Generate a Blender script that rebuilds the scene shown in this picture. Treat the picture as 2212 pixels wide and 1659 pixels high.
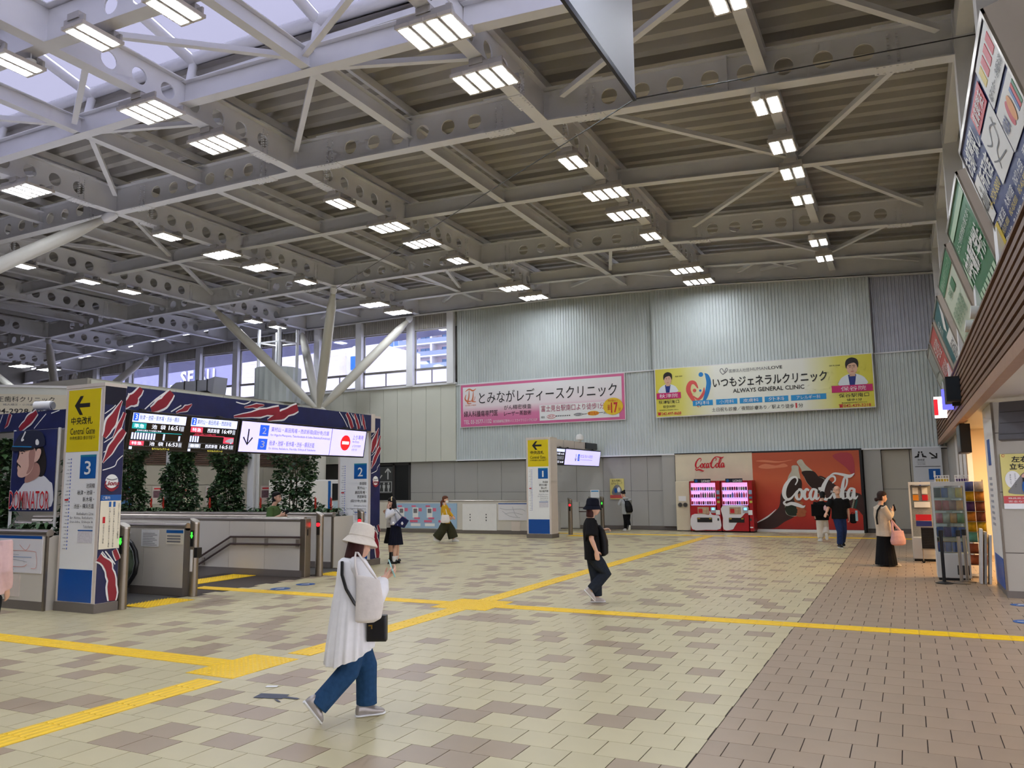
import bpy, bmesh, math, random
from mathutils import Vector, Matrix, Euler
R_ = math.radians
PI = math.pi
scene = bpy.context.scene
for o in list(bpy.data.objects):
    bpy.data.objects.remove(o)
col = scene.collection

# ------------------------------------------------------------------ camera
cam_d = bpy.data.cameras.new('camera')
cam_d.sensor_width = 36.0
cam_d.lens = 1725.0 / 2212.0 * 36.0
cam_d.clip_end = 400
cam = bpy.data.objects.new('camera', cam_d)
col.objects.link(cam)
_y, _p, _r = 0.455723, 0.124392, -0.012524
_f = Vector((-math.sin(_y) * math.cos(_p), math.cos(_y) * math.cos(_p), math.sin(_p)))
_rt = Vector((math.cos(_y), math.sin(_y), 0))
_up = _rt.cross(_f)
_r2 = math.cos(_r) * _rt + math.sin(_r) * _up
_u2 = -math.sin(_r) * _rt + math.cos(_r) * _up
_m = Matrix((( _r2.x, _u2.x, -_f.x, 0), (_r2.y, _u2.y, -_f.y, 0), (_r2.z, _u2.z, -_f.z, 1.75), (0, 0, 0, 1)))
cam.matrix_world = _m
scene.camera = cam

# ------------------------------------------------------------------ world, exposure
world = bpy.data.worlds.new('overcast_sky')
scene.world = world
world.use_nodes = True
_bg = world.node_tree.nodes['Background']
_bg.inputs['Color'].default_value = (0.86, 0.86, 1.0, 1)
_bg.inputs['Strength'].default_value = 2.4
scene.view_settings.view_transform = 'Standard'
scene.view_settings.look = 'None'
scene.view_settings.gamma = 1.0
scene.view_settings.use_curve_mapping = False
scene.view_settings.exposure = 0.52
scene.cycles.max_bounces = 4
scene.cycles.use_light_tree = False
scene.cycles.diffuse_bounces = 3
scene.cycles.glossy_bounces = 3
scene.cycles.transmission_bounces = 3
scene.cycles.transparent_max_bounces = 8
scene.cycles.caustics_reflective = False
scene.cycles.caustics_refractive = False
scene.cycles.use_adaptive_sampling = True
scene.cycles.adaptive_threshold = 0.10
scene.cycles.adaptive_min_samples = 12
scene.cycles.sample_clamp_indirect = 4.0
LED = 30.0          # strength of the ceiling LED panels

# ------------------------------------------------------------------ materials
def lin(c):
    c = c / 255.0
    return c / 12.92 if c <= 0.04045 else ((c + 0.055) / 1.055) ** 2.4
def rgb(r, g, b):
    return (lin(r), lin(g), lin(b), 1.0)
MATS = {}
def mat(name, c, rough=0.5, metal=0.0, emit=0.0, vary=0.0, scale=8.0, bump=0.0, alpha=1.0, spec=0.5, island=0.0, trans=0.0):
    """procedural principled material; vary = brightness noise, island = brightness change per piece"""
    if name in MATS:
        return MATS[name]
    m = bpy.data.materials.new(name)
    m.use_nodes = True
    nt = m.node_tree
    b = nt.nodes['Principled BSDF']
    col4 = rgb(*c)
    b.inputs['Base Color'].default_value = col4
    b.inputs['Roughness'].default_value = rough
    b.inputs['Metallic'].default_value = metal
    b.inputs['Specular IOR Level'].default_value = spec
    b.inputs['Alpha'].default_value = alpha
    b.inputs['Transmission Weight'].default_value = trans
    if emit:
        b.inputs['Emission Color'].default_value = col4
        b.inputs['Emission Strength'].default_value = emit
    if vary or island or bump:
        tc = nt.nodes.new('ShaderNodeTexCoord')
        nz = nt.nodes.new('ShaderNodeTexNoise')
        nz.inputs['Scale'].default_value = scale
        nz.inputs['Detail'].default_value = 4
        nt.links.new(tc.outputs['Object'], nz.inputs['Vector'])
        hsv = nt.nodes.new('ShaderNodeHueSaturation')
        hsv.inputs['Color'].default_value = col4
        mr = nt.nodes.new('ShaderNodeMapRange')
        mr.inputs['From Min'].default_value = 0.25
        mr.inputs['From Max'].default_value = 0.75
        mr.inputs['To Min'].default_value = 1 - vary
        mr.inputs['To Max'].default_value = 1 + vary
        nt.links.new(nz.outputs['Fac'], mr.inputs['Value'])
        last = mr.outputs['Result']
        if island:
            ge = nt.nodes.new('ShaderNodeNewGeometry')
            oi = nt.nodes.new('ShaderNodeObjectInfo')
            ad = nt.nodes.new('ShaderNodeMath'); ad.operation = 'ADD'
            fr = nt.nodes.new('ShaderNodeMath'); fr.operation = 'FRACT'
            nt.links.new(ge.outputs['Random Per Island'], ad.inputs[0])
            nt.links.new(oi.outputs['Random'], ad.inputs[1])
            nt.links.new(ad.outputs[0], fr.inputs[0])
            m2 = nt.nodes.new('ShaderNodeMapRange')
            m2.inputs['To Min'].default_value = 1 - island
            m2.inputs['To Max'].default_value = 1 + island
            nt.links.new(fr.outputs[0], m2.inputs['Value'])
            mu = nt.nodes.new('ShaderNodeMath'); mu.operation = 'MULTIPLY'
            nt.links.new(last, mu.inputs[0]); nt.links.new(m2.outputs['Result'], mu.inputs[1])
            last = mu.outputs[0]
        nt.links.new(last, hsv.inputs['Value'])
        nt.links.new(hsv.outputs['Color'], b.inputs['Base Color'])
        if bump:
            bp = nt.nodes.new('ShaderNodeBump')
            bp.inputs['Strength'].default_value = bump
            bp.inputs['Distance'].default_value = 0.01
            nt.links.new(nz.outputs['Fac'], bp.inputs['Height'])
            nt.links.new(bp.outputs['Normal'], b.inputs['Normal'])
    MATS[name] = m
    return m
def glass(name, tint, clear=0.85, rough=0.05, translucent=False):
    if name in MATS:
        return MATS[name]
    m = bpy.data.materials.new(name); m.use_nodes = True
    nt = m.node_tree; nt.nodes.clear()
    out = nt.nodes.new('ShaderNodeOutputMaterial')
    tr = nt.nodes.new('ShaderNodeBsdfTransparent'); tr.inputs['Color'].default_value = rgb(*tint)
    gl = nt.nodes.new('ShaderNodeBsdfTranslucent' if translucent else 'ShaderNodeBsdfGlossy')
    gl.inputs['Color'].default_value = rgb(*tint)
    if not translucent:
        gl.inputs['Roughness'].default_value = rough
    mx = nt.nodes.new('ShaderNodeMixShader'); mx.inputs[0].default_value = 1 - clear
    nt.links.new(tr.outputs[0], mx.inputs[1]); nt.links.new(gl.outputs[0], mx.inputs[2])
    nt.links.new(mx.outputs[0], out.inputs[0])
    MATS[name] = m
    return m
STEEL = mat('painted_steel', (240, 240, 242), 0.45, vary=0.03, scale=2)
STEEL2 = mat('painted_secondary_steel', (234, 234, 236), 0.5, vary=0.04, scale=2)
DECK = mat('folded_roof_sheet', (184, 180, 174), 0.6, vary=0.06, scale=1.2)
CORR = mat('corrugated_wall_sheet', (205, 212, 210), 0.38, vary=0.05, scale=1.5)
CORRD = mat('corrugated_wall_sheet_greyer', (190, 192, 204), 0.42, vary=0.05, scale=1.5)
PANELW = mat('white_wall_panel', (214, 214, 200), 0.5, vary=0.03, scale=1)
PANELG = mat('grey_wall_panel', (172, 170, 164), 0.55, vary=0.04, scale=0.8)
GREYW = mat('warm_grey_wall_panel', (178, 172, 158), 0.55, vary=0.04, scale=0.8)
WHITE = mat('white_paint', (232, 230, 226), 0.45, vary=0.02)
OFFW = mat('off_white_paint', (216, 204, 192), 0.45, vary=0.02)
BLACK = mat('black_plastic', (14, 14, 16), 0.4)
DARK = mat('dark_grey_metal', (58, 56, 54), 0.5)
STAIN = mat('stainless_steel', (176, 168, 156), 0.28, 0.85, vary=0.06, scale=3)
STAIND = mat('brushed_stainless_post', (140, 130, 116), 0.34, 0.8, vary=0.05, scale=3)
SKIRT = mat('grey_skirting', (112, 104, 96), 0.55, vary=0.06, scale=3)
GROUT = mat('floor_grout', (64, 52, 44), 0.8, vary=0.1, scale=20)
TILEB = mat('beige_floor_tile', (204, 192, 150), 0.33, vary=0.035, scale=3, island=0.035)
TILET = mat('tan_floor_tile', (170, 150, 122), 0.33, vary=0.04, scale=3, island=0.04)
TILEN = mat('brown_floor_tile', (166, 144, 118), 0.36, vary=0.06, scale=2.5, island=0.035)
YEL = mat('yellow_tactile_tile', (248, 202, 12), 0.4, vary=0.04, scale=6)
LEDM = mat('led_panel', (238, 245, 255), 0.4, emit=LED)
SIGNY = mat('yellow_sign_face', (228, 204, 20), 0.35)
BLUE = mat('blue_sign_face', (14, 92, 168), 0.35)
BLUED = mat('deep_blue_sign_face', (8, 78, 160), 0.35)
NAVY = mat('navy_print', (26, 34, 82), 0.4, vary=0.25, scale=5)
NAVYD = mat('dark_navy_print', (16, 18, 40), 0.4)
CRIM = mat('crimson_print', (146, 30, 48), 0.4)
RED = mat('red_print', (206, 30, 44), 0.4)
INK = mat('black_ink', (24, 22, 22), 0.5)
INKG = mat('grey_ink', (120, 120, 124), 0.5)
PAPER = mat('white_print', (238, 238, 236), 0.45)
WOOD = mat('brown_wood_slat', (112, 80, 58), 0.5, vary=0.12, scale=4)

# ------------------------------------------------------------------ mesh helpers
class MB:
    def __init__(s):
        s.v = []; s.f = []
    def add(s, vs, fs):
        n = len(s.v); s.v += [tuple(p) for p in vs]; s.f += [tuple(i + n for i in f) for f in fs]
        return s
    def box(s, x0, x1, y0, y1, z0, z1):
        if x0 > x1: x0, x1 = x1, x0
        if y0 > y1: y0, y1 = y1, y0
        if z0 > z1: z0, z1 = z1, z0
        return s.add([(x0, y0, z0), (x1, y0, z0), (x1, y1, z0), (x0, y1, z0), (x0, y0, z1), (x1, y0, z1), (x1, y1, z1), (x0, y1, z1)],
                     [(0, 3, 2, 1), (4, 5, 6, 7), (0, 1, 5, 4), (1, 2, 6, 5), (2, 3, 7, 6), (3, 0, 4, 7)])
    def bar(s, a, b, w, h):
        """box beam from a to b, w wide (horizontal), h high"""
        a = Vector(a); b = Vector(b); d = (b - a).normalized()
        u = d.cross(Vector((0, 0, 1)))
        u = Vector((1, 0, 0)) if u.length < 1e-4 else u.normalized()
        t = u.cross(d)
        vs = []
        for p in (a, b):
            for i, j in ((-1, -1), (1, -1), (1, 1), (-1, 1)):
                vs.append(p + u * (i * w / 2) + t * (j * h / 2))
        return s.add(vs, [(0, 1, 2, 3), (7, 6, 5, 4), (0, 4, 5, 1), (1, 5, 6, 2), (2, 6, 7, 3), (3, 7, 4, 0)])
    def tube(s, pts, r, n=10, caps=True):
        """round tube through pts; r a number or one radius per point"""
        pts = [Vector(p) for p in pts]
        rr = r if isinstance(r, (list, tuple)) else [r] * len(pts)
        base = len(s.v); up = None
        for i, p in enumerate(pts):
            d = (pts[min(i + 1, len(pts) - 1)] - pts[max(i - 1, 0)]).normalized()
            if up is None:
                up = Vector((0, 0, 1)) if abs(d.z) < 0.9 else Vector((1, 0, 0))
            u = d.cross(up).normalized(); w = u.cross(d).normalized(); up = w
            for k in range(n):
                a = 2 * PI * k / n
                s.v.append(tuple(p + (u * math.cos(a) + w * math.sin(a)) * rr[i]))
        for i in range(len(pts) - 1):
            for k in range(n):
                a = base + i * n + k; b = base + i * n + (k + 1) % n
                s.f.append((a, b, b + n, a + n))
        if caps:
            s.f.append(tuple(base + k for k in range(n))[::-1])
            e = base + (len(pts) - 1) * n
            s.f.append(tuple(e + k for k in range(n)))
        return s
    def lathe(s, prof, c=(0, 0), n=16):
        """prof: (radius, z) from bottom to top round the vertical axis at c"""
        base = len(s.v)
        for r, z in prof:
            for k in range(n):
                a = 2 * PI * k / n
                s.v.append((c[0] + r * math.cos(a), c[1] + r * math.sin(a), z))
        for i in range(len(prof) - 1):
            for k in range(n):
                a = base + i * n + k; b = base + i * n + (k + 1) % n
                s.f.append((a, b, b + n, a + n))
        s.f.append(tuple(base + k for k in range(n))[::-1])
        e = base + (len(prof) - 1) * n
        s.f.append(tuple(e + k for k in range(n)))
        return s
    def extr(s, poly, z0, z1, f=lambda x, y, z: (x, y, z)):
        """polygon (x, y) extruded z0..z1, mapped by f"""
        n = len(poly)
        vs = [f(x, y, z0) for x, y in poly] + [f(x, y, z1) for x, y in poly]
        return s.add(vs, [tuple(range(n))[::-1], tuple(range(n, 2 * n))] + [(i, (i + 1) % n, n + (i + 1) % n, n + i) for i in range(n)])
    def build(s, name, m, parent=None, w=False, smooth=False, bevel=0.0):
        me = bpy.data.meshes.new(name)
        vs = s.v
        if w and parent is not None:
            off = Vector((0, 0, 0)); p = parent
            while p is not None:
                off += p.location; p = p.parent
            vs = [(x - off.x, y - off.y, z - off.z) for x, y, z in vs]
        me.from_pydata(vs, [], s.f)
        me.update()
        if bevel:
            bm = bmesh.new(); bm.from_mesh(me)
            bmesh.ops.bevel(bm, geom=list(bm.edges), offset=bevel, segments=2, affect='EDGES', profile=0.5)
            bm.to_mesh(me); bm.free()
        if smooth:
            me.polygons.foreach_set('use_smooth', [True] * len(me.polygons))
            try:
                me.set_sharp_from_angle(angle=R_(40))
            except Exception:
                pass
        if m: me.materials.append(m)
        o = bpy.data.objects.new(name, me)
        col.objects.link(o)
        if parent is not None: o.parent = parent
        return o
def tag(o, label=None, cat=None, group=None, kind=None):
    if label: o['label'] = label
    if cat: o['category'] = cat
    if group: o['group'] = group
    if kind: o['kind'] = kind
    return o
def thing(name, label, cat, loc=(0, 0, 0), rot=(0, 0, 0), group=None):
    o = bpy.data.objects.new(name, None); col.objects.link(o)
    o.location = loc; o.rotation_euler = rot; o.empty_display_size = 0.2
    return tag(o, label, cat, group)
def struct(name, loc=(0, 0, 0)):
    o = bpy.data.objects.new(name, None); col.objects.link(o); o.location = loc
    o['kind'] = 'structure'
    return o
def inst(o, loc, parent, rot=None):
    c = o.copy(); col.objects.link(c); c.parent = parent; c.location = loc
    if rot is not None: c.rotation_euler = rot
    return c
def copy_tree(o, parent=None):
    c = o.copy(); col.objects.link(c); c.parent = parent
    for ch in list(o.children): copy_tree(ch, c)
    return c
FACE_FRONT = (PI / 2, 0, 0)        # board looking to -Y (towards the photographer)
FACE_RIGHT = (PI / 2, 0, PI / 2)   # board looking to +X
FACE_LEFT = (PI / 2, 0, -PI / 2)   # board looking to -X
def rect(name, x0, x1, y0, y1, m, parent, z=0.0, t=0.004):
    """thin printed plate on a board (local x right, y up, z out)"""
    return MB().box(x0, x1, y0, y1, z, z + t).build(name, m, parent)
def poly(name, pts, m, parent, z=0.0, t=0.003):
    """flat printed shape, any outline"""
    me = bpy.data.meshes.new(name)
    bm = bmesh.new()
    vs = [bm.verts.new((x, y, z + t)) for x, y in pts]
    f = bm.faces.new(vs)
    bmesh.ops.triangulate(bm, faces=[f], ngon_method='EAR_CLIP')
    bmesh.ops.recalc_face_normals(bm, faces=list(bm.faces))
    if bm.faces and sum(f.normal.z for f in bm.faces) < 0:
        bmesh.ops.reverse_faces(bm, faces=list(bm.faces))
    bm.to_mesh(me); bm.free()
    me.materials.append(m)
    o = bpy.data.objects.new(name, me); col.objects.link(o); o.parent = parent
    return o
def ell(cx, cy, rx, ry, n=24, a0=0, a1=2 * PI):
    full = abs(a1 - a0 - 2 * PI) < 1e-6
    k = n if full else n + 1
    return [(cx + rx * math.cos(a0 + (a1 - a0) * i / n), cy + ry * math.sin(a0 + (a1 - a0) * i / n)) for i in range(k)]
def crv(pts, n=6):
    """closed Catmull-Rom outline through pts"""
    out = []; L = len(pts)
    for i in range(L):
        p0, p1, p2, p3 = pts[i - 1], pts[i], pts[(i + 1) % L], pts[(i + 2) % L]
        for k in range(n):
            t = k / n
            out.append(tuple(0.5 * (2 * p1[j] + (p2[j] - p0[j]) * t + (2 * p0[j] - 5 * p1[j] + 4 * p2[j] - p3[j]) * t * t + (3 * p1[j] - p0[j] - 3 * p2[j] + p3[j]) * t ** 3) for j in (0, 1)))
    return out
def stroke(name, pts, w, m, parent, z=0.0, n=6, t=0.003):
    """brush stroke of changing width through pts [(x, y[, width factor])]"""
    P = [(p[0], p[1], p[2] if len(p) > 2 else 1.0) for p in pts]
    c = []
    for i in range(len(P) - 1):
        p0 = P[max(i - 1, 0)]; p1 = P[i]; p2 = P[i + 1]; p3 = P[min(i + 2, len(P) - 1)]
        for k in range(n):
            q = k / n
            c.append(tuple(0.5 * (2 * p1[j] + (p2[j] - p0[j]) * q + (2 * p0[j] - 5 * p1[j] + 4 * p2[j] - p3[j]) * q * q + (3 * p1[j] - p0[j] - 3 * p2[j] + p3[j]) * q ** 3) for j in (0, 1, 2)))
    c.append(P[-1])
    b = MB(); vs = []
    for i, p in enumerate(c):
        a = c[max(i - 1, 0)]; e = c[min(i + 1, len(c) - 1)]
        d = Vector((e[0] - a[0], e[1] - a[1])); d = d.normalized() if d.length > 1e-9 else Vector((1, 0))
        h = max(p[2], 0.02) * w / 2
        zz_ = z + t + .0025 * i / len(c)      # climbs a little so that loops never lie in one plane
        vs += [(p[0] - d.y * h, p[1] + d.x * h, zz_), (p[0] + d.y * h, p[1] - d.x * h, zz_)]
    b.add(vs, [(2 * i + 1, 2 * i + 3, 2 * i + 2, 2 * i) for i in range(len(c) - 1)])
    return b.build(name, m, parent)
TMP = bpy.data.scenes.new('workbench')          # small side scene so that evaluating one shape stays quick
def evaluated_mesh(ob):
    TMP.collection.objects.link(ob)
    with bpy.context.temp_override(scene=TMP, view_layer=TMP.view_layers[0]):
        dg = bpy.context.evaluated_depsgraph_get(); dg.update()
        me = bpy.data.meshes.new_from_object(ob.evaluated_get(dg))
    bpy.data.objects.remove(ob)
    return me
def text(s, x0, x1, y0, y1, m, parent, z=0.0, bold=0.0, fit=True, align='L', shear=0.0, name='lettering'):
    """lettering fitted into the box x0..x1, y0..y1 of a board"""
    cu = bpy.data.curves.new('lettering', 'FONT')
    cu.body = s; cu.resolution_u = 2; cu.offset = bold; cu.shear = shear
    me = evaluated_mesh(bpy.data.objects.new('lettering', cu))
    bpy.data.curves.remove(cu)
    if not me.vertices:
        return None
    xs = [v.co.x for v in me.vertices]; ys = [v.co.y for v in me.vertices]
    ax, bx, ay, by = min(xs), max(xs), min(ys), max(ys)
    sx = (x1 - x0) / max(bx - ax, 1e-6); sy = (y1 - y0) / max(by - ay, 1e-6)
    if not fit:
        sx = sy = min(sx, sy)
    dx = {'L': x0, 'R': x1 - (bx - ax) * sx, 'C': (x0 + x1) / 2 - (bx - ax) * sx / 2}[align]
    for v in me.vertices:
        v.co = (dx + (v.co.x - ax) * sx, y0 + (v.co.y - ay) * sy, z + 0.006)
    me.materials.clear(); me.materials.append(m)
    me.name = name
    o = bpy.data.objects.new(name, me); col.objects.link(o); o.parent = parent
    return o
def vtext(s, x, y1, w, h, m, parent, z=0.0, bold=0.0):
    """one column of vertical writing, h = height of a character"""
    return text('\n'.join(s), x - w / 2, x + w / 2, y1 - h * len(s), y1, m, parent, z, bold)
# ------------------------------------------------------------------ floor
def in_view(x, y, z, mx=120, my=120):
    d = Vector((x, y, z - 1.75)); w = d.dot(_f)
    if w < 0.3: return False
    px = 1106 + 1725 * d.dot(_r2) / w; py = 829.5 - 1725 * d.dot(_u2) / w
    return -mx < px < 2212 + mx and -my < py < 1659 + my
floor = struct('floor')
b = MB()
b.box(-10.7, 6, -9, 30, -0.3, -0.004)
b.box(-46, -10.7, -9, 7.9, -0.3, -0.004)
b.box(-46, -10.7, 14.25, 30, -0.3, -0.004)
b.box(-12.75, -10.7, 7.9, 14.25, -0.3, -0.004)
b.box(-46, -20.5, 7.9, 14.25, -0.3, -0.004)
b.build('slab', GROUT, floor)
TY = 7.205                     # a row joint of the paving
rng = random.Random(11)
cells = []
for j in range(-16, 74):
    y0 = TY + 0.3 * j; y1 = y0 + 0.3
    off = -0.147 if j % 2 else 0.003
    for i in range(-90, 12):
        x0 = off + 0.3 * i; x1 = x0 + 0.3
        segs = [(x0, x1)]
        if x0 < -1.34 < x1: segs = [(x0, -1.34), (-1.34, x1)]
        for a, c in segs:
            if c - a < 0.009: continue
            cx, cy = (a + c) / 2, (y0 + y1) / 2
            if -20.5 < cx < -10.62 and 7.9 < cy < 14.2: continue
            if cx < -26 or cy > 29.2: continue
            if not (in_view(a, y0, 0) or in_view(c, y1, 0)): continue
            h = rng.random()
            kind = 'n' if cx > -1.34 else ('t' if h < 0.23 else 'b')
            cells.append((a, c, y0, y1, kind))
def tactile_at(cx, cy):
    return (-6.0 <= cx <= -5.7 and cy < 26.6) or (10.38 <= cy <= 10.68 and cx > -11.3) or (6.0 <= cy <= 6.3 and cx < -5.7)
cells.sort(key=lambda c: (c[0] ** 2 + c[2] ** 2))
TM = {'b': TILEB, 't': TILET, 'n': TILEN}
def tile_box(b, a, c, y0, y1, z0=-0.004, z1=0.0, g=0.0036, h=0.0018):
    return b.add([(a + g, y0 + h, z0), (c - g, y0 + h, z0), (c - g, y1 - h, z0), (a + g, y1 - h, z0),
                  (a + g, y0 + h, z1), (c - g, y0 + h, z1), (c - g, y1 - h, z1), (a + g, y1 - h, z1)],
                 [(4, 5, 6, 7), (0, 1, 5, 4), (1, 2, 6, 5), (2, 3, 7, 6), (3, 0, 4, 7)])
TPROTO = {}
rest = {'b': MB(), 't': MB(), 'n': MB()}
n_single = 0
for a, c, y0, y1, k in cells:
    if n_single < 300 and in_view((a + c) / 2, (y0 + y1) / 2, 0, 0, 0):
        key = (k, round(c - a, 3))
        if key not in TPROTO:
            o = tile_box(MB(), -(c - a) / 2, (c - a) / 2, -0.15, 0.15).build('tile', TM[k], floor)
            o.location = ((a + c) / 2, (y0 + y1) / 2, 0); TPROTO[key] = o
        else:
            inst(TPROTO[key], ((a + c) / 2, (y0 + y1) / 2, 0), floor)
        n_single += 1
    else:
        tile_box(rest[k], a, c, y0, y1)
for k, nm in (('b', 'beige_tile_field'), ('t', 'tan_tile_field'), ('n', 'brown_tile_field')):
    tag(rest[k].build(nm, TM[k], floor), kind='stuff')
# yellow tactile tiles: bars to follow, dots at the crossings
def bar_tile():
    b = MB().box(-0.149, 0.149, -0.149, 0.149, -0.004, 0.003)
    for q in (-0.105, -0.035, 0.035, 0.105):
        b.add([(-0.14, q - .017, .003), (.14, q - .017, .003), (.14, q + .017, .003), (-.14, q + .017, .003),
               (-0.135, q - .010, .008), (.135, q - .010, .008), (.135, q + .010, .008), (-.135, q + .010, .008)],
              [(4, 5, 6, 7), (0, 1, 5, 4), (1, 2, 6, 5), (2, 3, 7, 6), (3, 0, 4, 7)])
    return b
def dot_tile():
    b = MB().box(-0.149, 0.149, -0.149, 0.149, -0.004, 0.003)
    for i in range(5):
        for j in range(5):
            x, y = -0.12 + 0.06 * i, -0.12 + 0.06 * j
            vs = [(x + r * math.cos(t * PI / 3), y + r * math.sin(t * PI / 3), z) for r, z in ((.016, .003), (.010, .008)) for t in range(6)]
            b.add(vs, [tuple(range(6, 12))] + [(t, (t + 1) % 6, 6 + (t + 1) % 6, 6 + t) for t in range(6)])
    return b
BT = bar_tile().build('tactile_bar_tile', YEL, floor); BT.location = (-5.85, 3.03, 0.001); BT.rotation_euler = (0, 0, PI / 2)
DT = dot_tile().build('tactile_dot_tile', YEL, floor); DT.location = (-5.85, 10.53, 0.001)
dots = set()
def dot(x, y):
    if (round(x, 2), round(y, 2)) in dots: return
    dots.add((round(x, 2), round(y, 2)))
    if (x, y) != (-5.85, 10.53): inst(DT, (x, y, 0.001), floor)
for i in (-1, 0, 1):
    for j in (-1, 0, 1): dot(-5.85 + .3 * i, 10.53 + .3 * j)
for i in (-1, 0):
    for j in (-1, 0, 1): dot(-5.85 + .3 * i, 6.15 + .3 * j)
for j in range(5):
    for i in (0, 1): dot(-12.25 + .3 * i, 11.0 + .3 * j)
for j in range(3):
    for i in (0, 1): dot(-10.65 + .3 * i, 8.62 + .3 * j)
for j in range(2):
    for i in (0, 1): dot(-10.62 + .3 * i, 13.0 + .3 * j)
for i in range(2): dot(-5.85 + .3 * i, 26.45)
for j in range(2):
    for i in (0, 1): dot(-10.2 + .3 * i, 25.2 + .3 * j)
k = 0
y = 3.03 + 0.3
while y < 26.3:
    if not any(abs(y - c) < 0.48 for c in (10.53, 6.15)): inst(BT, (-5.85, y, 0.001), floor)
    y += 0.3
x = -11.25
while x < 1.5:
    if abs(x + 5.85) > 0.48: inst(BT, (x, 10.53, 0.001), floor, (0, 0, 0))
    x += 0.3
x = -6.45
while x > -12.8:
    inst(BT, (x, 6.15, 0.001), floor, (0, 0, 0)); x -= 0.3
x = -11.8
while x < 0.7:
    if not -6.0 < x < -5.4: inst(BT, (x, 26.45, 0.001), floor, (0, 0, 0))
    x += 0.3
# stairs going down between the gate walls
st = MB()
for s_ in range(14):
    st.box(-12.75 - .3 * (s_ + 1), -12.75 - .3 * s_, 9.78, 12.36, -3.2, -0.17 * (s_ + 1))
st.build('stair_flight', SKIRT, floor)
MB().box(-12.2, -10.72, 8.42, 9.5, -0.004, 0.006).build('escalator_landing_plate', mat('ribbed_steel_plate', (96, 94, 92), 0.45, 0.5, vary=.1, scale=40), floor)
MB().box(-12.2, -10.72, 12.75, 13.9, -0.004, 0.006).build('escalator_landing_plate', MATS['ribbed_steel_plate'], floor)

# ------------------------------------------------------------------ roof
ZB = [(-46, 7.9), (-41, 8.28), (-35.3, 8.70), (-30, 8.98), (-25, 9.08), (-18.75, 9.14), (-12.5, 9.12), (-6.1, 8.93), (1.3, 8.45), (6, 8.15)]
def zb(x):
    for (x0, z0), (x1, z1) in zip(ZB, ZB[1:]):
        if x0 <= x <= x1: return z0 + (z1 - z0) * (x - x0) / (x1 - x0)
    return ZB[0][1] if x < ZB[0][0] else ZB[-1][1]
BX = [-41, -35.3, -30, -25, -18.75, -12.5, -6.1]      # perforated girders running away from the camera
AY = [14.05, 23.25]                                    # perforated girders running across
WX, WY = 1.3, 29.0
ceiling = struct('ceiling')
def web(b, s0, s1, holes, h0, h1, fn, t=0.014, r=0.165):
    """perforated plate s0..s1 x h0..h1 with round holes, mapped by fn(s, h, offset)"""
    cuts = [s0]
    for c in holes: cuts += [c - 0.3, c + 0.3]
    cuts.append(s1)
    def quad(a, c):
        if c - a < 1e-3: return
        n = max(1, int((c - a) / 1.5))
        for k in range(n):
            p, q = a + (c - a) * k / n, a + (c - a) * (k + 1) / n
            for o, fl in ((-t, False), (t, True)):
                vs = [fn(p, h0, o), fn(q, h0, o), fn(q, h1, o), fn(p, h1, o)]
                b.add(vs, [(3, 2, 1, 0) if fl else (0, 1, 2, 3)])
    for k in range(0, len(cuts), 2): quad(cuts[k], cuts[k + 1])
    hm = (h0 + h1) / 2; hh = (h1 - h0) / 2
    ca = math.atan2(hh, 0.3)
    angs = sorted([2 * PI * k / 16 for k in range(16)] + [ca, PI - ca, PI + ca, 2 * PI - ca])
    n = len(angs)
    for c in holes:
        ring = [(c + r * math.cos(a), hm + r * math.sin(a)) for a in angs]
        outer = []
        for a in angs:
            k = min(0.3 / max(abs(math.cos(a)), 1e-9), hh / max(abs(math.sin(a)), 1e-9))
            outer.append((c + k * math.cos(a), hm + k * math.sin(a)))
        for o, fl in ((-t, False), (t, True)):
            vs = [fn(s, h, o) for s, h in ring] + [fn(s, h, o) for s, h in outer]
            b.add(vs, [((i, n + i, n + (i + 1) % n, (i + 1) % n) if not fl else ((i + 1) % n, n + (i + 1) % n, n + i, i)) for i in range(n)])
        vs = [fn(s, h, -t) for s, h in ring] + [fn(s, h, t) for s, h in ring]
        b.add(vs, [(i, (i + 1) % n, n + (i + 1) % n, n + i) for i in range(n)])
def flange(b, pts, fn, w, h0, h1):
    """plate of width w through stations pts, heights h0..h1"""
    for p, q in zip(pts, pts[1:]):
        vs = [fn(p, h0, -w / 2), fn(q, h0, -w / 2), fn(q, h0, w / 2), fn(p, h0, w / 2), fn(p, h1, -w / 2), fn(q, h1, -w / 2), fn(q, h1, w / 2), fn(p, h1, w / 2)]
        b.add(vs, [(0, 3, 2, 1), (4, 5, 6, 7), (0, 1, 5, 4), (1, 2, 6, 5), (2, 3, 7, 6), (3, 0, 4, 7)])
DEP = 0.70
def hole_list(nodes, gap=1.05):
    out = []
    for a, c in zip(nodes, nodes[1:]):
        m = (a + c) / 2
        k = 0
        while m + 0.3225 + 0.645 * k < c - gap:
            d = 0.3225 + 0.645 * k
            out += [m - d, m + d]; k += 1
    return sorted(out)
def splice(fn, s, parent):
    """bolted splice: two flange plates and a row of bolt heads"""
    b = MB()
    for h0, h1 in ((-0.016, 0.0), (DEP, DEP + 0.016)):
        flange(b, [s - .3, s + .3], fn, 0.30, h0, h1)
    for q in range(6):
        for o in (-.11, .11):
            p = s - .25 + .1 * q
            flange(b, [p - .017, p + .017], lambda a, h, w_, o=o: fn(a, h, w_ + o), 0.034, -0.034, -0.016)
    for q in range(9):
        for ds in (-.07, .07):
            for o in (-.025, .025):
                flange(b, [s + ds - .016, s + ds + .016], lambda a, h, w_, o=o: fn(a, h, w_ + o), 0.03, 0.10 + .06 * q, 0.13 + .06 * q)
    return b.build('splice_plate', STEEL, parent)
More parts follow.
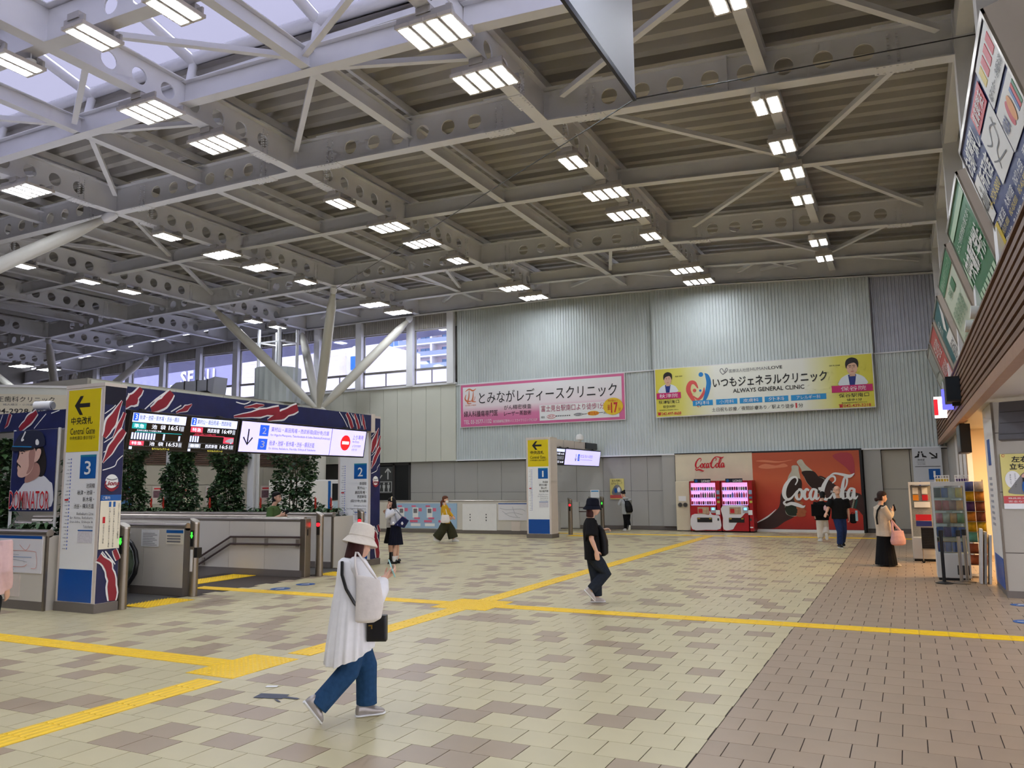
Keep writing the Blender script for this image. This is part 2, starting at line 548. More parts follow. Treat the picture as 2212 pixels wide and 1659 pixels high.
def girder(fn, s0, s1, nodes, stations, stiff, spl):
    b = MB()
    web(b, s0, s1, [h for h in hole_list(nodes) if s0 + .4 < h < s1 - .4], 0.02, DEP - .02, fn)
    flange(b, stations, fn, 0.26, 0.0, 0.02)
    flange(b, stations, fn, 0.26, DEP - .02, DEP)
    for s in stiff: flange(b, [s - .008, s + .008], fn, 0.22, 0.02, DEP - .02)
    g = b.build('perforated_girder', STEEL, ceiling)
    for s in spl: splice(fn, s, g)
    return g
YN = [-8.5, 3.4, 7.9, 10.75, 14.05, 18.65, 23.25, 27.2, 29.0]
for x in BX:
    fn = lambda s, h, o, x=x: (x - o, s, zb(x) + h)
    nodes = [-8.5, -1, 7.9, 14.05, 23.25, 29.0]
    b = MB()
    hs = []
    for a, c in ((-8.5, -1), (-1, 7.9), (7.9, 14.05), (14.05, 18.65), (18.65, 23.25), (23.25, 29.0)):
        ga = 0.5 if (a in (18.65,)) else 1.15
        gc = 0.5 if (c in (18.65,)) else 1.15
        m = a + ga
        while m < c - gc + .05:
            hs.append(m); m += 0.645
    web(b, -8.5, 29.0, hs, 0.02, DEP - .02, fn)
    flange(b, [-8.5, 29.0], fn, 0.26, 0, .02); flange(b, [-8.5, 29.0], fn, 0.26, DEP - .02, DEP)
    g = b.build('perforated_girder', STEEL, ceiling)
    if x > -31:
        for s in (13.0, 15.1, 22.2, 24.3): splice(fn, s, g)
XN = [-46, -41, -35.3, -30, -25, -18.75, -12.5, -6.1, 1.2]
for y in AY + [7.9]:
    fn = lambda s, h, o, y=y: (s, y + o, zb(s) + h)
    girder(fn, -46, 1.2, XN, XN, [(a + c) / 2 for a, c in zip(XN, XN[1:])],
           [s + d for s in (-18.75, -12.5, -6.1) for d in (-1.0, 1.0)] + [0.25] if y != 7.9 else [])
def ibeam(p, q, dep, wid, name='secondary_beam', m=None):
    p = Vector(p); q = Vector(q)
    b = MB()
    t = Vector((0, 0, dep / 2 - .008))
    b.bar(p - t, q - t, wid, .016); b.bar(p + t, q + t, wid, .016); b.bar(p, q, .012, dep - .03)
    return b.build(name, m or STEEL2, ceiling)
AYP = [10.75, 18.65, 27.2]
for y in AYP:
    for a, c in zip(XN[1:], XN[2:]):
        d = 0.46 if y == 10.75 else 0.42
        ibeam((a + .02, y, zb(a) + .22 + d / 2), (c - .02, y, zb(c) + .22 + d / 2), d, 0.24, 'cross_beam', STEEL)
allY = [3.4, 7.9, 10.75, 14.05, 18.65, 23.25, 27.2, 29.0]
MIDX = [-38.2, -32.6, -27.5, -21.9, -15.6, -9.3, -1.85]
for x in MIDX:
    z = zb(x)
    for a, c in zip(allY[1:], allY[2:]):
        ibeam((x, a + .02, z + .42), (x, c - .02, z + .42), 0.34, 0.2)
# wall girder on top of the far wall
b = MB()
fn = lambda s, h, o: (s, 29.05 + o, zb(s) + h)
ST = XN + [1.3]
flange(b, ST, fn, .03, .02, DEP - .02); flange(b, ST, fn, .3, 0, .03); flange(b, ST, fn, .3, DEP - .02, DEP)
b.build('wall_girder', STEEL, ceiling)
# folded roof deck: ribs run across, one sheet per bay
def deck(x0, x1, y0, y1):
    b = MB(); pitch = 0.52
    n = int(round((y1 - y0) / pitch)); pitch = (y1 - y0) / n
    prof = []
    for k in range(n):
        yy = y0 + k * pitch
        prof += [(yy, 0.17), (yy + .16, 0.17), (yy + .24, 0.0), (yy + pitch - .08, 0.0)]
    prof.append((y1, 0.17))
    vs = [(x, yy, zb(x) + 0.98 + h) for x in (x0, x1) for yy, h in prof]
    m = len(prof)
    b.add(vs, [(i, i + 1, m + i + 1, m + i) for i in range(m - 1)])
    vs2 = [(x, yy, zb(x) + 1.3) for x in (x0, x1) for yy in (y0, y1)]
    b.add(vs2, [(0, 1, 3, 2)])
    return b.build('roof_deck_sheet', DECK, ceiling)
DX = XN + [2.2]
for a, c in zip(DX, DX[1:]):
    deck(a, c, 10.95, 29.6)
    deck(a, c, -9, 0.2)
deck(-2.6, 2.2, 0.2, 10.95)
for x in BX + MIDX:                       # dark clips between purlin and deck
    pass
PUR = mat('dark_purlin', (70, 62, 54), 0.7)
for x in BX + MIDX:
    b = MB(); b.box(x - .04, x + .04, 10.95, 29.3, zb(x) + DEP + .1, zb(x) + .97)
    b.build('deck_support_rail', STEEL2, ceiling)
# braces
def brace(p, q, w=0.11):
    b = MB(); b.bar(p, q, w, w * .9); return b.build('brace', STEEL, ceiling)
def zz(x, y, d=0.42): return (x, y, zb(x) + d)
# right bay
for (p, q) in (((-5.6, 14.3), (-2.0, 18.4)), ((0.6, 14.3), (-1.7, 18.4)), ((-5.2, 23.0), (-2.1, 18.9)), ((0.8, 23.0), (-1.6, 18.9)),
               ((-5.6, 13.8), (-2.0, 11.0)), ((0.9, 13.8), (-1.7, 11.0)),
               ((-4.4, 23.5), (-2.0, 27.0)), ((0.6, 23.5), (-1.7, 27.0)), ((-4.2, 28.9), (-2.0, 27.4)), ((0.8, 28.9), (-1.6, 27.4)), ((-5.0, 28.9), (-4.0, 27.4)), ((-3.0, 28.9), (-4.0, 27.4)),
               # strip of the skylight edge
               ((-12.3, 13.8), (-9.4, 11.0)), ((-6.3, 11.9), (-9.2, 11.0)), ((-18.5, 13.8), (-15.7, 11.0)), ((-12.7, 11.9), (-15.5, 11.0)),
               ((-12.3, 8.2), (-9.4, 10.5)), ((-6.3, 8.8), (-9.2, 10.5)), ((-18.5, 8.2), (-15.7, 10.5)), ((-12.7, 8.8), (-15.5, 10.5)), ((-24.8, 13.8), (-22.0, 11.0)), ((-19.0, 11.9), (-21.8, 11.0)),
               # the tree column bay
               ((-24.7, 14.3), (-22.0, 18.4)), ((-19.0, 14.3), (-21.8, 18.4)), ((-24.7, 23.0), (-22.0, 18.9)), ((-19.0, 23.0), (-21.8, 18.9)),
               ((-34.9, 14.3), (-32.7, 18.4)), ((-30.3, 23.0), (-32.5, 18.9)),
               # along the far wall
               ((-10.6, 23.6), (-9.4, 27.0)), ((-8.0, 23.6), (-9.2, 27.0)), ((-11.5, 28.9), (-9.6, 27.4)), ((-7.2, 28.9), (-9.0, 27.4)),
               ((-16.8, 23.6), (-15.7, 27.0)), ((-14.3, 23.6), (-15.5, 27.0)), ((-17.4, 28.9), (-15.8, 27.4)), ((-13.6, 28.9), (-15.4, 27.4)),
               ((-24.0, 28.9), (-22.1, 27.4)), ((-19.6, 28.9), (-21.7, 27.4)), ((-29.3, 28.9), (-27.6, 27.4)), ((-33.8, 28.9), (-32.7, 27.4))):
    brace(zz(*p), zz(*q))
# skylight: tube frame, rafters, panes
SKP = glass('skylight_sheet', (176, 176, 184), 0.45, translucent=True)
def zs(y): return 10.35 + (10.95 - y) * 0.26 if y > 5.4 else 10.35 + (10.95 - 5.4) * .26 - (5.4 - y) * .26
MB().tube([(-46, 10.95, 10.28), (-25, 10.95, 10.42), (-12.5, 10.95, 10.42), (-2.6, 10.95, 10.2)], 0.13, 12).build('skylight_tube', STEEL, ceiling, smooth=True)
sx = [-40.9, -35.2, -32.6, -29.9, -27.5, -25, -21.9, -18.75, -15.6, -12.5, -9.3, -6.1, -2.6]
for x in sx:
    MB().tube([(x, 10.95, 10.35), (x, 5.4, zs(5.4) - .05), (x, 0.2, zs(.2) - .05)], 0.10, 10).build('skylight_rafter', STEEL, ceiling, smooth=True)
    MB().tube([(x, 10.85, zb(x) + .66), (x, 10.95, 10.35)], 0.085, 10).build('skylight_post', STEEL, ceiling, smooth=True)
for a, c in zip(sx, sx[1:]):
    for y0, y1 in ((10.95, 8.2), (8.2, 5.4), (5.4, 2.8), (2.8, 0.2)):
        MB().add([(a + .06, y0, zs(y0) + .1), (c - .06, y0, zs(y0) + .1), (c - .06, y1 + .03, zs(y1 + .03) + .1), (a + .06, y1 + .03, zs(y1 + .03) + .1),
                  (a + .06, y0, zs(y0) + .13), (c - .06, y0, zs(y0) + .13), (c - .06, y1 + .03, zs(y1 + .03) + .13), (a + .06, y1 + .03, zs(y1 + .03) + .13)],
                 [(0, 3, 2, 1), (4, 5, 6, 7), (0, 1, 5, 4), (1, 2, 6, 5), (2, 3, 7, 6), (3, 0, 4, 7)]).build('skylight_pane', SKP, ceiling)
b = MB()                                    # dark upstand and gutter between roof edge and skylight
for a, c in zip(DX[1:-2], DX[2:-1]):
    b.add([(a, 11.15, zb(a) + .9), (c, 11.15, zb(c) + .9), (c, 11.15, 10.6), (a, 11.15, 10.6)], [(0, 1, 2, 3)])
b.build('skylight_upstand', mat('grey_upstand', (120, 114, 106), 0.6, vary=.1), ceiling)
b = MB(); b.bar((-41, 11.02, 9.98), (-2.6, 11.02, 9.98), .1, .12); b.build('skylight_gutter', STEEL2, ceiling)

# ------------------------------------------------------------------ ceiling lights
ORD = ['nearest', 'second', 'third', 'fourth', 'fifth', 'sixth', 'seventh', 'eighth', 'ninth', 'tenth', 'eleventh', 'twelfth', 'thirteenth']
HOUS = mat('lamp_housing', (214, 206, 196), 0.45)
BRK = mat('lamp_bracket', (196, 192, 188), 0.5)
LP = {}
def light_proto(n):
    root = thing('ceiling_light', 'x', 'ceiling light', group='ceiling lights')
    w = 0.255
    b = MB().box(-n * w / 2 + .02, n * w / 2 - .02, -.34, -.30, .06, .17)
    b.box(-n * w / 2 + .02, n * w / 2 - .02, .30, .34, .06, .17)
    b.box(-.13, .13, -.36, -.26, .13, .24); b.box(-.13, .13, .26, .36, .13, .24); b.box(-.02, .02, -.3, .3, .1, .14)
    b.build('bracket', BRK, root)
    for k in range(n):
        x = (k - (n - 1) / 2) * w
        h = MB()
        out = crv([(-.11, -.36), (.11, -.36), (.115, -.30), (.115, .30), (.11, .36), (-.11, .36), (-.115, .30), (-.115, -.30)], 2)
        h.extr(out, 0.0, 0.06)
        p = h.build('lamp_panel', HOUS, root); p.location = (x, 0, 0)
        MB().add([(-.084, -.31, -.004), (-.084, .31, -.004), (.084, .31, -.004), (.084, -.31, -.004)], [(0, 1, 2, 3)]).build('led_face', LEDM, p)
    return root
def lights(rowname, x, items, zfix=None, cross=False):
    for i, (y, n) in enumerate(items):
        if n not in LP: LP[n] = light_proto(n); o = LP[n]
        else: o = copy_tree(LP[n])
        o.location = (x, y, (zb(x) if zfix is None else zfix) - 0.25)
        o['label'] = '%s ceiling light, %s along %s' % ({4: 'four-panel', 2: 'two-panel'}[n], ORD[i] if i else 'first', rowname)
        o['category'] = 'ceiling light'; o['group'] = 'ceiling lights'
        if cross: pass
std = [(9.9, 4), (11.55, 4), (15.6, 2), (17.75, 4), (19.45, 4), (21.55, 2), (25.7, 4), (27.4, 4)]
lights('the perforated girder nearest the shops', -6.1, std)
lights('the second perforated girder from the shops', -12.5, [(y + .1, n) for y, n in std])
lights('the third perforated girder from the shops', -18.6, [(11.5, 4), (15.6, 2), (17.65, 4), (19.3, 4), (21.5, 2), (25.6, 4), (27.25, 4)])
lights('the fourth perforated girder from the shops', -24.9, [(15.4, 2), (17.7, 2), (19.35, 2), (25.5, 2), (27.0, 2)])
lights('the far left girder above the kiosk', -38.2, [(23.9, 4), (25.3, 4)], 7.95)
lights('the plain beam by the shop wall', -1.85, [(10.85, 2), (14.5, 2), (16.5, 2), (18.1, 2), (20.0, 2), (23.95, 2), (25.8, 2)], zb(-1.85) + .12)
for i, (x, nm) in enumerate(((-13.05, 'leftmost'), (-11.1, 'middle'), (-9.3, 'rightmost'))):
    o = copy_tree(LP[2]); o.location = (x, 7.75, zb(x) - .25)
    tag(o, '%s two-panel light on the girder crossing below the skylight' % nm, 'ceiling light', 'ceiling lights')
for i, (x, y) in enumerate(((-6.1, 1.5), (-1.85, 2.5), (-1.85, 6.8), (-12.5, 1.5), (-6.1, -4.0), (-1.85, -3.0), (-6.1, 4.5), (-12.5, 4.5), (-12.5, -3.0), (-18.6, 3.0), (-18.6, -2.0), (-6.1, -6.5), (-1.85, -6.5))):  # unseen fixtures continuing the rows, added to brighten near floor and camera-facing sides
    o = copy_tree(LP[4]); o.location = (x, y, zb(x) - .25)
    tag(o, '%s added four-panel ceiling light out of view above or behind the camera' % ORD[i], 'ceiling light', 'ceiling lights')

for x, y, lb in ((-1.97, 13.95, 'small white fire detector under the girder above the shop-side lights'), (-1.97, 23.15, 'small white fire detector under the farther girder beside the shop-side lights'), (-12.1, 23.15, 'small white fire detector under the far girder, middle of the hall'), (-12.9, 7.9, 'small white fire detector under the girder at the top left')):
    s = thing('fire_detector', lb, 'detector', (x, y, zb(x)))
    MB().tube([(0, 0, 0), (0, 0, -.12)], .012, 6).build('stem', STEEL, s); MB().lathe([(.05, -.24), (.085, -.21), (.085, -.13), (.04, -.11)], n=14).build('housing', WHITE, s, smooth=True)

# ------------------------------------------------------------------ tree columns
COLM = mat('column_paint', (204, 200, 188), 0.42, vary=.03, scale=1)
def tree(loc, nodes, label):
    root = thing('tree_column', label, 'column', (loc[0], loc[1], 0))
    MB().tube([(loc[0], loc[1], 0), (loc[0], loc[1], 4.7)], 0.34, 20).build('trunk', COLM, root, w=True, smooth=True)
    MB().lathe([(.16, 4.55), (.36, 4.65), (.36, 4.85), (.2, 5.0)], (loc[0], loc[1]), 20).build('hub', COLM, root, w=True, smooth=True)
    c = Vector((loc[0], loc[1], 4.85))
    for nd in nodes:
        e = Vector(nd); d = e - c
        s = MB().tube([c + d * t for t in (.03, .10, .2, .5, .86, .93, .97)], [.09, .13, .19, .20, .17, .11, .07], 16).build('strut', COLM, root, w=True, smooth=True)
        h = MB().tube([c + d * t for t in (.955, .965, .985, 1.0)], [.10, .13, .13, .10], 12).build('pin_joint', STEEL, root, w=True, smooth=True)
    return root
tree((-21.75, 26.1), [(-18.75, 23.25, zb(-18.75)), (-25, 23.25, zb(-25)), (-25, 28.7, zb(-25) - .1), (-18.9, 28.7, zb(-18.75) - .15)], 'white four-armed tree column rising behind the navy stair gate header')
tree((-24.3, 9.3), [(-18.75, 14.05, zb(-18.75)), (-25, 14.05, zb(-25)), (-25, 7.9, zb(-25)), (-18.75, 7.9, zb(-18.75))], 'white tree column with one thick arm reaching in from the left edge')
tree((-38.2, 26.1), [(-35.3, 23.25, zb(-35.3)), (-41, 23.25, zb(-41)), (-41, 28.7, zb(-41) - .1), (-35.3, 28.7, zb(-35.3) - .1)], 'shaded tree column far left behind the kiosk roof')
# ------------------------------------------------------------------ far wall
def corr(x0, x1, z0, z1, y, pitch=0.115, dep=0.03, name='corrugated_sheet', m=None, parent=None, ztop=None):
    b = MB(); n = max(1, int(round((x1 - x0) / pitch))); p = (x1 - x0) / n
    pr = []
    for k in range(n):
        x = x0 + k * p
        pr += [(x, 0), (x + p * .3, 0), (x + p * .45, dep), (x + p * .85, dep)]
    pr.append((x1, 0))
    zt = ztop or (lambda x: z1)
    m_ = len(pr)
    vs = [(x, y - d, z0) for x, d in pr] + [(x, y - d, zt(x)) for x, d in pr]
    b.add(vs, [(i, i + 1, m_ + i + 1, m_ + i) for i in range(m_ - 1)])
    b.box(x0, x1, y + .005, y + .06, z0, min(zt(x0), zt(x1)))
    return b.build(name, m or CORR, parent)
wall = struct('wall_back')
corr(-16.95, 1.3, 2.77, 5.95, 29.2, m=CORR, parent=wall)
corr(-16.9, -8.3, 5.95, 8.9, 29.2, m=CORR, parent=wall, ztop=lambda x: zb(x) + .05)
corr(-8.3, -7.6, 5.93, 8.9, 29.0, m=CORR, parent=wall, ztop=lambda x: zb(x) + .05)
corr(-7.6, -1.5, 5.93, 8.9, 29.03, m=CORR, parent=wall, ztop=lambda x: zb(x) + .05)
corr(-1.5, -0.75, 5.93, 8.9, 29.0, m=CORR, parent=wall, ztop=lambda x: zb(x) + .05)
corr(-0.75, 1.3, 5.95, 8.9, 29.2, m=CORRD, parent=wall, ztop=lambda x: zb(x) + .05)
MB().box(-16.95, 1.3, 29.13, 29.2, 5.92, 5.96).build('sheet_trim', STEEL2, wall)
MB().box(-16.95, 1.3, 29.13, 29.26, 2.73, 2.78).build('sheet_trim', STEEL2, wall)
b = MB()
for a, c in zip(XN[1:], XN[2:]):
    b.add([(a, 28.9, zb(a) - .03), (c, 28.9, zb(c) - .03), (c, 29.1, zb(c) - .03), (a, 29.1, zb(a) - .03), (a, 28.9, zb(a) + .05), (c, 28.9, zb(c) + .05), (c, 29.1, zb(c) + .05), (a, 29.1, zb(a) + .05)],
          [(0, 3, 2, 1), (4, 5, 6, 7), (0, 1, 5, 4), (1, 2, 6, 5), (2, 3, 7, 6), (3, 0, 4, 7)])
b.build('wall_cap_rail', STEEL2, wall)
MB().box(-46, 6, 29.34, 29.5, -.3, 2.9).build('wall_backing', DARK, wall)
MB().box(-16.95, 6, 29.27, 29.4, 2.7, 9.6).build('wall_core', DARK, wall)
# grey panels of the lower wall
px = [-19.3, -18.2, -17.1, -16.0, -14.9, -13.8, -12.7, -11.6, -10.5, -9.4, -8.75, -8.15]
for a, c in zip(px, px[1:]):
    for z0, z1 in ((0.14, 1.42), (1.43, 2.73)):
        MB().box(a + .006, c - .006, 29.3, 29.36, z0, z1).build('wall_panel', PANELG, wall)
for a, c in ((-8.14, -7.66), (-1.28, -0.75)):
    MB().box(a, c, 29.16, 29.36, 0.14, 2.73).build('pilaster_panel', PANELG, wall)
for a, c in ((-0.74, 0.1), (0.11, 0.95), (0.96, 1.5)):
    for z0, z1 in ((0.14, 1.42), (1.43, 2.73)):
        MB().box(a + .006, c - .006, 29.3, 29.36, z0, z1).build('wall_panel', GREYW, wall)
MB().box(-19.3, -7.62, 29.26, 29.3, 0, .14).build('skirting', SKIRT, wall)
MB().box(-1.3, 1.4, 29.24, 29.3, 0, .14).build('skirting', SKIRT, wall)
# white upright panels on the left half of the far wall
x = -16.95
while x > -36:
    MB().box(x - .735, x - .008, 29.15, 29.3, 2.74, 5.98).build('white_panel', PANELW, wall); x -= .74
MB().box(-36, -16.9, 29.05, 29.3, 5.98, 6.06).build('panel_cap', STEEL2, wall)
# window band
WG = glass('window_glass', (236, 238, 250), 0.93)
posts = [-17.15, -19.2, -21.95, -24.35, -26.9, -29.45, -32.0, -34.6, -37.2, -39.8, -42.4, -45]
win = struct('window_1')
FRM = mat('window_frame_metal', (150, 146, 140), 0.45, .3)
for x in posts:
    MB().box(x - .16, x + .16, 29.0, 29.3, 6.02, zb(x)).build('window_post', STEEL, win)
tops = 8.5
for i, (a, c) in enumerate(zip([-16.9] + posts, posts)):
    r, l = (a - .16 if i else -16.92), c + .16
    top = min(8.5, zb((l + r) / 2) - .5)
    if r - l < .05: continue
    corr(l, r, top + .02, 9.1, 29.2, name='header_corrugated_sheet', m=mat('dark_header_sheet', (176, 172, 164), .5), parent=wall, ztop=lambda x: zb(x) + .05)
    b = MB()
    b.box(l, r, 29.2, 29.28, 6.06, 6.14); b.box(l, r, 29.2, 29.28, 6.70, 6.80); b.box(l, r, 29.2, 29.28, top - .06, top)
    b.box(l, l + .05, 29.2, 29.28, 6.06, top); b.box(r - .05, r, 29.2, 29.28, 6.06, top)
    b.box((l + r) / 2 - .02, (l + r) / 2 + .02, 29.2, 29.28, 6.14, 6.70)
    b.build('window_frame', FRM, win)
    MB().box(l + .05, r - .05, 29.235, 29.245, 6.80, top - .06).build('pane', WG, win)
    FG = glass('frosted_lower_glass', (238, 238, 250), 0.45, translucent=True)
    MB().box(l + .05, (l + r) / 2 - .02, 29.235, 29.245, 6.14, 6.70).build('pane', FG, win)
    MB().box((l + r) / 2 + .02, r - .05, 29.235, 29.245, 6.14, 6.70).build('pane', FG, win)
# lift lobby front, dark glass
lift = struct('door_1')
MB().box(-21.2, -19.3, 29.30, 29.36, 0, 2.72).build('dark_glass_front', mat('dark_glass', (44, 46, 48), .15, .2), lift)
b = MB(); b.box(-20.2, -20.1, 29.24, 29.32, 0, 2.7); b.box(-21.2, -19.3, 29.24, 29.32, 2.62, 2.72); b.box(-19.38, -19.3, 29.24, 29.32, 0, 2.7)
b.build('door_frame', DARK, lift)
sg = bpy.data.objects.new('lift_sign', None); col.objects.link(sg); sg.location = (-20.65, 29.23, 1.95); sg.rotation_euler = FACE_FRONT
tag(sg, 'lift sign of white arrows and three figures on dark glass', 'sign')
GW = mat('grey_white_symbol', (196, 198, 196), .5)
MB().box(-.44, .44, -.55, .62, -.02, .0).build('plate', mat('dark_grey_plate', (66, 68, 68), .4), sg)
for x_, a_, e_ in ((-.25, .55, .08), (.21, .06, .53)):
    q_ = 1 if e_ > a_ else -1
    stroke('arrow', [(x_, a_), (x_, e_)], .06, GW, sg, 0, 1); stroke('arrow', [(x_ - .15, e_ - .17 * q_), (x_, e_)], .055, GW, sg, .003, 1); stroke('arrow', [(x_ + .15, e_ - .17 * q_), (x_, e_)], .055, GW, sg, .006, 1)
for a in ((-.42, .42, -.06, -.03), (-.42, .42, -.5, -.47), (-.42, -.39, -.5, -.03), (.39, .42, -.5, -.03)): rect('frame_line', *a, GW, sg)
for k in (-.24, 0, .24):
    poly('figure', ell(k, -.12, .04, .045, 12), GW, sg)
    poly('figure', [(k - .07, -.18), (k + .07, -.18), (k + .06, -.32), (k + .04, -.32), (k + .03, -.46), (k - .03, -.46), (k - .04, -.32), (k - .06, -.32)], GW, sg)

# ------------------------------------------------------------------ other walls of the hall
wr = struct('wall_right')
MB().box(1.55, 1.75, -9, 29.4, 3.8, 9.6).build('upper_wall', mat('upper_wall_sheet', (178, 168, 152), .6, vary=.05, scale=1), wr)
for y in (10.75, 14.05, 18.65, 23.25, 27.2):
    MB().box(1.12, 1.55, y - .16, y + .16, 3.8, zb(1.2) + .75).build('wall_column', STEEL, wr)
MB().box(1.15, 1.4, -9, 29.0, zb(1.2) + .3, zb(1.2) + .7).build('wall_beam', STEEL, wr)
wl = struct('wall_left')
corr_l = MB().box(-46.2, -46, -9, 29.4, -.3, 9.5).build('side_sheet', mat('left_wall_sheet', (150, 148, 142), .6, vary=.05, scale=.7), wl)
wf = struct('wall_front')
MB().box(-46, 6, -9.2, -9, -.3, 9.8).build('front_sheet', MATS['left_wall_sheet'], wf)
# ------------------------------------------------------------------ big boards on the far wall
def grad(name, stops, axis='Y', lo=-1.0, hi=1.0, rough=.4, noise=0.0):
    """printed colour blend along a board axis (object coordinates)"""
    m = bpy.data.materials.new(name); m.use_nodes = True; nt = m.node_tree
    b = nt.nodes['Principled BSDF']; b.inputs['Roughness'].default_value = rough
    tc = nt.nodes.new('ShaderNodeTexCoord'); sp = nt.nodes.new('ShaderNodeSeparateXYZ'); mr = nt.nodes.new('ShaderNodeMapRange')
    mr.inputs['From Min'].default_value = lo; mr.inputs['From Max'].default_value = hi
    rp = nt.nodes.new('ShaderNodeValToRGB')
    nt.links.new(tc.outputs['Object'], sp.inputs[0]); nt.links.new(sp.outputs[axis], mr.inputs['Value'])
    last = mr.outputs['Result']
    if noise:
        nz = nt.nodes.new('ShaderNodeTexNoise'); nz.inputs['Scale'].default_value = 1.3
        nt.links.new(tc.outputs['Object'], nz.inputs['Vector'])
        ma = nt.nodes.new('ShaderNodeMath'); ma.operation = 'MULTIPLY_ADD'; ma.inputs[1].default_value = noise; 
        nt.links.new(nz.outputs['Fac'], ma.inputs[0]); nt.links.new(last, ma.inputs[2]); last = ma.outputs[0]
    nt.links.new(last, rp.inputs['Fac'])
    e = rp.color_ramp.elements
    e[0].position = stops[0][0]; e[0].color = rgb(*stops[0][1]); e[1].position = stops[-1][0]; e[1].color = rgb(*stops[-1][1])
    for p, c in stops[1:-1]:
        q = e.new(p); q.color = rgb(*c)
    nt.links.new(rp.outputs['Color'], b.inputs['Base Color'])
    return m
def board(name, label, cat, cx, y, cz, rot=FACE_FRONT, group=None):
    return thing(name, label, cat, (cx, y, cz), rot, group)
SKIN = mat('skin', (224, 180, 152), .55)
HAIRP = mat('black_hair_print', (30, 24, 24), .5)
MAG = mat('magenta_print', (206, 30, 110), .4)
SKY = mat('sky_blue_print', (36, 150, 214), .4)
PINK = mat('pink_print', (222, 110, 156), .4)

# pink clinic board
s = board('clinic_board', 'long pink and white clinic advertising board high on the corrugated wall', 'sign', -13.08, 29.1, 5.02)
W, H = 7.24, 1.82
def U(u): return (u - .5) * W
def Vv(v): return (v - .5) * H
MB().box(-W / 2, W / 2, -H / 2, H / 2, -.06, 0).build('frame', mat('pale_frame', (226, 222, 220), .4), s)
rect('pink_border', -W / 2 + .03, W / 2 - .03, -H / 2 + .03, H / 2 - .03, PINK, s)
rect('board_face', -W / 2 + .13, W / 2 - .13, -H / 2 + .06, H / 2 - .13, grad('pink_fade', [(0, (216, 100, 154)), (.28, (222, 130, 170)), (.5, (240, 226, 230)), (1, (240, 240, 240))], 'Y', -.9, .8), s, .004)
z = .009
text('とみながレディースクリニック', U(.125), U(.955), Vv(.52), Vv(.80), INK, s, z)
GOLD = mat('orange_print', (226, 130, 90), .4)
for st_ in ([(U(.035), Vv(.83)), (U(.06), Vv(.88)), (U(.085), Vv(.84)), (U(.105), Vv(.88))], [(U(.06), Vv(.86)), (U(.058), Vv(.7)), (U(.05), Vv(.56)), (U(.075), Vv(.55))],
            [(U(.088), Vv(.82)), (U(.085), Vv(.68)), (U(.08), Vv(.6)), (U(.105), Vv(.58))], [(U(.04), Vv(.76)), (U(.033), Vv(.66)), (U(.05), Vv(.6)), (U(.09), Vv(.62)), (U(.1), Vv(.7))]):
    stroke('monogram', [(a, b_, f) for (a, b_), f in zip(st_, (.4, 1, 1.1, .4, .4))], .055, GOLD, s, z)
text('富永婦人科医院', U(.035), U(.105), Vv(.49), Vv(.52), GOLD, s, z)
text('婦人科腫瘍専門医', U(.025), U(.245), Vv(.235), Vv(.37), INK, s, z)
text('がん精密検査', U(.285), U(.455), Vv(.355), Vv(.46), INK, s, z)
text('レーザー蒸散術', U(.285), U(.455), Vv(.215), Vv(.32), INK, s, z)
text('TEL 03-3577-1132', U(.025), U(.205), Vv(.075), Vv(.165), PAPER, s, z)
text('東京都練馬区貫井3-1-2 スカイクリニックビル2F', U(.215), U(.49), Vv(.07), Vv(.14), PAPER, s, z)
rect('white_box', U(.505), U(.965), Vv(.07), Vv(.41), PAPER, s, z)
text('富士見台駅南口より徒歩1分', U(.515), U(.885), Vv(.26), Vv(.40), mat('raspberry_ink', (176, 60, 100), .4), s, .014)
poly('route_pill', ell(U(.575), Vv(.15), .19, .085, 20), RED, s, .014)
poly('route_pill', ell(U(.575), Vv(.15), .175, .07, 20), PAPER, s, .016)
text('所沢', U(.558), U(.592), Vv(.12), Vv(.18), RED, s, .018)
for k in range(8): poly('route_dot', ell(U(.606 + .011 * k), Vv(.155), .025, .025, 8), INK, s, .014)
poly('route_pill', ell(U(.735), Vv(.165), .2, .06, 20), INKG, s, .014)
text('石神井公園', U(.712), U(.758), Vv(.14), Vv(.185), PAPER, s, .016)
poly('route_pill', ell(U(.82), Vv(.175), .24, .09, 20), mat('amber_print', (238, 176, 40), .4), s, .014)
text('富士見台', U(.792), U(.848), Vv(.14), Vv(.21), RED, s, .017)
stroke('route_line', [(U(.76), Vv(.165)), (U(.785), Vv(.17))], .02, INK, s, .014); stroke('route_line', [(U(.852), Vv(.18)), (U(.875), Vv(.185))], .02, INK, s, .014)
text('池袋方面', U(.878), U(.898), Vv(.15), Vv(.2), INK, s, .014); text('飯能方面', U(.515), U(.535), Vv(.12), Vv(.17), INK, s, .014)
poly('gold_disc', ell(U(.932), Vv(.30), .40, .33, 32), mat('gold_print', (236, 196, 40), .4), s, .02)
text('所沢駅より', U(.905), U(.96), Vv(.40), Vv(.44), RED, s, .024); text('最短', U(.902), U(.918), Vv(.22), Vv(.34), RED, s, .024); text('17', U(.921), U(.958), Vv(.16), Vv(.38), RED, s, .024, bold=.02)
text('分', U(.961), U(.975), Vv(.2), Vv(.27), RED, s, .024)

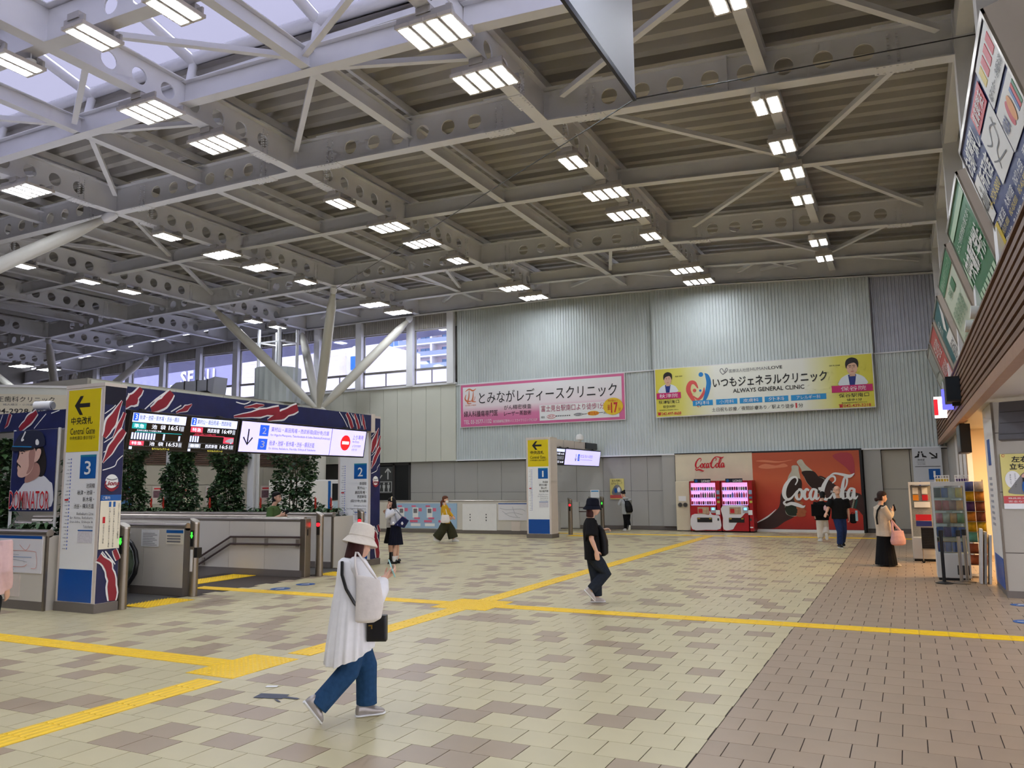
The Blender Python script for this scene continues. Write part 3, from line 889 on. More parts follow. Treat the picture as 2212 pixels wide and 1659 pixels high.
# yellow clinic board
s = board('clinic_board', 'long yellow and white clinic advertising board with two doctors\' portraits', 'sign', -4.51, 28.93, 5.03)
W, H = 7.46, 1.83
MB().box(-W / 2, W / 2, -H / 2, H / 2, -.06, 0).build('frame', MATS['pale_frame'], s)
rect('board_face', -W / 2 + .03, W / 2 - .03, -H / 2 + .03, H / 2 - .03, grad('yellow_fade', [(0, (226, 212, 70)), (.13, (228, 220, 110)), (.3, (238, 238, 226)), (.7, (238, 238, 226)), (.85, (226, 220, 100)), (1, (224, 212, 64))], 'X', -W / 2, W / 2), s)
z = .005
def doctor(cx, base, k, lookr):
    coat = mat('white_coat_print', (226, 234, 240), .5); blue = mat('scrub_blue_print', (30, 50, 130), .5)
    P = lambda pts: [(cx + k * a, base + k * b_) for a, b_ in pts]
    poly('portrait_coat', crv(P([(-.42, 0), (-.40, .2), (-.30, .30), (-.12, .38), (.12, .38), (.30, .30), (.40, .2), (.42, 0)]), 3), coat, s, z)
    poly('portrait_shirt', P([(-.1, 0), (-.14, .36), (.12, .36), (.06, 0)]), blue, s, z + .003)
    poly('portrait_neck', P([(-.09, .30), (.09, .30), (.09, .5), (-.09, .5)]), SKIN, s, z + .005)
    poly('portrait_face', crv(P([(0, .36), (-.12, .42), (-.17, .56), (-.16, .72), (0, .82), (.16, .72), (.17, .56), (.12, .42)]), 4), SKIN, s, z + .007)
    poly('portrait_hair', crv(P([(-.18, .58), (-.21, .72), (-.16, .88), (0, .95), (.17, .88), (.21, .72), (.18, .58), (.15, .68), (.08, .76), (-.06, .74), (-.14, .68)]), 4), HAIRP, s, z + .009)
    for e in (-.065, .065):
        poly('portrait_eye', ell(cx + k * e, base + k * .62, k * .025, k * .010, 10), HAIRP, s, z + .010)
        stroke('portrait_brow', P([(e - .04, .665), (e, .675), (e + .04, .665)]), k * .014, HAIRP, s, z + .010)
    poly('portrait_mouth', ell(cx, base + k * .46, k * .05, k * .012, 10), mat('lip_print', (190, 100, 96), .5), s, z + .010)
    stroke('portrait_nose', P([(0, .62), (.012, .54), (-.012, .53)]), k * .008, mat('nose_print', (196, 146, 120), .5), s, z + .010)
doctor(U(.067), Vv(.50), .80, 1); doctor(U(.912), Vv(.43), .98, 0)
z = .02
rect('name_band', U(.008), U(.130), Vv(.375), Vv(.495), MAG, s, z)
rect('name_band', U(.822), U(.992), Vv(.305), Vv(.43), MAG, s, z)
text('秋津院', U(.022), U(.115), Vv(.395), Vv(.475), PAPER, s, z); text('保谷院', U(.86), U(.965), Vv(.325), Vv(.41), PAPER, s, z)
z = .006
text('秋津駅南口', U(.017), U(.120), Vv(.275), Vv(.345), INK, s, z); text('徒歩30秒', U(.038), U(.10), Vv(.19), Vv(.245), INK, s, z)
text('東京都東村山市秋津町5丁目13-2', U(.02), U(.115), Vv(.135), Vv(.16), INK, s, z); text('042-497-8608', U(.03), U(.128), Vv(.045), Vv(.105), RED, s, z, .01)
text('保谷駅南口', U(.85), U(.975), Vv(.205), Vv(.28), INK, s, z); text('徒歩1分', U(.882), U(.945), Vv(.135), Vv(.185), INK, s, z)
text('東京都西東京市東町3丁目14-21', U(.86), U(.965), Vv(.095), Vv(.118), INK, s, z); text('042-439-3218', U(.868), U(.98), Vv(.025), Vv(.08), RED, s, z, .01)
for u_, v_ in ((.019, .075), (.857, .052)):
    rect('phone_mark', U(u_) - .05, U(u_) + .05, Vv(v_) - .05, Vv(v_) + .03, RED, s, z); rect('phone_mark', U(u_) - .07, U(u_) + .07, Vv(v_) + .035, Vv(v_) + .06, RED, s, z)
RH = mat('heart_red_print', (224, 90, 84), .4); BH = mat('heart_blue_print', (40, 130, 200), .4)
stroke('heart_mark', [(U(.215), Vv(.17), .1), (U(.19), Vv(.32), .7), (U(.168), Vv(.52), 1), (U(.178), Vv(.66), .9), (U(.2), Vv(.66), .7), (U(.215), Vv(.55), .2)], .17, RH, s, z)
stroke('heart_mark', [(U(.222), Vv(.18), .1), (U(.25), Vv(.36), .8), (U(.268), Vv(.62), 1), (U(.262), Vv(.78), .8), (U(.25), Vv(.84), .1)], .17, BH, s, z)
stroke('heart_mark', [(U(.19), Vv(.40), .3), (U(.215), Vv(.33), .9), (U(.24), Vv(.44), 1), (U(.245), Vv(.56), .2)], .10, RH, s, z)
poly('heart_mark', ell(U(.232), Vv(.82), .085, .085, 18), BH, s, z); poly('heart_mark', ell(U(.198), Vv(.51), .065, .065, 18), RH, s, z); poly('heart_mark', ell(U(.226), Vv(.5), .045, .045, 14), BH, s, z)
text('医療法人社団', U(.368), U(.462), Vv(.815), Vv(.885), INKG, s, z); text('HUMAN', U(.468), U(.545), Vv(.825), Vv(.885), INKG, s, z); text('LOVE', U(.55), U(.612), Vv(.828), Vv(.888), INK, s, z, .01)
stroke('heart_outline', [(U(.338), Vv(.79)), (U(.326), Vv(.85)), (U(.328), Vv(.90)), (U(.337), Vv(.90)), (U(.345), Vv(.84)), (U(.355), Vv(.91)), (U(.36), Vv(.87)), (U(.338), Vv(.79))], .025, INKG, s, z)
text('いつもジェネラルクリニック', U(.288), U(.805), Vv(.535), Vv(.73), INK, s, z, .015)
text('ALWAYS GENERAL CLINIC', U(.382), U(.705), Vv(.415), Vv(.495), INK, s, z, .015)
for t_, a, c in (('内科', .187, .284), ('小児科', .300, .400), ('皮膚科', .411, .515), ('外科', .526, .632), ('アレルギー科', .644, .797)):
    rect('blue_box', U(a), U(c), Vv(.20), Vv(.305), SKY, s, z)
    n = len(t_); p = (c - a) * .16
    text(t_, U(a + p), U(c - p), Vv(.218), Vv(.29), PAPER, s, z + .004)
text('土日祝も診療／夜間診療あり／駅より徒歩', U(.278), U(.655), Vv(.065), Vv(.145), INK, s, z); text('1', U(.662), U(.669), Vv(.06), Vv(.155), RED, s, z); text('分', U(.675), U(.695), Vv(.065), Vv(.145), INK, s, z)
text('院長 池谷', U(.105), U(.14), Vv(.8), Vv(.83), INK, s, z); text('院長 横山崇太郎', U(.818), U(.862), Vv(.8), Vv(.825), INK, s, z)

# ------------------------------------------------------------------ drinks corner: cream board, poster, two vending machines
def cola_script(parent, x0, y0, h, m, z, upto=9):
    """flowing script lettering, unit height h"""
    S = lambda pts: [(x0 + h * p[0], y0 + h * p[1], p[2] if len(p) > 2 else 1) for p in pts]
    w = .105 * h
    L = [
        [[(.64, .66, .4), (.74, .86, .6), (.66, 1.0, .8), (.46, .92, 1), (.24, .62, 1.5), (.16, .28, 1.6), (.26, .06, 1.2), (.44, .10, .8), (.62, .32, .4)],
         [(.26, .02, .3), (.14, -.08, .8), (.24, -.18, 1), (.44, -.12, 1.3), (.68, -.18, 1.5), (.9, -.26, 1), (1.0, -.2, .2)]],
        [[(.78, .46, .6), (.66, .3, 1.2), (.68, .1, 1.2), (.8, .06, .8), (.9, .26, 1.2), (.86, .46, 1), (.76, .46, .6), (.9, .4, .4), (1.0, .44, .3)]],
        [[(1.18, .42, .9), (1.08, .48, .9), (.98, .28, 1.3), (1.02, .08, 1.1), (1.12, .08, .6), (1.24, .22, .3)]],
        [[(1.44, .46, .9), (1.32, .46, .9), (1.22, .24, 1.3), (1.26, .06, 1.1), (1.36, .1, .8), (1.48, .48, .8), (1.44, .16, 1.3), (1.5, .06, .8), (1.6, .18, .3)]],
        [[(1.56, .48, 1.2), (1.66, .50, 1.2), (1.70, .52, .8)]],
        [[(2.12, .72, .4), (2.24, .84, .6), (2.2, 1.0, .8), (2.0, .96, 1), (1.78, .62, 1.5), (1.70, .28, 1.6), (1.8, .06, 1.2), (1.98, .10, .8), (2.14, .34, .4)],
         [(1.98, .96, .4), (2.2, 1.12, .7), (2.5, 1.08, 1), (2.8, 1.0, 1.3), (3.0, 1.12, .2)]],
        [[(2.30, .48, .6), (2.18, .3, 1.2), (2.2, .1, 1.2), (2.32, .06, .8), (2.42, .26, 1.2), (2.38, .46, 1), (2.28, .48, .6), (2.42, .4, .4), (2.5, .44, .3)]],
        [[(2.48, .3, .3), (2.66, .62, .6), (2.70, .9, .8), (2.6, .92, .8), (2.5, .5, 1.3), (2.5, .12, 1.2), (2.58, .06, .8), (2.66, .16, .3)]],
        [[(2.92, .48, .9), (2.8, .48, .9), (2.7, .26, 1.3), (2.74, .08, 1.1), (2.84, .12, .8), (2.96, .5, .8), (2.92, .18, 1.3), (2.98, .08, .8), (3.08, .2, .3)]],
    ]
    for k, ch in enumerate(L[:upto]):
        for q, pts in enumerate(ch): stroke('script_letter', S(pts), w, m, parent, z + .003 * (k % 3) + .009 * q, 5)
s = board('drinks_board', 'cream drinks advertising panel with red script logo above the vending machines', 'sign', -6.23, 29.0, 1.38)
CREAM = mat('aged_cream_panel', (224, 212, 184), .45, vary=.05, scale=2)
MB().box(-1.37, 1.37, -1.385, 1.365, -.1, 0).build('panel', CREAM, s)
MB().box(-1.39, 1.37, 1.365, 1.40, -.1, .02).build('dark_top_trim', BLACK, s)
cola_script(s, -.68, .84, .36, RED, .001)
s = board('drinks_poster', 'large orange-red poster of two hands clinking glass bottles, white script logo', 'poster', -3.09, 29.0, 1.38)
W, H = 3.54, 2.66
MB().box(-1.77, 1.77, -1.385, 1.40, -.1, -.001).build('dark_frame', BLACK, s)
MB().box(-1.75, 1.70, -1.385, -1.29, -.001, .05).build('base_kerb', WHITE, s)
rect('poster_face', -1.77, 1.69, -1.28, 1.34, grad('sunset_print', [(0, (140, 20, 24)), (.3, (188, 44, 30)), (.55, (196, 66, 40)), (.78, (206, 96, 56)), (1, (188, 84, 50))], 'Y', -1.5, 1.2, noise=.12), s, 0, .004)
def PU(x): return (x - 850) / 880 * 3.46 - 1.77
def PV(y): return (718 - y) / 620 * 2.62 - 1.28
def Pq(pts): return [(PU(a), PV(b_)) for a, b_ in pts]
HZ = mat('haze_print', (218, 128, 92), .5)
for q in ([(880, 165), (960, 158), (1080, 172), (1200, 160), (1080, 182), (960, 176)], [(900, 215), (960, 190), (1050, 205), (1120, 190), (1150, 215), (1060, 225), (960, 230)]):
    poly('cloud_print', crv(Pq(q), 3), HZ, s, .005)
PURP = mat('purple_glow_print', (176, 60, 70), .5)
poly('cloud_print', crv(Pq([(1520, 135), (1670, 125), (1685, 300), (1620, 230)]), 4), PURP, s, .005)
ARM = mat('dark_arm_print', (58, 28, 22), .5, vary=.2, scale=3); ARML = mat('lit_hand_print', (176, 96, 54), .5, vary=.15, scale=6)
poly('arm_print', crv(Pq([(868, 672), (980, 610), (1060, 540), (1080, 440), (1110, 420), (1190, 500), (1210, 570), (1180, 620), (1100, 660), (1010, 712), (870, 712)]), 4), ARM, s, .006)
stroke('arm_rim_print', [(PU(868), PV(668), .6), (PU(960), PV(620), 1), (PU(1035), PV(560), .3)], .05, PAPER, s, .008)
poly('arm_print', crv(Pq([(1400, 300), (1470, 320), (1560, 390), (1640, 420), (1735, 455), (1738, 605), (1690, 560), (1600, 540), (1500, 520), (1430, 430)]), 4), ARM, s, .006)
GLS = mat('bottle_glass_print', (196, 190, 170), .35, vary=.1, scale=5); COLA = mat('cola_print', (44, 20, 12), .3); DGR = mat('dark_green_glass_print', (30, 40, 26), .3)
poly('bottle_print', crv(Pq([(1186, 210), (1236, 212), (1240, 250), (1250, 310), (1256, 400), (1236, 470), (1240, 540), (1206, 612), (1130, 606), (1108, 560), (1120, 480), (1122, 400), (1150, 300), (1180, 250)]), 4), GLS, s, .009)
poly('bottle_liquid', crv(Pq([(1150, 318), (1250, 318), (1256, 400), (1236, 470), (1232, 520), (1118, 540), (1120, 470), (1122, 400)]), 4), COLA, s, .011)
poly('bottle_base', crv(Pq([(1112, 540), (1226, 530), (1236, 560), (1206, 608), (1132, 604)]), 4), DGR, s, .012)
poly('bottle_print', crv(Pq([(1228, 180), (1268, 160), (1300, 205), (1350, 250), (1400, 300), (1450, 330), (1430, 440), (1380, 430), (1310, 360), (1280, 300), (1256, 230)]), 4), GLS, s, .010)
poly('bottle_liquid', crv(Pq([(1266, 258), (1358, 256), (1400, 300), (1450, 335), (1430, 440), (1380, 425), (1312, 360), (1284, 305)]), 4), COLA, s, .012)
for k, (fx, fy) in enumerate(((1206, 515), (1222, 548), (1228, 580), (1220, 604))):
    poly('finger_print', crv(Pq([(fx - 14, fy - 16), (fx + 40, fy - 18), (fx + 58, fy - 4), (fx + 44, fy + 12), (fx - 10, fy + 14)]), 4), ARML, s, .013 + k * .0008)
poly('finger_print', crv(Pq([(1190, 460), (1250, 430), (1262, 450), (1220, 490), (1196, 500)]), 4), ARML, s, .013)
BEAD = mat('teal_bead_print', (20, 74, 68), .4)
for k in range(9): poly('bead_print', ell(PU(1690 - abs(k - 4) * 4), PV(440 + k * 13), .035, .035, 8), BEAD, s, .009)
for k in range(9): poly('bead_print', ell(PU(1668 - abs(k - 4) * 4), PV(440 + k * 13), .03, .03, 8), mat('pale_bead_print', (150, 150, 130), .4), s, .009)
cola_script(s, PU(1075), PV(490), .80, PAPER, .016)
text('Real Magic', PU(1490), PU(1662), PV(436), PV(412), PAPER, s, .012)
# bin panel left of the machines
s = thing('bin_cabinet', 'narrow cream recycling bin cabinet with twin round holes beside the vending machines', 'bin', (-7.27, 28.80, 0))
MB().box(-.25, .25, -.2, .08, .03, 1.76).build('body', CREAM, s, bevel=.012)
MB().box(-.24, .24, -.19, .07, 0, .03).build('plinth', DARK, s)
for k in (-.09, .09):
    MB().tube([(k, -.205, .93), (k, -.24, .93)], .085, 18).build('hole_ring', STAIN, s, smooth=True)
    MB().tube([(k, -.242, .93), (k, -.244, .93)], .07, 18).build('hole', DARK, s)
MB().box(-.15, .12, -.205, -.201, 1.06, 1.24).build('notice', PAPER, s)
# vending machines
VRED = mat('vending_red', (178, 22, 34), .3, vary=.04)
VW = mat('vending_white', (232, 228, 230), .35)
VLIT = mat('lit_display', (255, 190, 236), .5, emit=.75)
DRK = [mat('drink_%s' % n, c, .35) for n, c in (('red', (190, 40, 50)), ('brown', (90, 50, 40)), ('blue', (90, 140, 210)), ('green', (110, 160, 90)), ('white', (230, 220, 236)), ('orange', (230, 150, 90)), ('pink', (226, 130, 170)), ('dark', (50, 40, 60)))]
CAN = MB().lathe([(.022, 0), (.032, .008), (.032, .10), (.024, .115)], n=8); BOT = MB().lathe([(.026, 0), (.032, .01), (.032, .12), (.012, .16), (.012, .19)], n=8)
canm = [None, None]
def vending(cx, label, mirror):
    s = thing('vending_machine', label, 'vending machine', (cx, 28.72, 0), group='vending machines')
    w = .53
    MB().box(-w, w, -.33, .24, .05, 1.77).build('cabinet', VRED, s, bevel=.015)
    MB().box(-w + .02, w - .02, -.3, .22, 0, .05).build('plinth', DARK, s)
    MB().box(-.5, .37, -.335, -.328, .92, 1.70).build('display_backlight', VLIT, s)
    rg = random.Random(3 if mirror else 8)
    for r_, zz_ in enumerate((1.44, 1.19, .95)):
        MB().box(-.5, .37, -.43, -.335, zz_ - .03, zz_ - .005).build('display_shelf', mat('lit_shelf', (190, 190, 240), .4, emit=.5), s)
        for k in range(11):
            me = BOT if r_ == 1 and k > 3 else CAN
            i = 0 if me is CAN else 1
            key = (i, rg.choice(range(8)))
            if key not in DRCACHE:
                o = me.build('drink_sample', DRK[key[1]], s); DRCACHE[key] = o
            else:
                o = DRCACHE[key].copy(); col.objects.link(o); o.parent = s
            o.location = (-.46 + .077 * k, -.38, zz_)
    MB().box(-.51, .38, -.445, -.44, .90, 1.72).build('display_glass', glass('display_glass', (250, 246, 255), .92), s)
    b = MB(); b.box(-.53, -.5, -.45, -.33, .88, 1.75); b.box(.37, .53, -.45, -.33, .05, 1.75); b.box(-.53, .4, -.45, -.33, 1.71, 1.76); b.box(-.53, .4, -.45, -.33, .05, .92)
    b.build('door', VRED, s)
    f = bpy.data.objects.new('front_print', None)
    fr = thing('x', 'x', 'x'); bpy.data.objects.remove(fr)
    def R2(nm, x0, x1, z0, z1, m, d=.455):
        return MB().box(x0, x1, -d, -.445, z0, z1).build(nm, m, s)
    if not mirror:
        me = MB(); pts = crv([(-.49, .10), (-.49, .58), (-.1, .62), (.12, .60), (.14, .74), (.22, .60), (.42, .58), (.49, .5), (.49, .12), (0, .08)], 3)
    else:
        pts = crv([(-.49, .10), (-.5, .5), (-.5, .9), (.36, .88), (.2, .6), (.05, .45), (-.12, .2), (-.2, .10)], 3)
    MB().extr(pts, 0, .006, lambda x, y, z_: (x, -.456 + z_, y)).build('white_swoosh', VW, s)
    R2('poster', -.27, .12, .62, .86, mat('snack_poster', (190, 160, 130), .4, vary=.3, scale=14), .460)
    t_ = bpy.data.objects.new('poster_figure', None); bpy.data.objects.remove(t_)
    R2('price_mark', -.24, -.10, .66, .80, RED, .463)
    MB().box(-.30, .22, -.47, -.445, .34, .50).build('dispensing_flap', BLACK, s, bevel=.01)
    R2('flap_label', -.28, -.2, .45, .485, mat('amber_label', (200, 160, 40), .4), .474); R2('flap_label', .12, .2, .45, .485, MATS['amber_label'], .474)
    R2('coin_panel', .18, .36, .66, .86, mat('grey_coin_panel', (180, 176, 178), .4), .462)
    R2('card_reader', .22, .32, .76, .84, mat('reader_glow', (120, 190, 255), .4, emit=1.2), .468)
    R2('notice', .36, .50, .60, .76, PAPER, .462); R2('notice', .40, .51, 1.3, 1.44, mat('notice_blue', (150, 170, 200), .4), .458); R2('notice', .42, .51, 1.0, 1.08, mat('notice_yellow', (190, 190, 80), .4), .458); R2('notice', .41, .51, 1.15, 1.22, mat('notice_teal', (80, 130, 150), .4), .458)
    R2('lock', .40, .46, .40, .48, DARK, .464)
    R2('notice', .40, .5, .16, .2, PAPER, .460)
    hb = bpy.data.objects.new('header_sticker', None); bpy.data.objects.remove(hb)
    st = MB().box(-.36, .22, -.47, -.45, 1.70, 1.84).build('header_sticker', NAVYD, s)
    st.rotation_euler = (0, 0, 0)
    e = text('LIONS!!', -.10, .20, 1.72, 1.80, PAPER, s, 0, .02)
    if e:
        e.rotation_euler = (PI / 2, 0, 0); e.location = (0, -.466, 0)
    MB().tube([(-.28, -.472, 1.77), (-.28, -.476, 1.77)], .05, 14).build('sticker_ball', BLUE, s)
    return s
DRCACHE = {}
vending(-6.40, 'red vending machine with white lower door, next to the cream bin cabinet', False)
vending(-5.31, 'red vending machine with diagonal white swoosh, next to the bottle poster', True)
# ------------------------------------------------------------------ stair gate on the left: pillars, header, screens
def claw(parent, pts, w, z=0.0, white=1.35):
    """torn crimson slash with a white rim; pts (x, y, width)"""
    rg = random.Random(int(abs(pts[0][0] * 1000 + pts[0][1] * 77)))
    P = []
    for i in range(len(pts) - 1):
        for k in range(3):
            t = k / 3
            P.append(tuple(pts[i][j] + (pts[i + 1][j] - pts[i][j]) * t for j in range(3)))
    P.append(pts[-1])
    P = [(x + rg.uniform(-.06, .06) * w, y + rg.uniform(-.06, .06) * w, f * rg.uniform(.8, 1.2)) for x, y, f in P]
    stroke('slash_rim', [(x, y, f * white + .12) for x, y, f in P], w, PAPER, parent, z, 2)
    stroke('slash', P, w, CRIM, parent, z + .005, 2)
def scratch(parent, pts, w, z=0.0):
    stroke('scratch', pts, w, PAPER, parent, z, 3)
def emblem(parent, cx, cy, r, z):
    poly('emblem_ball', ell(cx, cy + r * .25, r * .85, r * .8, 24), PAPER, parent, z)
    stroke('emblem_seam', [(cx - r * .7, cy + r * .55), (cx, cy + r * .4), (cx + r * .7, cy + r * .55)], r * .12, INKG, parent, z + .002)
    t = text('Lions', cx - r, cx + r, cy - r * .25, cy + r * .3, CRIM, parent, z + .004, .03, shear=.2)
    stroke('emblem_ribbon', [(cx - r * .9, cy - r * .35, .3), (cx, cy - r * .75, 1.3), (cx + r * .9, cy - r * .35, .3)], r * .3, CRIM, parent, z + .003)
def sign_pillar(x0, y0, w, d, num, lines, eng, label, yellow=True, top=3.3, navy=False):
    s = thing('sign_pillar', label, 'pillar', (x0 + w / 2, y0 + d / 2, 0), group='numbered platform pillars')
    h = w / 2; e = d / 2
    MB().box(-h - .015, h + .015, -e - .015, e + .015, 0, .13).build('plinth', SKIRT, s)
    MB().box(-h, h, -e, e, .13, top - .05).build('body', OFFW, s)
    MB().box(-h - .006, h + .006, -e - .006, e + .006, top - .05, top).build('cap', OFFW, s)
    f = MB().box(-h + .055, h - .06, -.006, 0, .14, top - .1).build('info_board', PAPER, s)
    f.location = (0, -e - .0, 0)
    g = bpy.data.objects.new('front_print', None); bpy.data.objects.remove(g)
    def put(o, zz=0):
        o.rotation_euler = (PI / 2, 0, 0); o.location = (0, -e - .006, 0); return o
    cx = 0
    put(rect('blue_base', -h + .06, h - .065, .145, .60, BLUED, s))
    R = h - .10
    if yellow:
        put(rect('yellow_panel', -h + .065, h - .07, 2.30, top - .08, SIGNY, s))
        ax, az = -.04, 2.985
        put(poly('arrow', [(ax - .17, az), (ax - .05, az + .14), (ax + .02, az + .14), (ax - .06, az + .03), (ax + .17, az + .03), (ax + .17, az - .03), (ax - .06, az - .03), (ax + .02, az - .14), (ax - .05, az - .14)], INK, s, .004))
        put(text('中央改札', -.27, .21, 2.70, 2.815, INK, s, .003, .01)); put(text('Central Gate', -.28, .27, 2.555, 2.65, INK, s, .003)); put(text('中央检票口 중앙개찰구', -.28, .28, 2.475, 2.53, INK, s, .003))
    put(rect('number_plate', R - .345, R, 1.905, 2.25, BLUE, s)); put(rect('number_plate_band', R - .345, R, 2.22, 2.25, mat('teal_band', (30, 130, 150), .4), s, .002))
    put(text(num, R - .24 if num != '1' else R - .20, R - .1 if num != '1' else R - .145, 1.96, 2.16, PAPER, s, .004, .01))
    zt = 1.80
    for t_ in lines:
        wd = min(.062 * len(t_), w - .34)
        put(text(t_, R - wd, R, zt - .035, zt + .035, INK, s, 0)); zt -= .098
    zt -= .01
    for t_ in eng:
        wd = min(.026 * len(t_), w - .34)
        put(text(t_, R - wd, R, zt - .02, zt + .022, INKG, s, 0)); zt -= .062
    b = MB()
    for k in range(26): b.box(-h + .19, -h + .205, .88 + .052 * k, .905 + .052 * k, 0, .003)
    put(b.build('route_line', mat('route_blue_print', (70, 100, 190), .4), s))
    b = MB()
    for k in range(26): b.box(-h + .10 + .02 * ((k * 7) % 3), -h + .17, .885 + .052 * k, .896 + .052 * k, 0, .003)
    put(b.build('station_names', mat('pale_grey_ink', (170, 170, 176), .5), s))
    put(rect('route_marker', -h + .10, -h + .18, 1.585, 1.61, RED, s, .002))
    put(rect('small_map', R - .32, R, .98, 1.16, mat('map_print', (214, 210, 214), .5, vary=.12, scale=30), s)); put(rect('map_band', R - .32, R, 1.15, 1.165, BLUE, s, .003))
    if navy:
        n = thing('x', 'x', 'x'); n.name = 'side_print'
        for k_ in ('label', 'category'): del n[k_]
        n.parent = s; n.location = (h, 0, 0); n.rotation_euler = FACE_RIGHT
        rect('navy_face', -e + .01, e - .005, .135, top - .005, NAVY, n)
        if navy == 2:
            rect('dark_top', -e + .01, e - .005, top - .32, top - .005, NAVYD, n, .001)
        claw(n, [(-e + .02, 2.5, .5), (-.06, 2.72, 1.2), (.10, 3.05, .1)], .11, .006)
        claw(n, [(-.02, 2.5, .1), (.08, 2.68, 1), (e - .02, 2.88, .8)], .06, .006)
        claw(n, [(-e + .02, 2.13, .1), (-.03, 2.35, 1.1), (e - .02, 2.62, .8)], .10, .006)
        for q in ([(-e + .01, 2.84), (-.05, 2.93), (.0, 2.98)], [(-e + .02, 2.42), (.0, 2.52), (.1, 2.58)], [(-e + .02, 2.28), (-.02, 2.34), (.06, 2.4)], [(-e + .02, 2.02), (.03, 2.08), (.07, 2.16), (e - .02, 2.24)]):
            scratch(n, q, .014, .006)
        emblem(n, 0, 1.83, .125, .006)
        if navy == 2:
            rect('notice_band', -e + .015, e - .01, 1.58, 1.665, BLUE, n, .006)
            rect('notice_panel', -e + .015, e - .01, .89, 1.58, mat('cream_notice', (236, 228, 206), .5), n, .006)
            text('ご案内', -e + .04, -.02, 1.60, 1.645, PAPER, n, .008); vtext('本発カード感知式エスカレーター運転時間', .135, 1.54, .02, .027, INK, n, .009); vtext('初電車〜9時30分頃まで上り運転', .06, 1.47, .022, .035, INK, n, .009); vtext('9時30分頃〜終電車まで下り運転', -.01, 1.47, .022, .035, INK, n, .009); vtext('は終日下り運転', -.10, 1.25, .022, .04, INK, n, .009)
            for k in (.06, -.01): rect('day_mark', k - .018, k + .018, 1.49, 1.565, BLUE, n, .009)
            rect('day_mark', -.12, -.08, 1.26, 1.35, RED, n, .009)
        claw(n, [(-e + .03, .78, .9), (0.0, .66, 1), (.07, .45, 1.1), (.1, .15, 1.1)], .11, .006)
        claw(n, [(.10, .87, .9), (e - .02, .72, .9)], .07, .006)
        scratch(n, [(-.05, .86), (.04, .76), (.12, .66)], .018, .006); scratch(n, [(-.1, .86), (.0, .74), (.1, .56)], .012, .006)
    return s
sign_pillar(-11.30, 7.79, .85, .36, '3', ['池袋線', '秋津・池袋・', '新木場・', '渋谷・横浜方面'], ['Ikebukuro Line', 'for Akitsu, Ikebukuro,', 'Shin-kiba, Shibuya &', 'Yokohama'], 'white sign pillar numbered 3 with yellow gate sign and navy side, left foreground', navy=2)
sign_pillar(-11.68, 14.74, .90, .36, '2', ['新宿線', '東村山・', '高田馬場・', '西武新宿', '(国分寺)方面'], ['Shinjuku Line', 'for Higashi-Murayama,', 'Takadanobaba &', 'Seibu-Shinjuku'], 'white sign pillar numbered 2 with navy side at the far end of the stair gate', yellow=False, top=3.32, navy=1)
sign_pillar(-11.22, 23.88, .87, .55, '1', ['新宿線', '航空公園・', '狭山市・', '本川越方面'], ['Shinjuku Line', 'for Koku-koen,', 'Sayamashi &', 'Hon-Kawagoe'], 'white sign pillar numbered 1 with yellow gate sign near the far wall', top=3.25)
# navy header across the stairs
s = thing('gate_header', 'navy header beam with crimson claw marks spanning the stair gate', 'sign', (-10.66, 8.15, 2.96), FACE_RIGHT)
Lh = 6.55
MB().box(0, Lh, 0, .35, -.2, 0).build('beam', NAVY, s)
for q, w_ in (([(.1, .02, .4), (.28, .16, 1.2), (.42, .34, .6)], .13), ([(.62, .02, .6), (.85, .15, 1.2), (1.0, .34, .8)], .13), ([(1.1, .01, .3), (1.3, .1, 1), (1.42, .18, .1)], .08),
              ([(2.35, .03, .2), (3.0, .14, 1.1), (3.5, .24, 1)], .12), ([(2.6, .22, .2), (2.9, .27, 1), (3.1, .3, .2)], .07), ([(3.2, .03, .3), (3.6, .16, 1.2), (4.0, .33, 1)], .12),
              ([(5.55, .34, .7), (5.68, .16, 1), (5.75, .02, .7)], .10), ([(5.82, .34, .5), (5.92, .16, 1), (5.98, .02, .8)], .08), ([(6.1, .34, .5), (6.15, .16, 1), (6.2, .02, .8)], .07)):
    claw(s, q, w_, .003)
for q in ([(.5, .02), (.7, .2), (.9, .34)], [(1.0, .02), (1.2, .14)], [(2.4, .3), (2.6, .28), (2.75, .34)], [(5.3, .34), (5.45, .2), (5.6, .02)], [(5.7, .34), (5.85, .2)], [(6.0, .34), (6.08, .1)]):
    scratch(s, q, .02, .003)
MB().box(Lh - .12, Lh + .02, -.03, .38, -.22, .01).build('end_cap', OFFW, s)
# screens under the header
SCW = mat('white_lit_screen', (200, 194, 255), .4, emit=.72)
SCB = mat('dark_lit_screen', (8, 8, 12), .2)
LW = mat('screen_white_glow', (235, 238, 255), .4, emit=1.0); LY = mat('screen_yellow_glow', (240, 230, 90), .4, emit=.8); LR = mat('screen_red_glow', (206, 60, 84), .4, emit=.7); LT = mat('screen_teal_glow', (20, 150, 150), .4, emit=.6)
LB = mat('screen_blue_glow', (30, 80, 226), .4, emit=.8); LTX = mat('screen_text_violet', (90, 70, 150), .5, emit=.4); LGY = mat('screen_grey_glow', (150, 155, 165), .4, emit=.6); LRD = mat('screen_stop_red', (226, 24, 30), .4, emit=.8); LHD = mat('screen_header_glow', (196, 204, 250), .4, emit=.85)
TILT = R_(9)
def screen(label, loc, w, h, rot, m, name='display_screen'):
    s = thing(name, label, 'display', loc, rot, None)
    MB().box(-w / 2, w / 2, -h / 2, h / 2, -.12, 0).build('casing', BLACK, s)
    for x_ in (-.35 * w, .35 * w): MB().box(x_ - .04, x_ + .04, h / 2 - .12, h / 2 + .028, -.26, -.12).build('hanger', DARK, s)
    rect('screen', -w / 2 + .03, w / 2 - .03, -h / 2 + .03, h / 2 - .03, m, s, 0, .003)
    return s
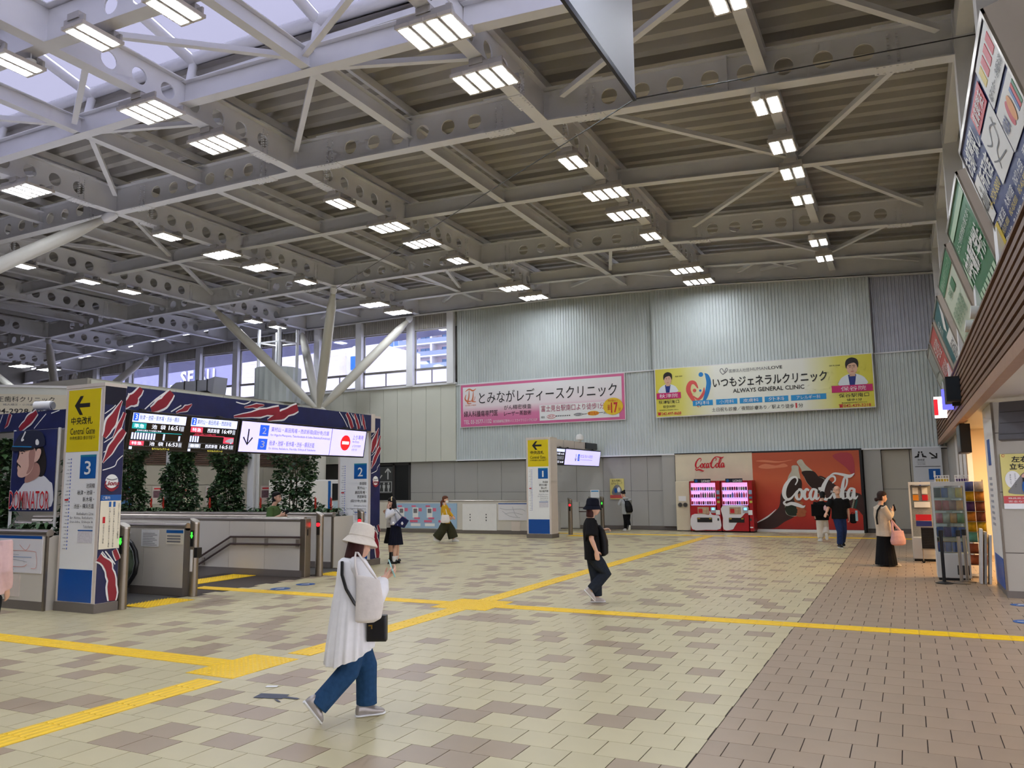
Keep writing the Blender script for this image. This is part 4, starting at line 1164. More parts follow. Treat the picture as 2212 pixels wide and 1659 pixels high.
FR_T = (PI / 2 + TILT, 0, PI / 2)
s = screen('black twin departure screen showing 16:51 and 16:53, left half of the stair gate', (-10.52, 9.37, 2.63), 2.22, .60, FR_T, SCB)
def dep(s, x0, num, head, kind, km, dest, t1, k2, k2m, d2, t2, tick, red):
    w = 1.0
    rect('screen_header', x0, x0 + w, .13, .27, LHD, s, .003); rect('line_number', x0 + .01, x0 + .10, .15, .265, LB, s, .006); text(num, x0 + .035, x0 + .075, .17, .25, LW, s, .008)
    text(head, x0 + .12, x0 + .86, .17, .25, INK, s, .004)
    rect('train_type', x0 + .01, x0 + .26, .03, .12, km, s, .003); text(kind, x0 + .04, x0 + .22, .045, .105, LW, s, .006)
    text(dest, x0 + .36, x0 + .62, .04, .11, LW, s, .003); text(t1, x0 + .68, x0 + .9, .04, .11, LW, s, .003, .01); rect('platform_mark', x0 + .92, x0 + .98, .03, .11, LGY, s, .003)
    text('石神井公園までの各駅に停車', x0 + .10, x0 + .55, -.005, .02, LR if red else LW, s, .003)
    b = MB()
    for k in range(4 if red else 9): b.box(x0 + .02 + .05 * k, x0 + .05 + .05 * k, -.13, -.03, 0, .003)
    b.box(x0 + .9, x0 + .93, -.13, -.05, 0, .003)
    if not red: b.box(x0 + .6, x0 + .63, -.13, -.03, 0, .003)
    o = b.build('stop_list', LHD, s); o.location.z = .004
    rect('stop_line', x0 + .08, x0 + .95 if not red else x0 + .75, -.022, -.012, LR if red else LT, s, .003)
    if red:
        rect('train_picture', x0 + .74, x0 + .97, -.13, -.02, LR, s, .003); poly('train_picture', crv([(x0 + .78, -.1), (x0 + .85, -.05), (x0 + .95, -.04), (x0 + .95, -.11)], 3), LGY, s, .006)
    b = MB(); b.box(x0, x0 + w, -.15, -.143, 0, .003); b.box(x0, x0 + w, -.237, -.23, 0, .003); b.build('divider', LGY, s)
    rect('train_type', x0 + .01, x0 + .26, -.225, -.155, k2m, s, .003); text(k2, x0 + .04, x0 + .22, -.215, -.165, LW, s, .006)
    text(d2, x0 + .36, x0 + .62, -.22, -.16, LW, s, .003); text(t2, x0 + .68, x0 + .9, -.22, -.16, LW, s, .003, .01); rect('platform_mark', x0 + .92, x0 + .98, -.225, -.16, LGY, s, .003)
    text(tick, x0 + .42, x0 + .75, -.285, -.25, LY, s, .003); rect('info_mark', x0 + .01, x0 + .06, -.285, -.245, LHD, s, .003)
dep(s, -1.06, '3', '秋津・池袋・新木場・渋谷・横浜', '準急', LT, '池  袋', '16:51', '特急', LR, '池  袋', '16:53', 'モバイルバッテリーの', False)
dep(s, .05, '2', '東村山・高田馬場・西武新宿', '特急', LR, '西武新宿', '16:49', '各停', LGY, '西武新宿', '16:51', 'モバイルバッテリーの', True)
s = screen('long white lit direction screen with no-entry mark, right half of the stair gate', (-10.52, 12.35, 2.645), 3.68, .60, FR_T, SCW)
rect('screen_join', .66, .67, -.27, .27, LTX, s, .004)
stroke('arrow', [(-1.63, .14), (-1.63, -.13)], .03, INK, s, .004); stroke('arrow', [(-1.74, -.01), (-1.63, -.14), (-1.52, -.01)], .03, INK, s, .004, 1)
for k, (n_, a, b_, c_) in enumerate((('2', .03, '東村山・高田馬場・西武新宿(国分寺)方面', 'for Higashi-Murayama, Takadanobaba & Seibu-Shinjuku(Kokubunji)'), ('3', -.22, '秋津・池袋・新木場・渋谷・横浜方面', 'for Akitsu, Ikebukuro, Shin-kiba, Shibuya & Yokohama'))):
    x0 = -1.36; e = .62 if k == 0 else .22
    rect('line_number', x0, x0 + .22, a, a + .2, LB, s, .004); text(n_, x0 + .06, x0 + .16, a + .04, a + .16, PAPER, s, .006)
    text(b_, x0 + .28, e - .05, a + .08, a + .18, LTX, s, .004); text(c_, x0 + .28, e, a + .0, a + .055, LTX, s, .004)
poly('no_entry', ell(1.14, 0.0, .16, .16, 28), LRD, s, .004); rect('no_entry_bar', 1.03, 1.25, -.03, .03, LW, s, .008)
text('上り専用', 1.36, 1.72, .08, .18, LTX, s, .004); text('No Entry', 1.37, 1.60, 0.0, .06, LTX, s, .004); text('上行方向专用', 1.37, 1.66, -.08, -.03, LTX, s, .004); text('상행 전용', 1.37, 1.55, -.16, -.11, LTX, s, .004)
# gate frame at pillar 1
s = thing('gate_header', 'off-white header beam running from pillar 1 to the far wall', 'beam', (-10.62, 24.45, 2.98), FACE_RIGHT)
MB().box(0, 4.5, 0, .26, -.25, 0).build('beam', OFFW, s)
for k in range(5): rect('beam_joint', .2 + k, .215 + k, .01, .25, INKG, s)
MB().box(3.3, 4.5, .02, .25, 0, .03).build('dark_box', BLACK, s)
s = thing('security_camera', 'white dome camera on top of the header by pillar 1', 'camera', (-10.62, 27.2, 3.24))
MB().lathe([(.05, 0), (.05, .05), (.14, .07), (.14, .16), (.1, .25), (.03, .28)]).build('dome', WHITE, s, smooth=True)
s = screen('dark departure screen beside pillar 1', (-10.5, 24.98, 2.65), .95, .6, FR_T, SCB)
rect('screen_header', -.4, .42, .16, .26, LHD, s, .003)
b = MB()
for k in range(8): b.box(-.38 + .1 * k, -.33 + .1 * k, -.1, .02, 0, .003)
b.build('stop_list', LGY, s); text('本川越 16:52', -.38, .38, .06, .13, LW, s, .003); text('新所沢 16:58', -.38, .38, -.22, -.14, LW, s, .003)
s = screen('white lit direction screen to the right of pillar 1', (-10.5, 27.22, 2.65), 3.5, .6, FR_T, SCW)
rect('line_number', -.55, -.38, -.12, .12, LB, s, .004); text('1', -.5, -.43, -.08, .08, PAPER, s, .006); text('航空公園・狭山市・本川越方面', -.3, .9, 0, .12, LTX, s, .004); text('for Koku-koen, Sayamashi & Hon-Kawagoe', -.3, .9, -.1, -.04, LTX, s, .004)
stroke('arrow', [(-.75, .12), (-.75, -.12)], .03, INK, s, .004); stroke('arrow', [(-.83, -.03), (-.75, -.13), (-.67, -.03)], .03, INK, s, .004, 1)

# ------------------------------------------------------------------ gate posts with lamps
LG = mat('green_lamp', (40, 255, 40), .4, emit=3.0); LRL = mat('red_lamp', (255, 20, 30), .4, emit=3.0)
def post(x, y, lamp, label, h=1.26, tagp=False):
    s = thing('gate_post', label, 'gate post', (x, y, 0), group='gate posts')
    b = MB(); n = 18
    ring = [(.078 * math.cos(2 * PI * k / n), .07 * math.sin(2 * PI * k / n)) for k in range(n)]
    b.add([(p, q, 0) for p, q in ring] + [(p, q, h - .02 - (p + .078) * .45) for p, q in ring], [tuple(range(n))[::-1], tuple(range(n, 2 * n))] + [(i, (i + 1) % n, n + (i + 1) % n, n + i) for i in range(n)])
    b.build('tube', STAIND, s, smooth=True)
    MB().add([(p * 1.03, q * 1.03, h - .03 - (p + .078) * .45) for p, q in ring] + [(p * 1.03, q * 1.03, h - .005 - (p + .078) * .45) for p, q in ring], [tuple(range(n))[::-1], tuple(range(n, 2 * n))] + [(i, (i + 1) % n, n + (i + 1) % n, n + i) for i in range(n)]).build('cap', STAIN, s, smooth=True)
    MB().box(-.015, .045, -.074, -.05, .80, 1.06).build('lamp_window', BLACK, s)
    if lamp == 'g':
        MB().extr([(.015, .93), (.045, .98), (.028, .98), (.028, 1.03), (.002, 1.03), (.002, .98), (-.015, .98)], 0, .004, lambda x_, z_, d: (x_, -.078 + d, z_)).build('arrow_lamp', LG, s)
    elif lamp == 'r':
        MB().tube([(.02, -.07, 1.0), (.02, -.085, 1.0)], .038, 16).build('stop_lamp', LRL, s, smooth=True)
    if tagp: MB().box(.0, .05, -.078, -.07, .40, .75).build('sticker', PAPER, s)
    return s
post(-10.46, 8.24, 'g', 'steel gate post with green down arrow beside pillar 3')
o = post(-10.58, 9.66, 'g', 'thick steel gate post with green down arrow between escalator and stairs', tagp=True)
MB().box(.05, .12, -.05, .05, .62, .78).build('latch', BLACK, o)
post(-10.50, 12.70, 'r', 'steel gate post with red lamp right of the stair handrail wall')
post(-10.70, 14.3, 'r', 'steel gate post with red lamp against pillar 2, behind the white hat')
post(-10.50, 25.85, 'r', 'steel gate post with red lamp right of pillar 1')
post(-10.60, 28.1, '', 'dark steel gate post behind the woman in black')
post(-10.45, 28.95, 'g', 'steel gate post by the yellow poster on the far wall')

# ------------------------------------------------------------------ partition walls beside the stairs
PW = mat('partition_white', (206, 200, 188), .4, vary=.03, scale=1.2)
def partition(name, label, x0, x1, y0, y1, top, step, drop=None):
    s = thing(name, label, 'partition', (x1, (y0 + y1) / 2, 0), group='stair partitions')
    d = (y1 - y0) / 2; z0 = -2.2
    MB().box(x0 - x1, 0, -d + .01, d - .01, -2.2, top - .05).build('core', SKIRT, s)
    x = 0
    while x > x0 - x1 + .05:
        e = max(x - step, x0 - x1)
        zb0 = .13 if (drop is None or x > drop - x1) else -2.0
        MB().box(e + .004, x - .004, -d, -d + .015, zb0, top - .06).build('panel', PW, s)
        x = e
    MB().box(x0 - x1 if drop is None else drop - x1, 0, -d - .006, -d, 0, .13).build('skirting', SKIRT, s)
    MB().tube([(x0 - x1, 0, top - .03), (.0, 0, top - .03)], .065, 12).build('cap_rail', STAIN, s, smooth=True)
    return s
s = partition('stair_partition', 'low escalator wall with a paper notice and a blue sign', -19, -10.74, 9.58, 9.74, 1.14, .93, -12.2)
MB().box(-.99, -.57, -.09, -.085, .78, 1.06).build('paper_notice', PAPER, s); 
b = MB()
for k in range(8): b.box(-.95, -.95 + .34 - .05 * (k % 3), -.092, -.0905, .80 + .028 * k, .808 + .028 * k)
b.build('notice_lines', INKG, s)
MB().box(-.39, .0, -.09, -.085, .83, 1.06).build('sign_plate', mat('cream_plate', (226, 220, 202), .5), s); MB().box(-.39, .0, -.093, -.09, 1.01, 1.06).build('sign_band', BLUE, s)
b = MB()
for k in range(3): b.box(-.37, -.06, -.0935, -.092, .86 + .045 * k, .885 + .045 * k)
b.build('sign_lines', INKG, s)
s = partition('stair_partition', 'white stair wall carrying two brown handrails', -19, -10.66, 12.38, 12.54, 1.12, .96, -12.6)
BRN = mat('brown_handrail', (66, 48, 42), .4)
for z1 in (.77, .63):
    MB().tube([(0.0 - .0, -.13, z1), (-1.83, -.13, z1 - .02), (-2.78, -.13, z1 - .5), (-4.6, -.13, z1 - 1.5)], .021, 10).build('handrail', BRN, s, smooth=True)
for x, dz in ((-.1, 0), (-.9, 0), (-1.75, 0), (-2.6, -.42)):
    MB().box(x - .03, x + .03, -.12, -.075, .58 + dz, .73 + dz).build('rail_bracket', STAIN, s)
MB().box(-.06, .075, -.085, .085, 0, 1.125).build('end_post', STAIND, s, bevel=.01); MB().box(.075, .08, -.03, .0, .8, .92).build('sensor', BLACK, s)
# escalator handrail loop
s = thing('escalator', 'black escalator handrail loop with glass panel behind pillar 3', 'escalator', (-11.75, 8.62, 0))
pts = [(-6, 0, -2.6), (-1.6, 0, .35), (-.9, 0, .82), (-.3, 0, .93)] + [(-.3 + .42 * math.sin(a), 0, .52 + .41 * math.cos(a)) for a in (.3, .7, 1.1, 1.57, 2.0, 2.5, 2.9)] + [(-.5, 0, .10)]
MB().tube(pts, .04, 10).build('handrail', mat('black_rubber', (22, 22, 24), .35), s, smooth=True)
MB().extr([(-6, -2.8), (-1.6, .25), (-.9, .76), (-.3, .88), (-.02, .78), (.07, .52), (-.02, .25), (-.3, .12), (-1.5, .05), (-6, -3.2)], -.012, .012, lambda x, z_, d: (x, d, z_)).build('glass_panel', glass('escalator_glass', (190, 200, 190), .7), s)
MB().box(-1.6, -.1, -.06, .06, 0, .10).build('skirt', DARK, s)
s2 = copy_tree(s); s2.location = (-11.75, 9.42, 0); s2['label'] = 'second handrail loop of the escalator, next to the notice wall'; 

# ------------------------------------------------------------------ planters and plants
SOIL = mat('dark_soil', (50, 42, 34), .9, vary=.3, scale=30)
def planter(name, label, x0, x1, y0, y1, top, side=-1):
    s = thing(name, label, 'planter', (x1, y0, 0))
    w, d = x1 - x0, y1 - y0
    b = MB(); b.box(-w, -.12, 0, .12, 0, top - .06); b.box(-w, -.12, d - .12, d, 0, top - .06); b.box(-.12, 0, 0, d, 0, top - .06)
    b.build('body', PW, s)
    MB().box(-w, -.12, .12, d - .12, .3, top - .08).build('soil', SOIL, s)
    MB().box(-w, .005, -.01, 0, 0, .13).build('skirting', SKIRT, s)
    x = 0
    while x > -w + .1:
        MB().box(max(x - 1.1, -w) + .004, x - .004, -.008, 0, .13, top - .07).build('panel', PW, s); x -= 1.1
    MB().tube([(-w, .04, top - .02), (0, .04, top - .02)], .06, 10).build('cap_rail', STAIN, s, smooth=True)
    MB().box(-.03, .015, -.012, .02, 0, top - .06).build('edge_post', STAIND, s)
    return s
s = planter('planter', 'white planter wall with route map in front of the player banner, left edge', -15.5, -11.38, 7.67, 8.35, 1.13)
MB().box(-1.22, -.08, -.02, -.008, .53, 1.07).build('route_map', mat('pale_map_sheet', (228, 226, 228), .5), s)
MB().box(-1.22, -.09, -.022, -.02, 1.03, 1.07).build('map_band', BLUED, s)
f = bpy.data.objects.new('map_lines', None); bpy.data.objects.remove(f)
MAPC = [mat('map_line_red', (216, 150, 140), .5), mat('map_line_blue', (120, 150, 190), .5), mat('map_line_grey', (176, 176, 180), .5)]
def mapline(pts, m, w=.008):
    o = stroke('map_line', pts, w, m, s, 0, 3); o.rotation_euler = FACE_FRONT; o.location = (0, -.0225, 0); return o
for pts, k in (([(-1.1, .85), (-.3, .85), (-.2, .8), (-.18, .62), (-.3, .6)], 0), ([(-1.1, .76), (-.3, .76)], 1), ([(-.9, .95), (-.75, .95)], 2), ([(-.6, .94), (-.45, .86), (-.35, .95)], 0), ([(-.8, .62), (-.5, .62), (-.4, .66)], 0), ([(-1.05, .7), (-.7, .72), (-.4, .69)], 2), ([(-1.0, .8), (-.8, .8), (-.6, .79)], 2), ([(-.9, .66), (-.85, .60), (-.7, .57)], 2)):
    mapline(pts, MAPC[k])
MB().box(-.88, -.56, -.018, -.008, .18, .50).build('hatch', OFFW, s); MB().box(-.84, -.825, -.024, -.018, .3, .4).build('hatch_handle', DARK, s)
s = planter('planter', 'long white planter wall behind the stairs holding the climbing plants', -20.4, -11.24, 14.02, 15.45, 1.15)
# leaves
LEAF = [mat('leaf_dark_green', (40, 66, 38), .5, vary=.25, scale=4, island=.25), mat('leaf_mid_green', (62, 92, 48), .5, vary=.25, scale=4, island=.25)]
def leafcloud(b, n, fn, size, rg, droop=.4):
    for _ in range(n):
        p = Vector(fn()); k = size * rg.uniform(.6, 1.25)
        a = rg.uniform(0, 2 * PI); t = rg.uniform(-.2, 1.0)
        d = Vector((math.cos(a) * math.cos(t), math.sin(a) * math.cos(t), -math.sin(t) * droop * 2))
        d.normalize(); u = d.cross(Vector((rg.uniform(-.5, .5), rg.uniform(-.5, .5), 1))).normalized(); n_ = u.cross(d)
        b.add([p, p + d * k * .35 + u * k * .42 + n_ * k * .1, p + d * k, p + d * k * .35 - u * k * .42 + n_ * k * .1, p + d * k * .4],
              [(0, 1, 4), (1, 2, 4), (2, 3, 4), (3, 0, 4)])
def vine(x, y, w, z0, z1, label, seed, dens=1.0):
    rg = random.Random(seed)
    s = thing('climbing_plant', label, 'plant', (x, y, z0), group='climbing plants')
    ph = [rg.uniform(0, 6) for _ in range(4)]
    def wid(t): return w * (.50 + .10 * math.sin(t * 7 + ph[0]) + .06 * math.sin(t * 15 + ph[1]))
    for i in range(2):
        b = MB()
        def pt():
            t = rg.random(); a = rg.uniform(0, 2 * PI); r = wid(t) * math.sqrt(rg.uniform(.35, 1))
            return (r * math.cos(a) + .06 * math.sin(t * 9 + ph[2]), r * .6 * math.sin(a), t * (z1 - z0))
        leafcloud(b, int(900 * dens * (z1 - z0)), pt, .105, rg)
        b.build('foliage', LEAF[i], s)
    b = MB()
    for k in range(4):
        a = k * 1.7
        b.tube([(.1 * math.cos(a + t * 3), .07 * math.sin(a + t * 3), t * (z1 - z0)) for t in (0, .25, .5, .75, .95)], .012, 5)
    b.build('stem', mat('brown_stem', (80, 62, 44), .8), s)
    return s
vine(-18.6, 14.75, 1.0, 1.1, 2.85, 'climbing plant column just right of pillar 3', 1)
vine(-16.75, 14.75, 1.0, 1.1, 2.95, 'climbing plant column left of the middle, between the two white posts', 2)
vine(-15.1, 14.75, 1.0, 1.1, 2.95, 'climbing plant column immediately left of the second white post', 3)
vine(-13.0, 14.75, 1.35, 1.1, 2.85, 'widest climbing plant column, behind the man in green', 4, .8)
vine(-13.6, 8.2, .9, 1.0, 2.6, 'climbing plant left of the baseball player banner', 5)
vine(-11.62, 8.28, .5, 1.0, 2.2, 'climbing plant squeezed between the player banner and pillar 3', 6)
def rosette(b, n, size, rg, base=0.0):
    for k in range(n):
        a = 2 * PI * k / n + rg.uniform(-.2, .2); L_ = size * rg.uniform(.7, 1.1); w = .035 * size / .3
        d = Vector((math.cos(a), math.sin(a), 0)); u = Vector((-math.sin(a), math.cos(a), 0))
        pts = [Vector((0, 0, base)), d * L_ * .35 + Vector((0, 0, base + L_ * .55)), d * L_ * .75 + Vector((0, 0, base + L_ * .6)), d * L_ + Vector((0, 0, base + L_ * .35))]
        ws = [w * .7, w, w * .8, .003]
        vs = []
        for p, q in zip(pts, ws): vs += [p + u * q, p - u * q]
        b.add(vs, [(2 * i, 2 * i + 1, 2 * i + 3, 2 * i + 2) for i in range(3)])
def bromeliad(x, y, z, label, seed, flower=True):
    rg = random.Random(seed)
    s = thing('bromeliad', label, 'plant', (x, y, z), group='potted bromeliads')
    b = MB(); rosette(b, 16, .33, rg); rosette(b, 10, .22, rg, .06); b.build('leaves', LEAF[1], s)
    if flower:
        b = MB()
        for k in range(10):
            a = k * 2.4; zz_ = .18 + .022 * k; r = .035 - .002 * k
            d = Vector((math.cos(a), math.sin(a), 0)); u = Vector((-math.sin(a), math.cos(a), 0)) * .02
            c = Vector((0, 0, zz_))
            b.add([c - u, c + u, c + d * r + u * .6 + Vector((0, 0, .05)), c + d * r * 1.6 + Vector((0, 0, .09)), c + d * r - u * .6 + Vector((0, 0, .05))], [(0, 1, 2, 4), (4, 2, 3)])
        b.tube([(0, 0, 0), (0, 0, .42)], [.012, .018], 6)
        b.build('flower', mat('red_bract', (206, 58, 40), .5), s)
    return s
for k, (x, lb) in enumerate(((-17.34, 'red-flowered bromeliad furthest left behind the stairs'), (-16.9, 'second red-flowered bromeliad from the left behind the stairs'), (-15.3, 'third red-flowered bromeliad, left of the second white post'), (-13.67, 'fourth red-flowered bromeliad, left of the man in green'), (-12.04, 'fifth red-flowered bromeliad, right of the man in green'), (-11.6, 'last red-flowered bromeliad, right beside pillar 2'))):
    bromeliad(x, 14.4, 1.06, lb, k)
for k, (x, lb) in enumerate(((-12.35, 'leafy green plant under the left half of the player banner'), (-11.95, 'leafy green plant under the right half of the player banner'))):
    bromeliad(x, 8.0, 1.04, lb, 20 + k, False)
rg = random.Random(5); b = MB()
leafcloud(b, 1500, lambda: (rg.uniform(-20.2, -11.4), rg.uniform(14.2, 15.2), 1.07 + abs(rg.gauss(0, .07))), .11, rg, .2)
o = b.build('planter_undergrowth', LEAF[0]); tag(o, 'low dark green undergrowth filling the planter behind the stairs', 'plant', kind='stuff')
rg = random.Random(6); b = MB()
leafcloud(b, 500, lambda: (rg.uniform(-15.4, -11.5), rg.uniform(7.8, 8.25), 1.05 + abs(rg.gauss(0, .08))), .11, rg, .2)
o = b.build('planter_undergrowth', LEAF[0]); tag(o, 'low dark green undergrowth under the baseball player banner', 'plant', kind='stuff')
# white frame posts in the planter
for x, lb in ((-17.35, 'first white steel post of the frame among the climbing plants'), (-14.5, 'second white steel post among the climbing plants, left of the man in green')):
    s = thing('frame_post', lb, 'post', (x, 15.0, 0))
    b = MB(); b.box(-.1, .1, -.1, -.08, 1.0, 2.95); b.box(-.1, .1, .08, .1, 1.0, 2.95); b.box(-.012, .012, -.08, .08, 1.0, 2.95); b.build('shaft', WHITE, s)
    MB().box(-.13, .13, -.13, .13, 1.0, 1.08).build('foot_plate', WHITE, s)
o = MB().box(-20.2, -11.8, 14.9, 15.1, 2.95, 3.1).build('frame_beam', WHITE); tag(o, 'white steel beam over the climbing plants behind the screens', 'beam')

# ------------------------------------------------------------------ left header and player banner
s = thing('gate_header', 'navy header beam with claw marks left of pillar 3', 'sign', (-11.32, 7.98, 2.69), FACE_FRONT)
MB().box(-3.6, 0, 0, .29, -.2, 0).build('beam', NAVY, s)
claw(s, [(-1.35, .01, .7), (-1.15, .15, 1.2), (-.95, .28, .8)], .12, .003); claw(s, [(-1.62, .28, .8), (-1.68, .12, .9), (-1.75, .05, .1)], .07, .003); claw(s, [(-2.4, .01, .6), (-2.2, .28, .9)], .1, .003)
for q in ([(-1.95, .01), (-1.82, .28)], [(-1.0, .02), (-.85, .14), (-.72, .24)], [(-.6, .24), (-.4, .28)]): scratch(s, q, .016, .003)
s = thing('player_banner', 'navy hanging banner of a baseball player with big red lettering', 'banner', (-12.22, 7.93, 1.42), FACE_FRONT)
MB().box(-.53, .53, 0, 1.26, -.012, 0).build('sheet', mat('banner_blue', (28, 38, 92), .5, vary=.35, scale=3), s)
SK2 = mat('portrait_skin', (226, 184, 166), .6); SK3 = mat('portrait_skin_shade', (176, 130, 118), .6)
def bn(pts): return [(-.53 + (x - 220) / 640 * 1.06, 1.26 - (y_ - 770) / 1205 * 1.26) for x, y_ in pts]
poly('jersey', crv(bn([(370, 1640), (450, 1540), (600, 1480), (700, 1450), (800, 1540), (845, 1600), (845, 1900), (560, 1930), (260, 1900), (300, 1750)]), 3), mat('jersey_print', (226, 226, 230), .6), s, .001)
poly('hair', crv(bn([(520, 1010), (660, 1010), (720, 1150), (740, 1320), (700, 1460), (600, 1440), (540, 1300)]), 3), HAIRP, s, .003)
poly('neck', crv(bn([(560, 1260), (640, 1300), (650, 1440), (560, 1520), (440, 1550), (460, 1420)]), 3), SK3, s, .005)
poly('face', crv(bn([(345, 1040), (335, 1120), (322, 1180), (300, 1235), (325, 1260), (322, 1300), (312, 1330), (325, 1360), (320, 1420), (350, 1465), (420, 1470), (520, 1400), (570, 1250), (560, 1040)]), 3), SK2, s, .007)
poly('cheek_shade', crv(bn([(480, 1100), (560, 1060), (570, 1250), (520, 1380), (460, 1420), (490, 1300)]), 3), SK3, s, .009)
poly('ear', crv(bn([(600, 1060), (650, 1060), (660, 1130), (625, 1220), (570, 1250), (575, 1150)]), 3), SK2, s, .011)
poly('cap', crv(bn([(240, 1020), (300, 860), (380, 790), (520, 770), (640, 800), (700, 900), (700, 1010), (540, 1040), (380, 1050)]), 3), mat('cap_print', (24, 30, 56), .6), s, .013)
poly('cap_brim', crv(bn([(222, 1000), (380, 1010), (530, 1025), (540, 1060), (360, 1075), (226, 1070)]), 3), mat('brim_print', (16, 18, 34), .6), s, .015)
stroke('brim_line', bn([(225, 1000), (360, 1010), (520, 1022)]), .014, SKY, s, .017)
stroke('cap_letter', bn([(415, 785), (390, 850), (365, 915), (400, 905)]), .03, PAPER, s, .017); poly('cap_badge', crv(bn([(575, 930), (600, 910), (625, 950), (620, 995), (580, 990)]), 3), PAPER, s, .017)
stroke('moustache', bn([(318, 1275), (345, 1290), (370, 1320)]), .018, HAIRP, s, .011); stroke('eyebrow', bn([(350, 1085), (380, 1075), (420, 1090)]), .014, HAIRP, s, .011); poly('eye', ell(*bn([(380, 1110)])[0], .02, .009, 10), HAIRP, s, .011)
text('DOMINATOR', -.51, .48, .02, .33, PAPER, s, .018, .02); text('DOMINATOR', -.50, .47, .035, .315, RED, s, .021)
for x in (-12.78, -11.68):
    o = MB().tube([(x, 7.97, 1.1), (x, 7.97, 2.7)], .022, 8).build('banner_pole', WHITE); tag(o, 'white pole holding the %s side of the player banner' % ('left' if x < -12 else 'right'), 'pole')
s = thing('security_camera', 'white cylindrical camera on the navy header left of pillar 3', 'camera', (-12.3, 8.1, 2.98))
MB().tube([(-.13, -.05, .10), (.13, .05, .10)], .075, 16).build('housing', WHITE, s, smooth=True); MB().tube([(.13, .05, .10), (.15, .058, .10)], .06, 16).build('lens', INKG, s, smooth=True); MB().box(.02, .06, -.02, .03, 0, .06).build('bracket', WHITE, s)

# ------------------------------------------------------------------ partition with posters near pillar 1
s = thing('poster_partition', 'low white partition with blue poster, blank board and route map left of pillar 1', 'partition', (-11.6, 25.45, 0))
MB().box(-8.1, 0, 0, .5, 0, 1.12).build('body', PW, s); MB().box(-8.1, 0, -.01, 0, 0, .13).build('skirting', SKIRT, s); MB().tube([(-8.1, .05, 1.14), (0, .05, 1.14)], .05, 10).build('cap_rail', STAIN, s, smooth=True)
MB().box(-5.9, -3.16, -.03, 0, .16, 1.07).build('blue_poster', mat('pale_blue_poster', (160, 190, 216), .4), s); MB().box(-2.92, -1.53, -.03, 0, .12, 1.05).build('blank_board', WHITE, s); MB().box(-1.46, -.35, -.03, 0, .48, 1.07).build('route_map', MATS['pale_map_sheet'], s)
MB().box(-1.46, -.35, -.033, -.03, 1.04, 1.07).build('map_band', BLUED, s)
PKP = mat('pink_bubble', (226, 110, 140), .5)
for k in range(4):
    x = -5.55 + .62 * k
    MB().box(x - .12, x + .12, -.036, -.03, .55, .92).build('poster_gadget', PAPER, s); MB().box(x - .08, x + .08, -.04, -.036, .72, .88).build('gadget_screen', INKG, s); MB().box(x - .17, x + .02, -.037, -.03, .94, 1.0).build('poster_tag', PKP, s); MB().box(x - .05, x + .2, -.042, -.036, .5, .56).build('poster_tag', PKP, s)
    MB().box(x - .24, x + .1, -.036, -.03, .38, .46).build('poster_tag', PKP, s); MB().box(x - .2, x + .22, -.036, -.03, .24, .34).build('poster_bubble', PAPER, s); MB().box(x + .14, x + .28, -.036, -.03, .78, .9).build('poster_bubble', PKP, s)
for pts in ([(-1.4, .9), (-1.1, .85), (-.6, .88), (-.4, .8)], [(-1.2, .7), (-.9, .75), (-.5, .68)], [(-1.3, .8), (-1.0, .62), (-.6, .58)], [(-.9, .95), (-.8, .7), (-.7, .6)]):
    mapline(pts, MAPC[2], .014).location = (0, -.034, 0)
for x in (-2.6, -1.95):
    for z_ in (.45, .55, .65): MB().box(x - .015, x + .015, -.034, -.03, z_, z_ + .05).build('board_mark', INK, s)
MB().box(-.96, -.62, -.015, 0, .12, .44).build('hatch', OFFW, s)
MB().box(-.12, .02, -.03, .1, 0, 1.12).build('end_post', STAIND, s)
s = thing('gate_barrier', 'low barrier panels with dark rails between pillar 1 and the far wall', 'barrier', (-10.9, 28.0, 0))
MB().box(-1.6, -.1, -.03, .03, .1, 1.05).build('panel', PANELG, s); MB().box(-1.0, -.05, -2.0, -1.95, .1, 1.05).build('panel', PANELG, s)
for z_ in (.7, .85): MB().tube([(-.1, -.05, z_), (.35, -.05, z_)], .02, 8).build('rail', BRN, s, smooth=True)

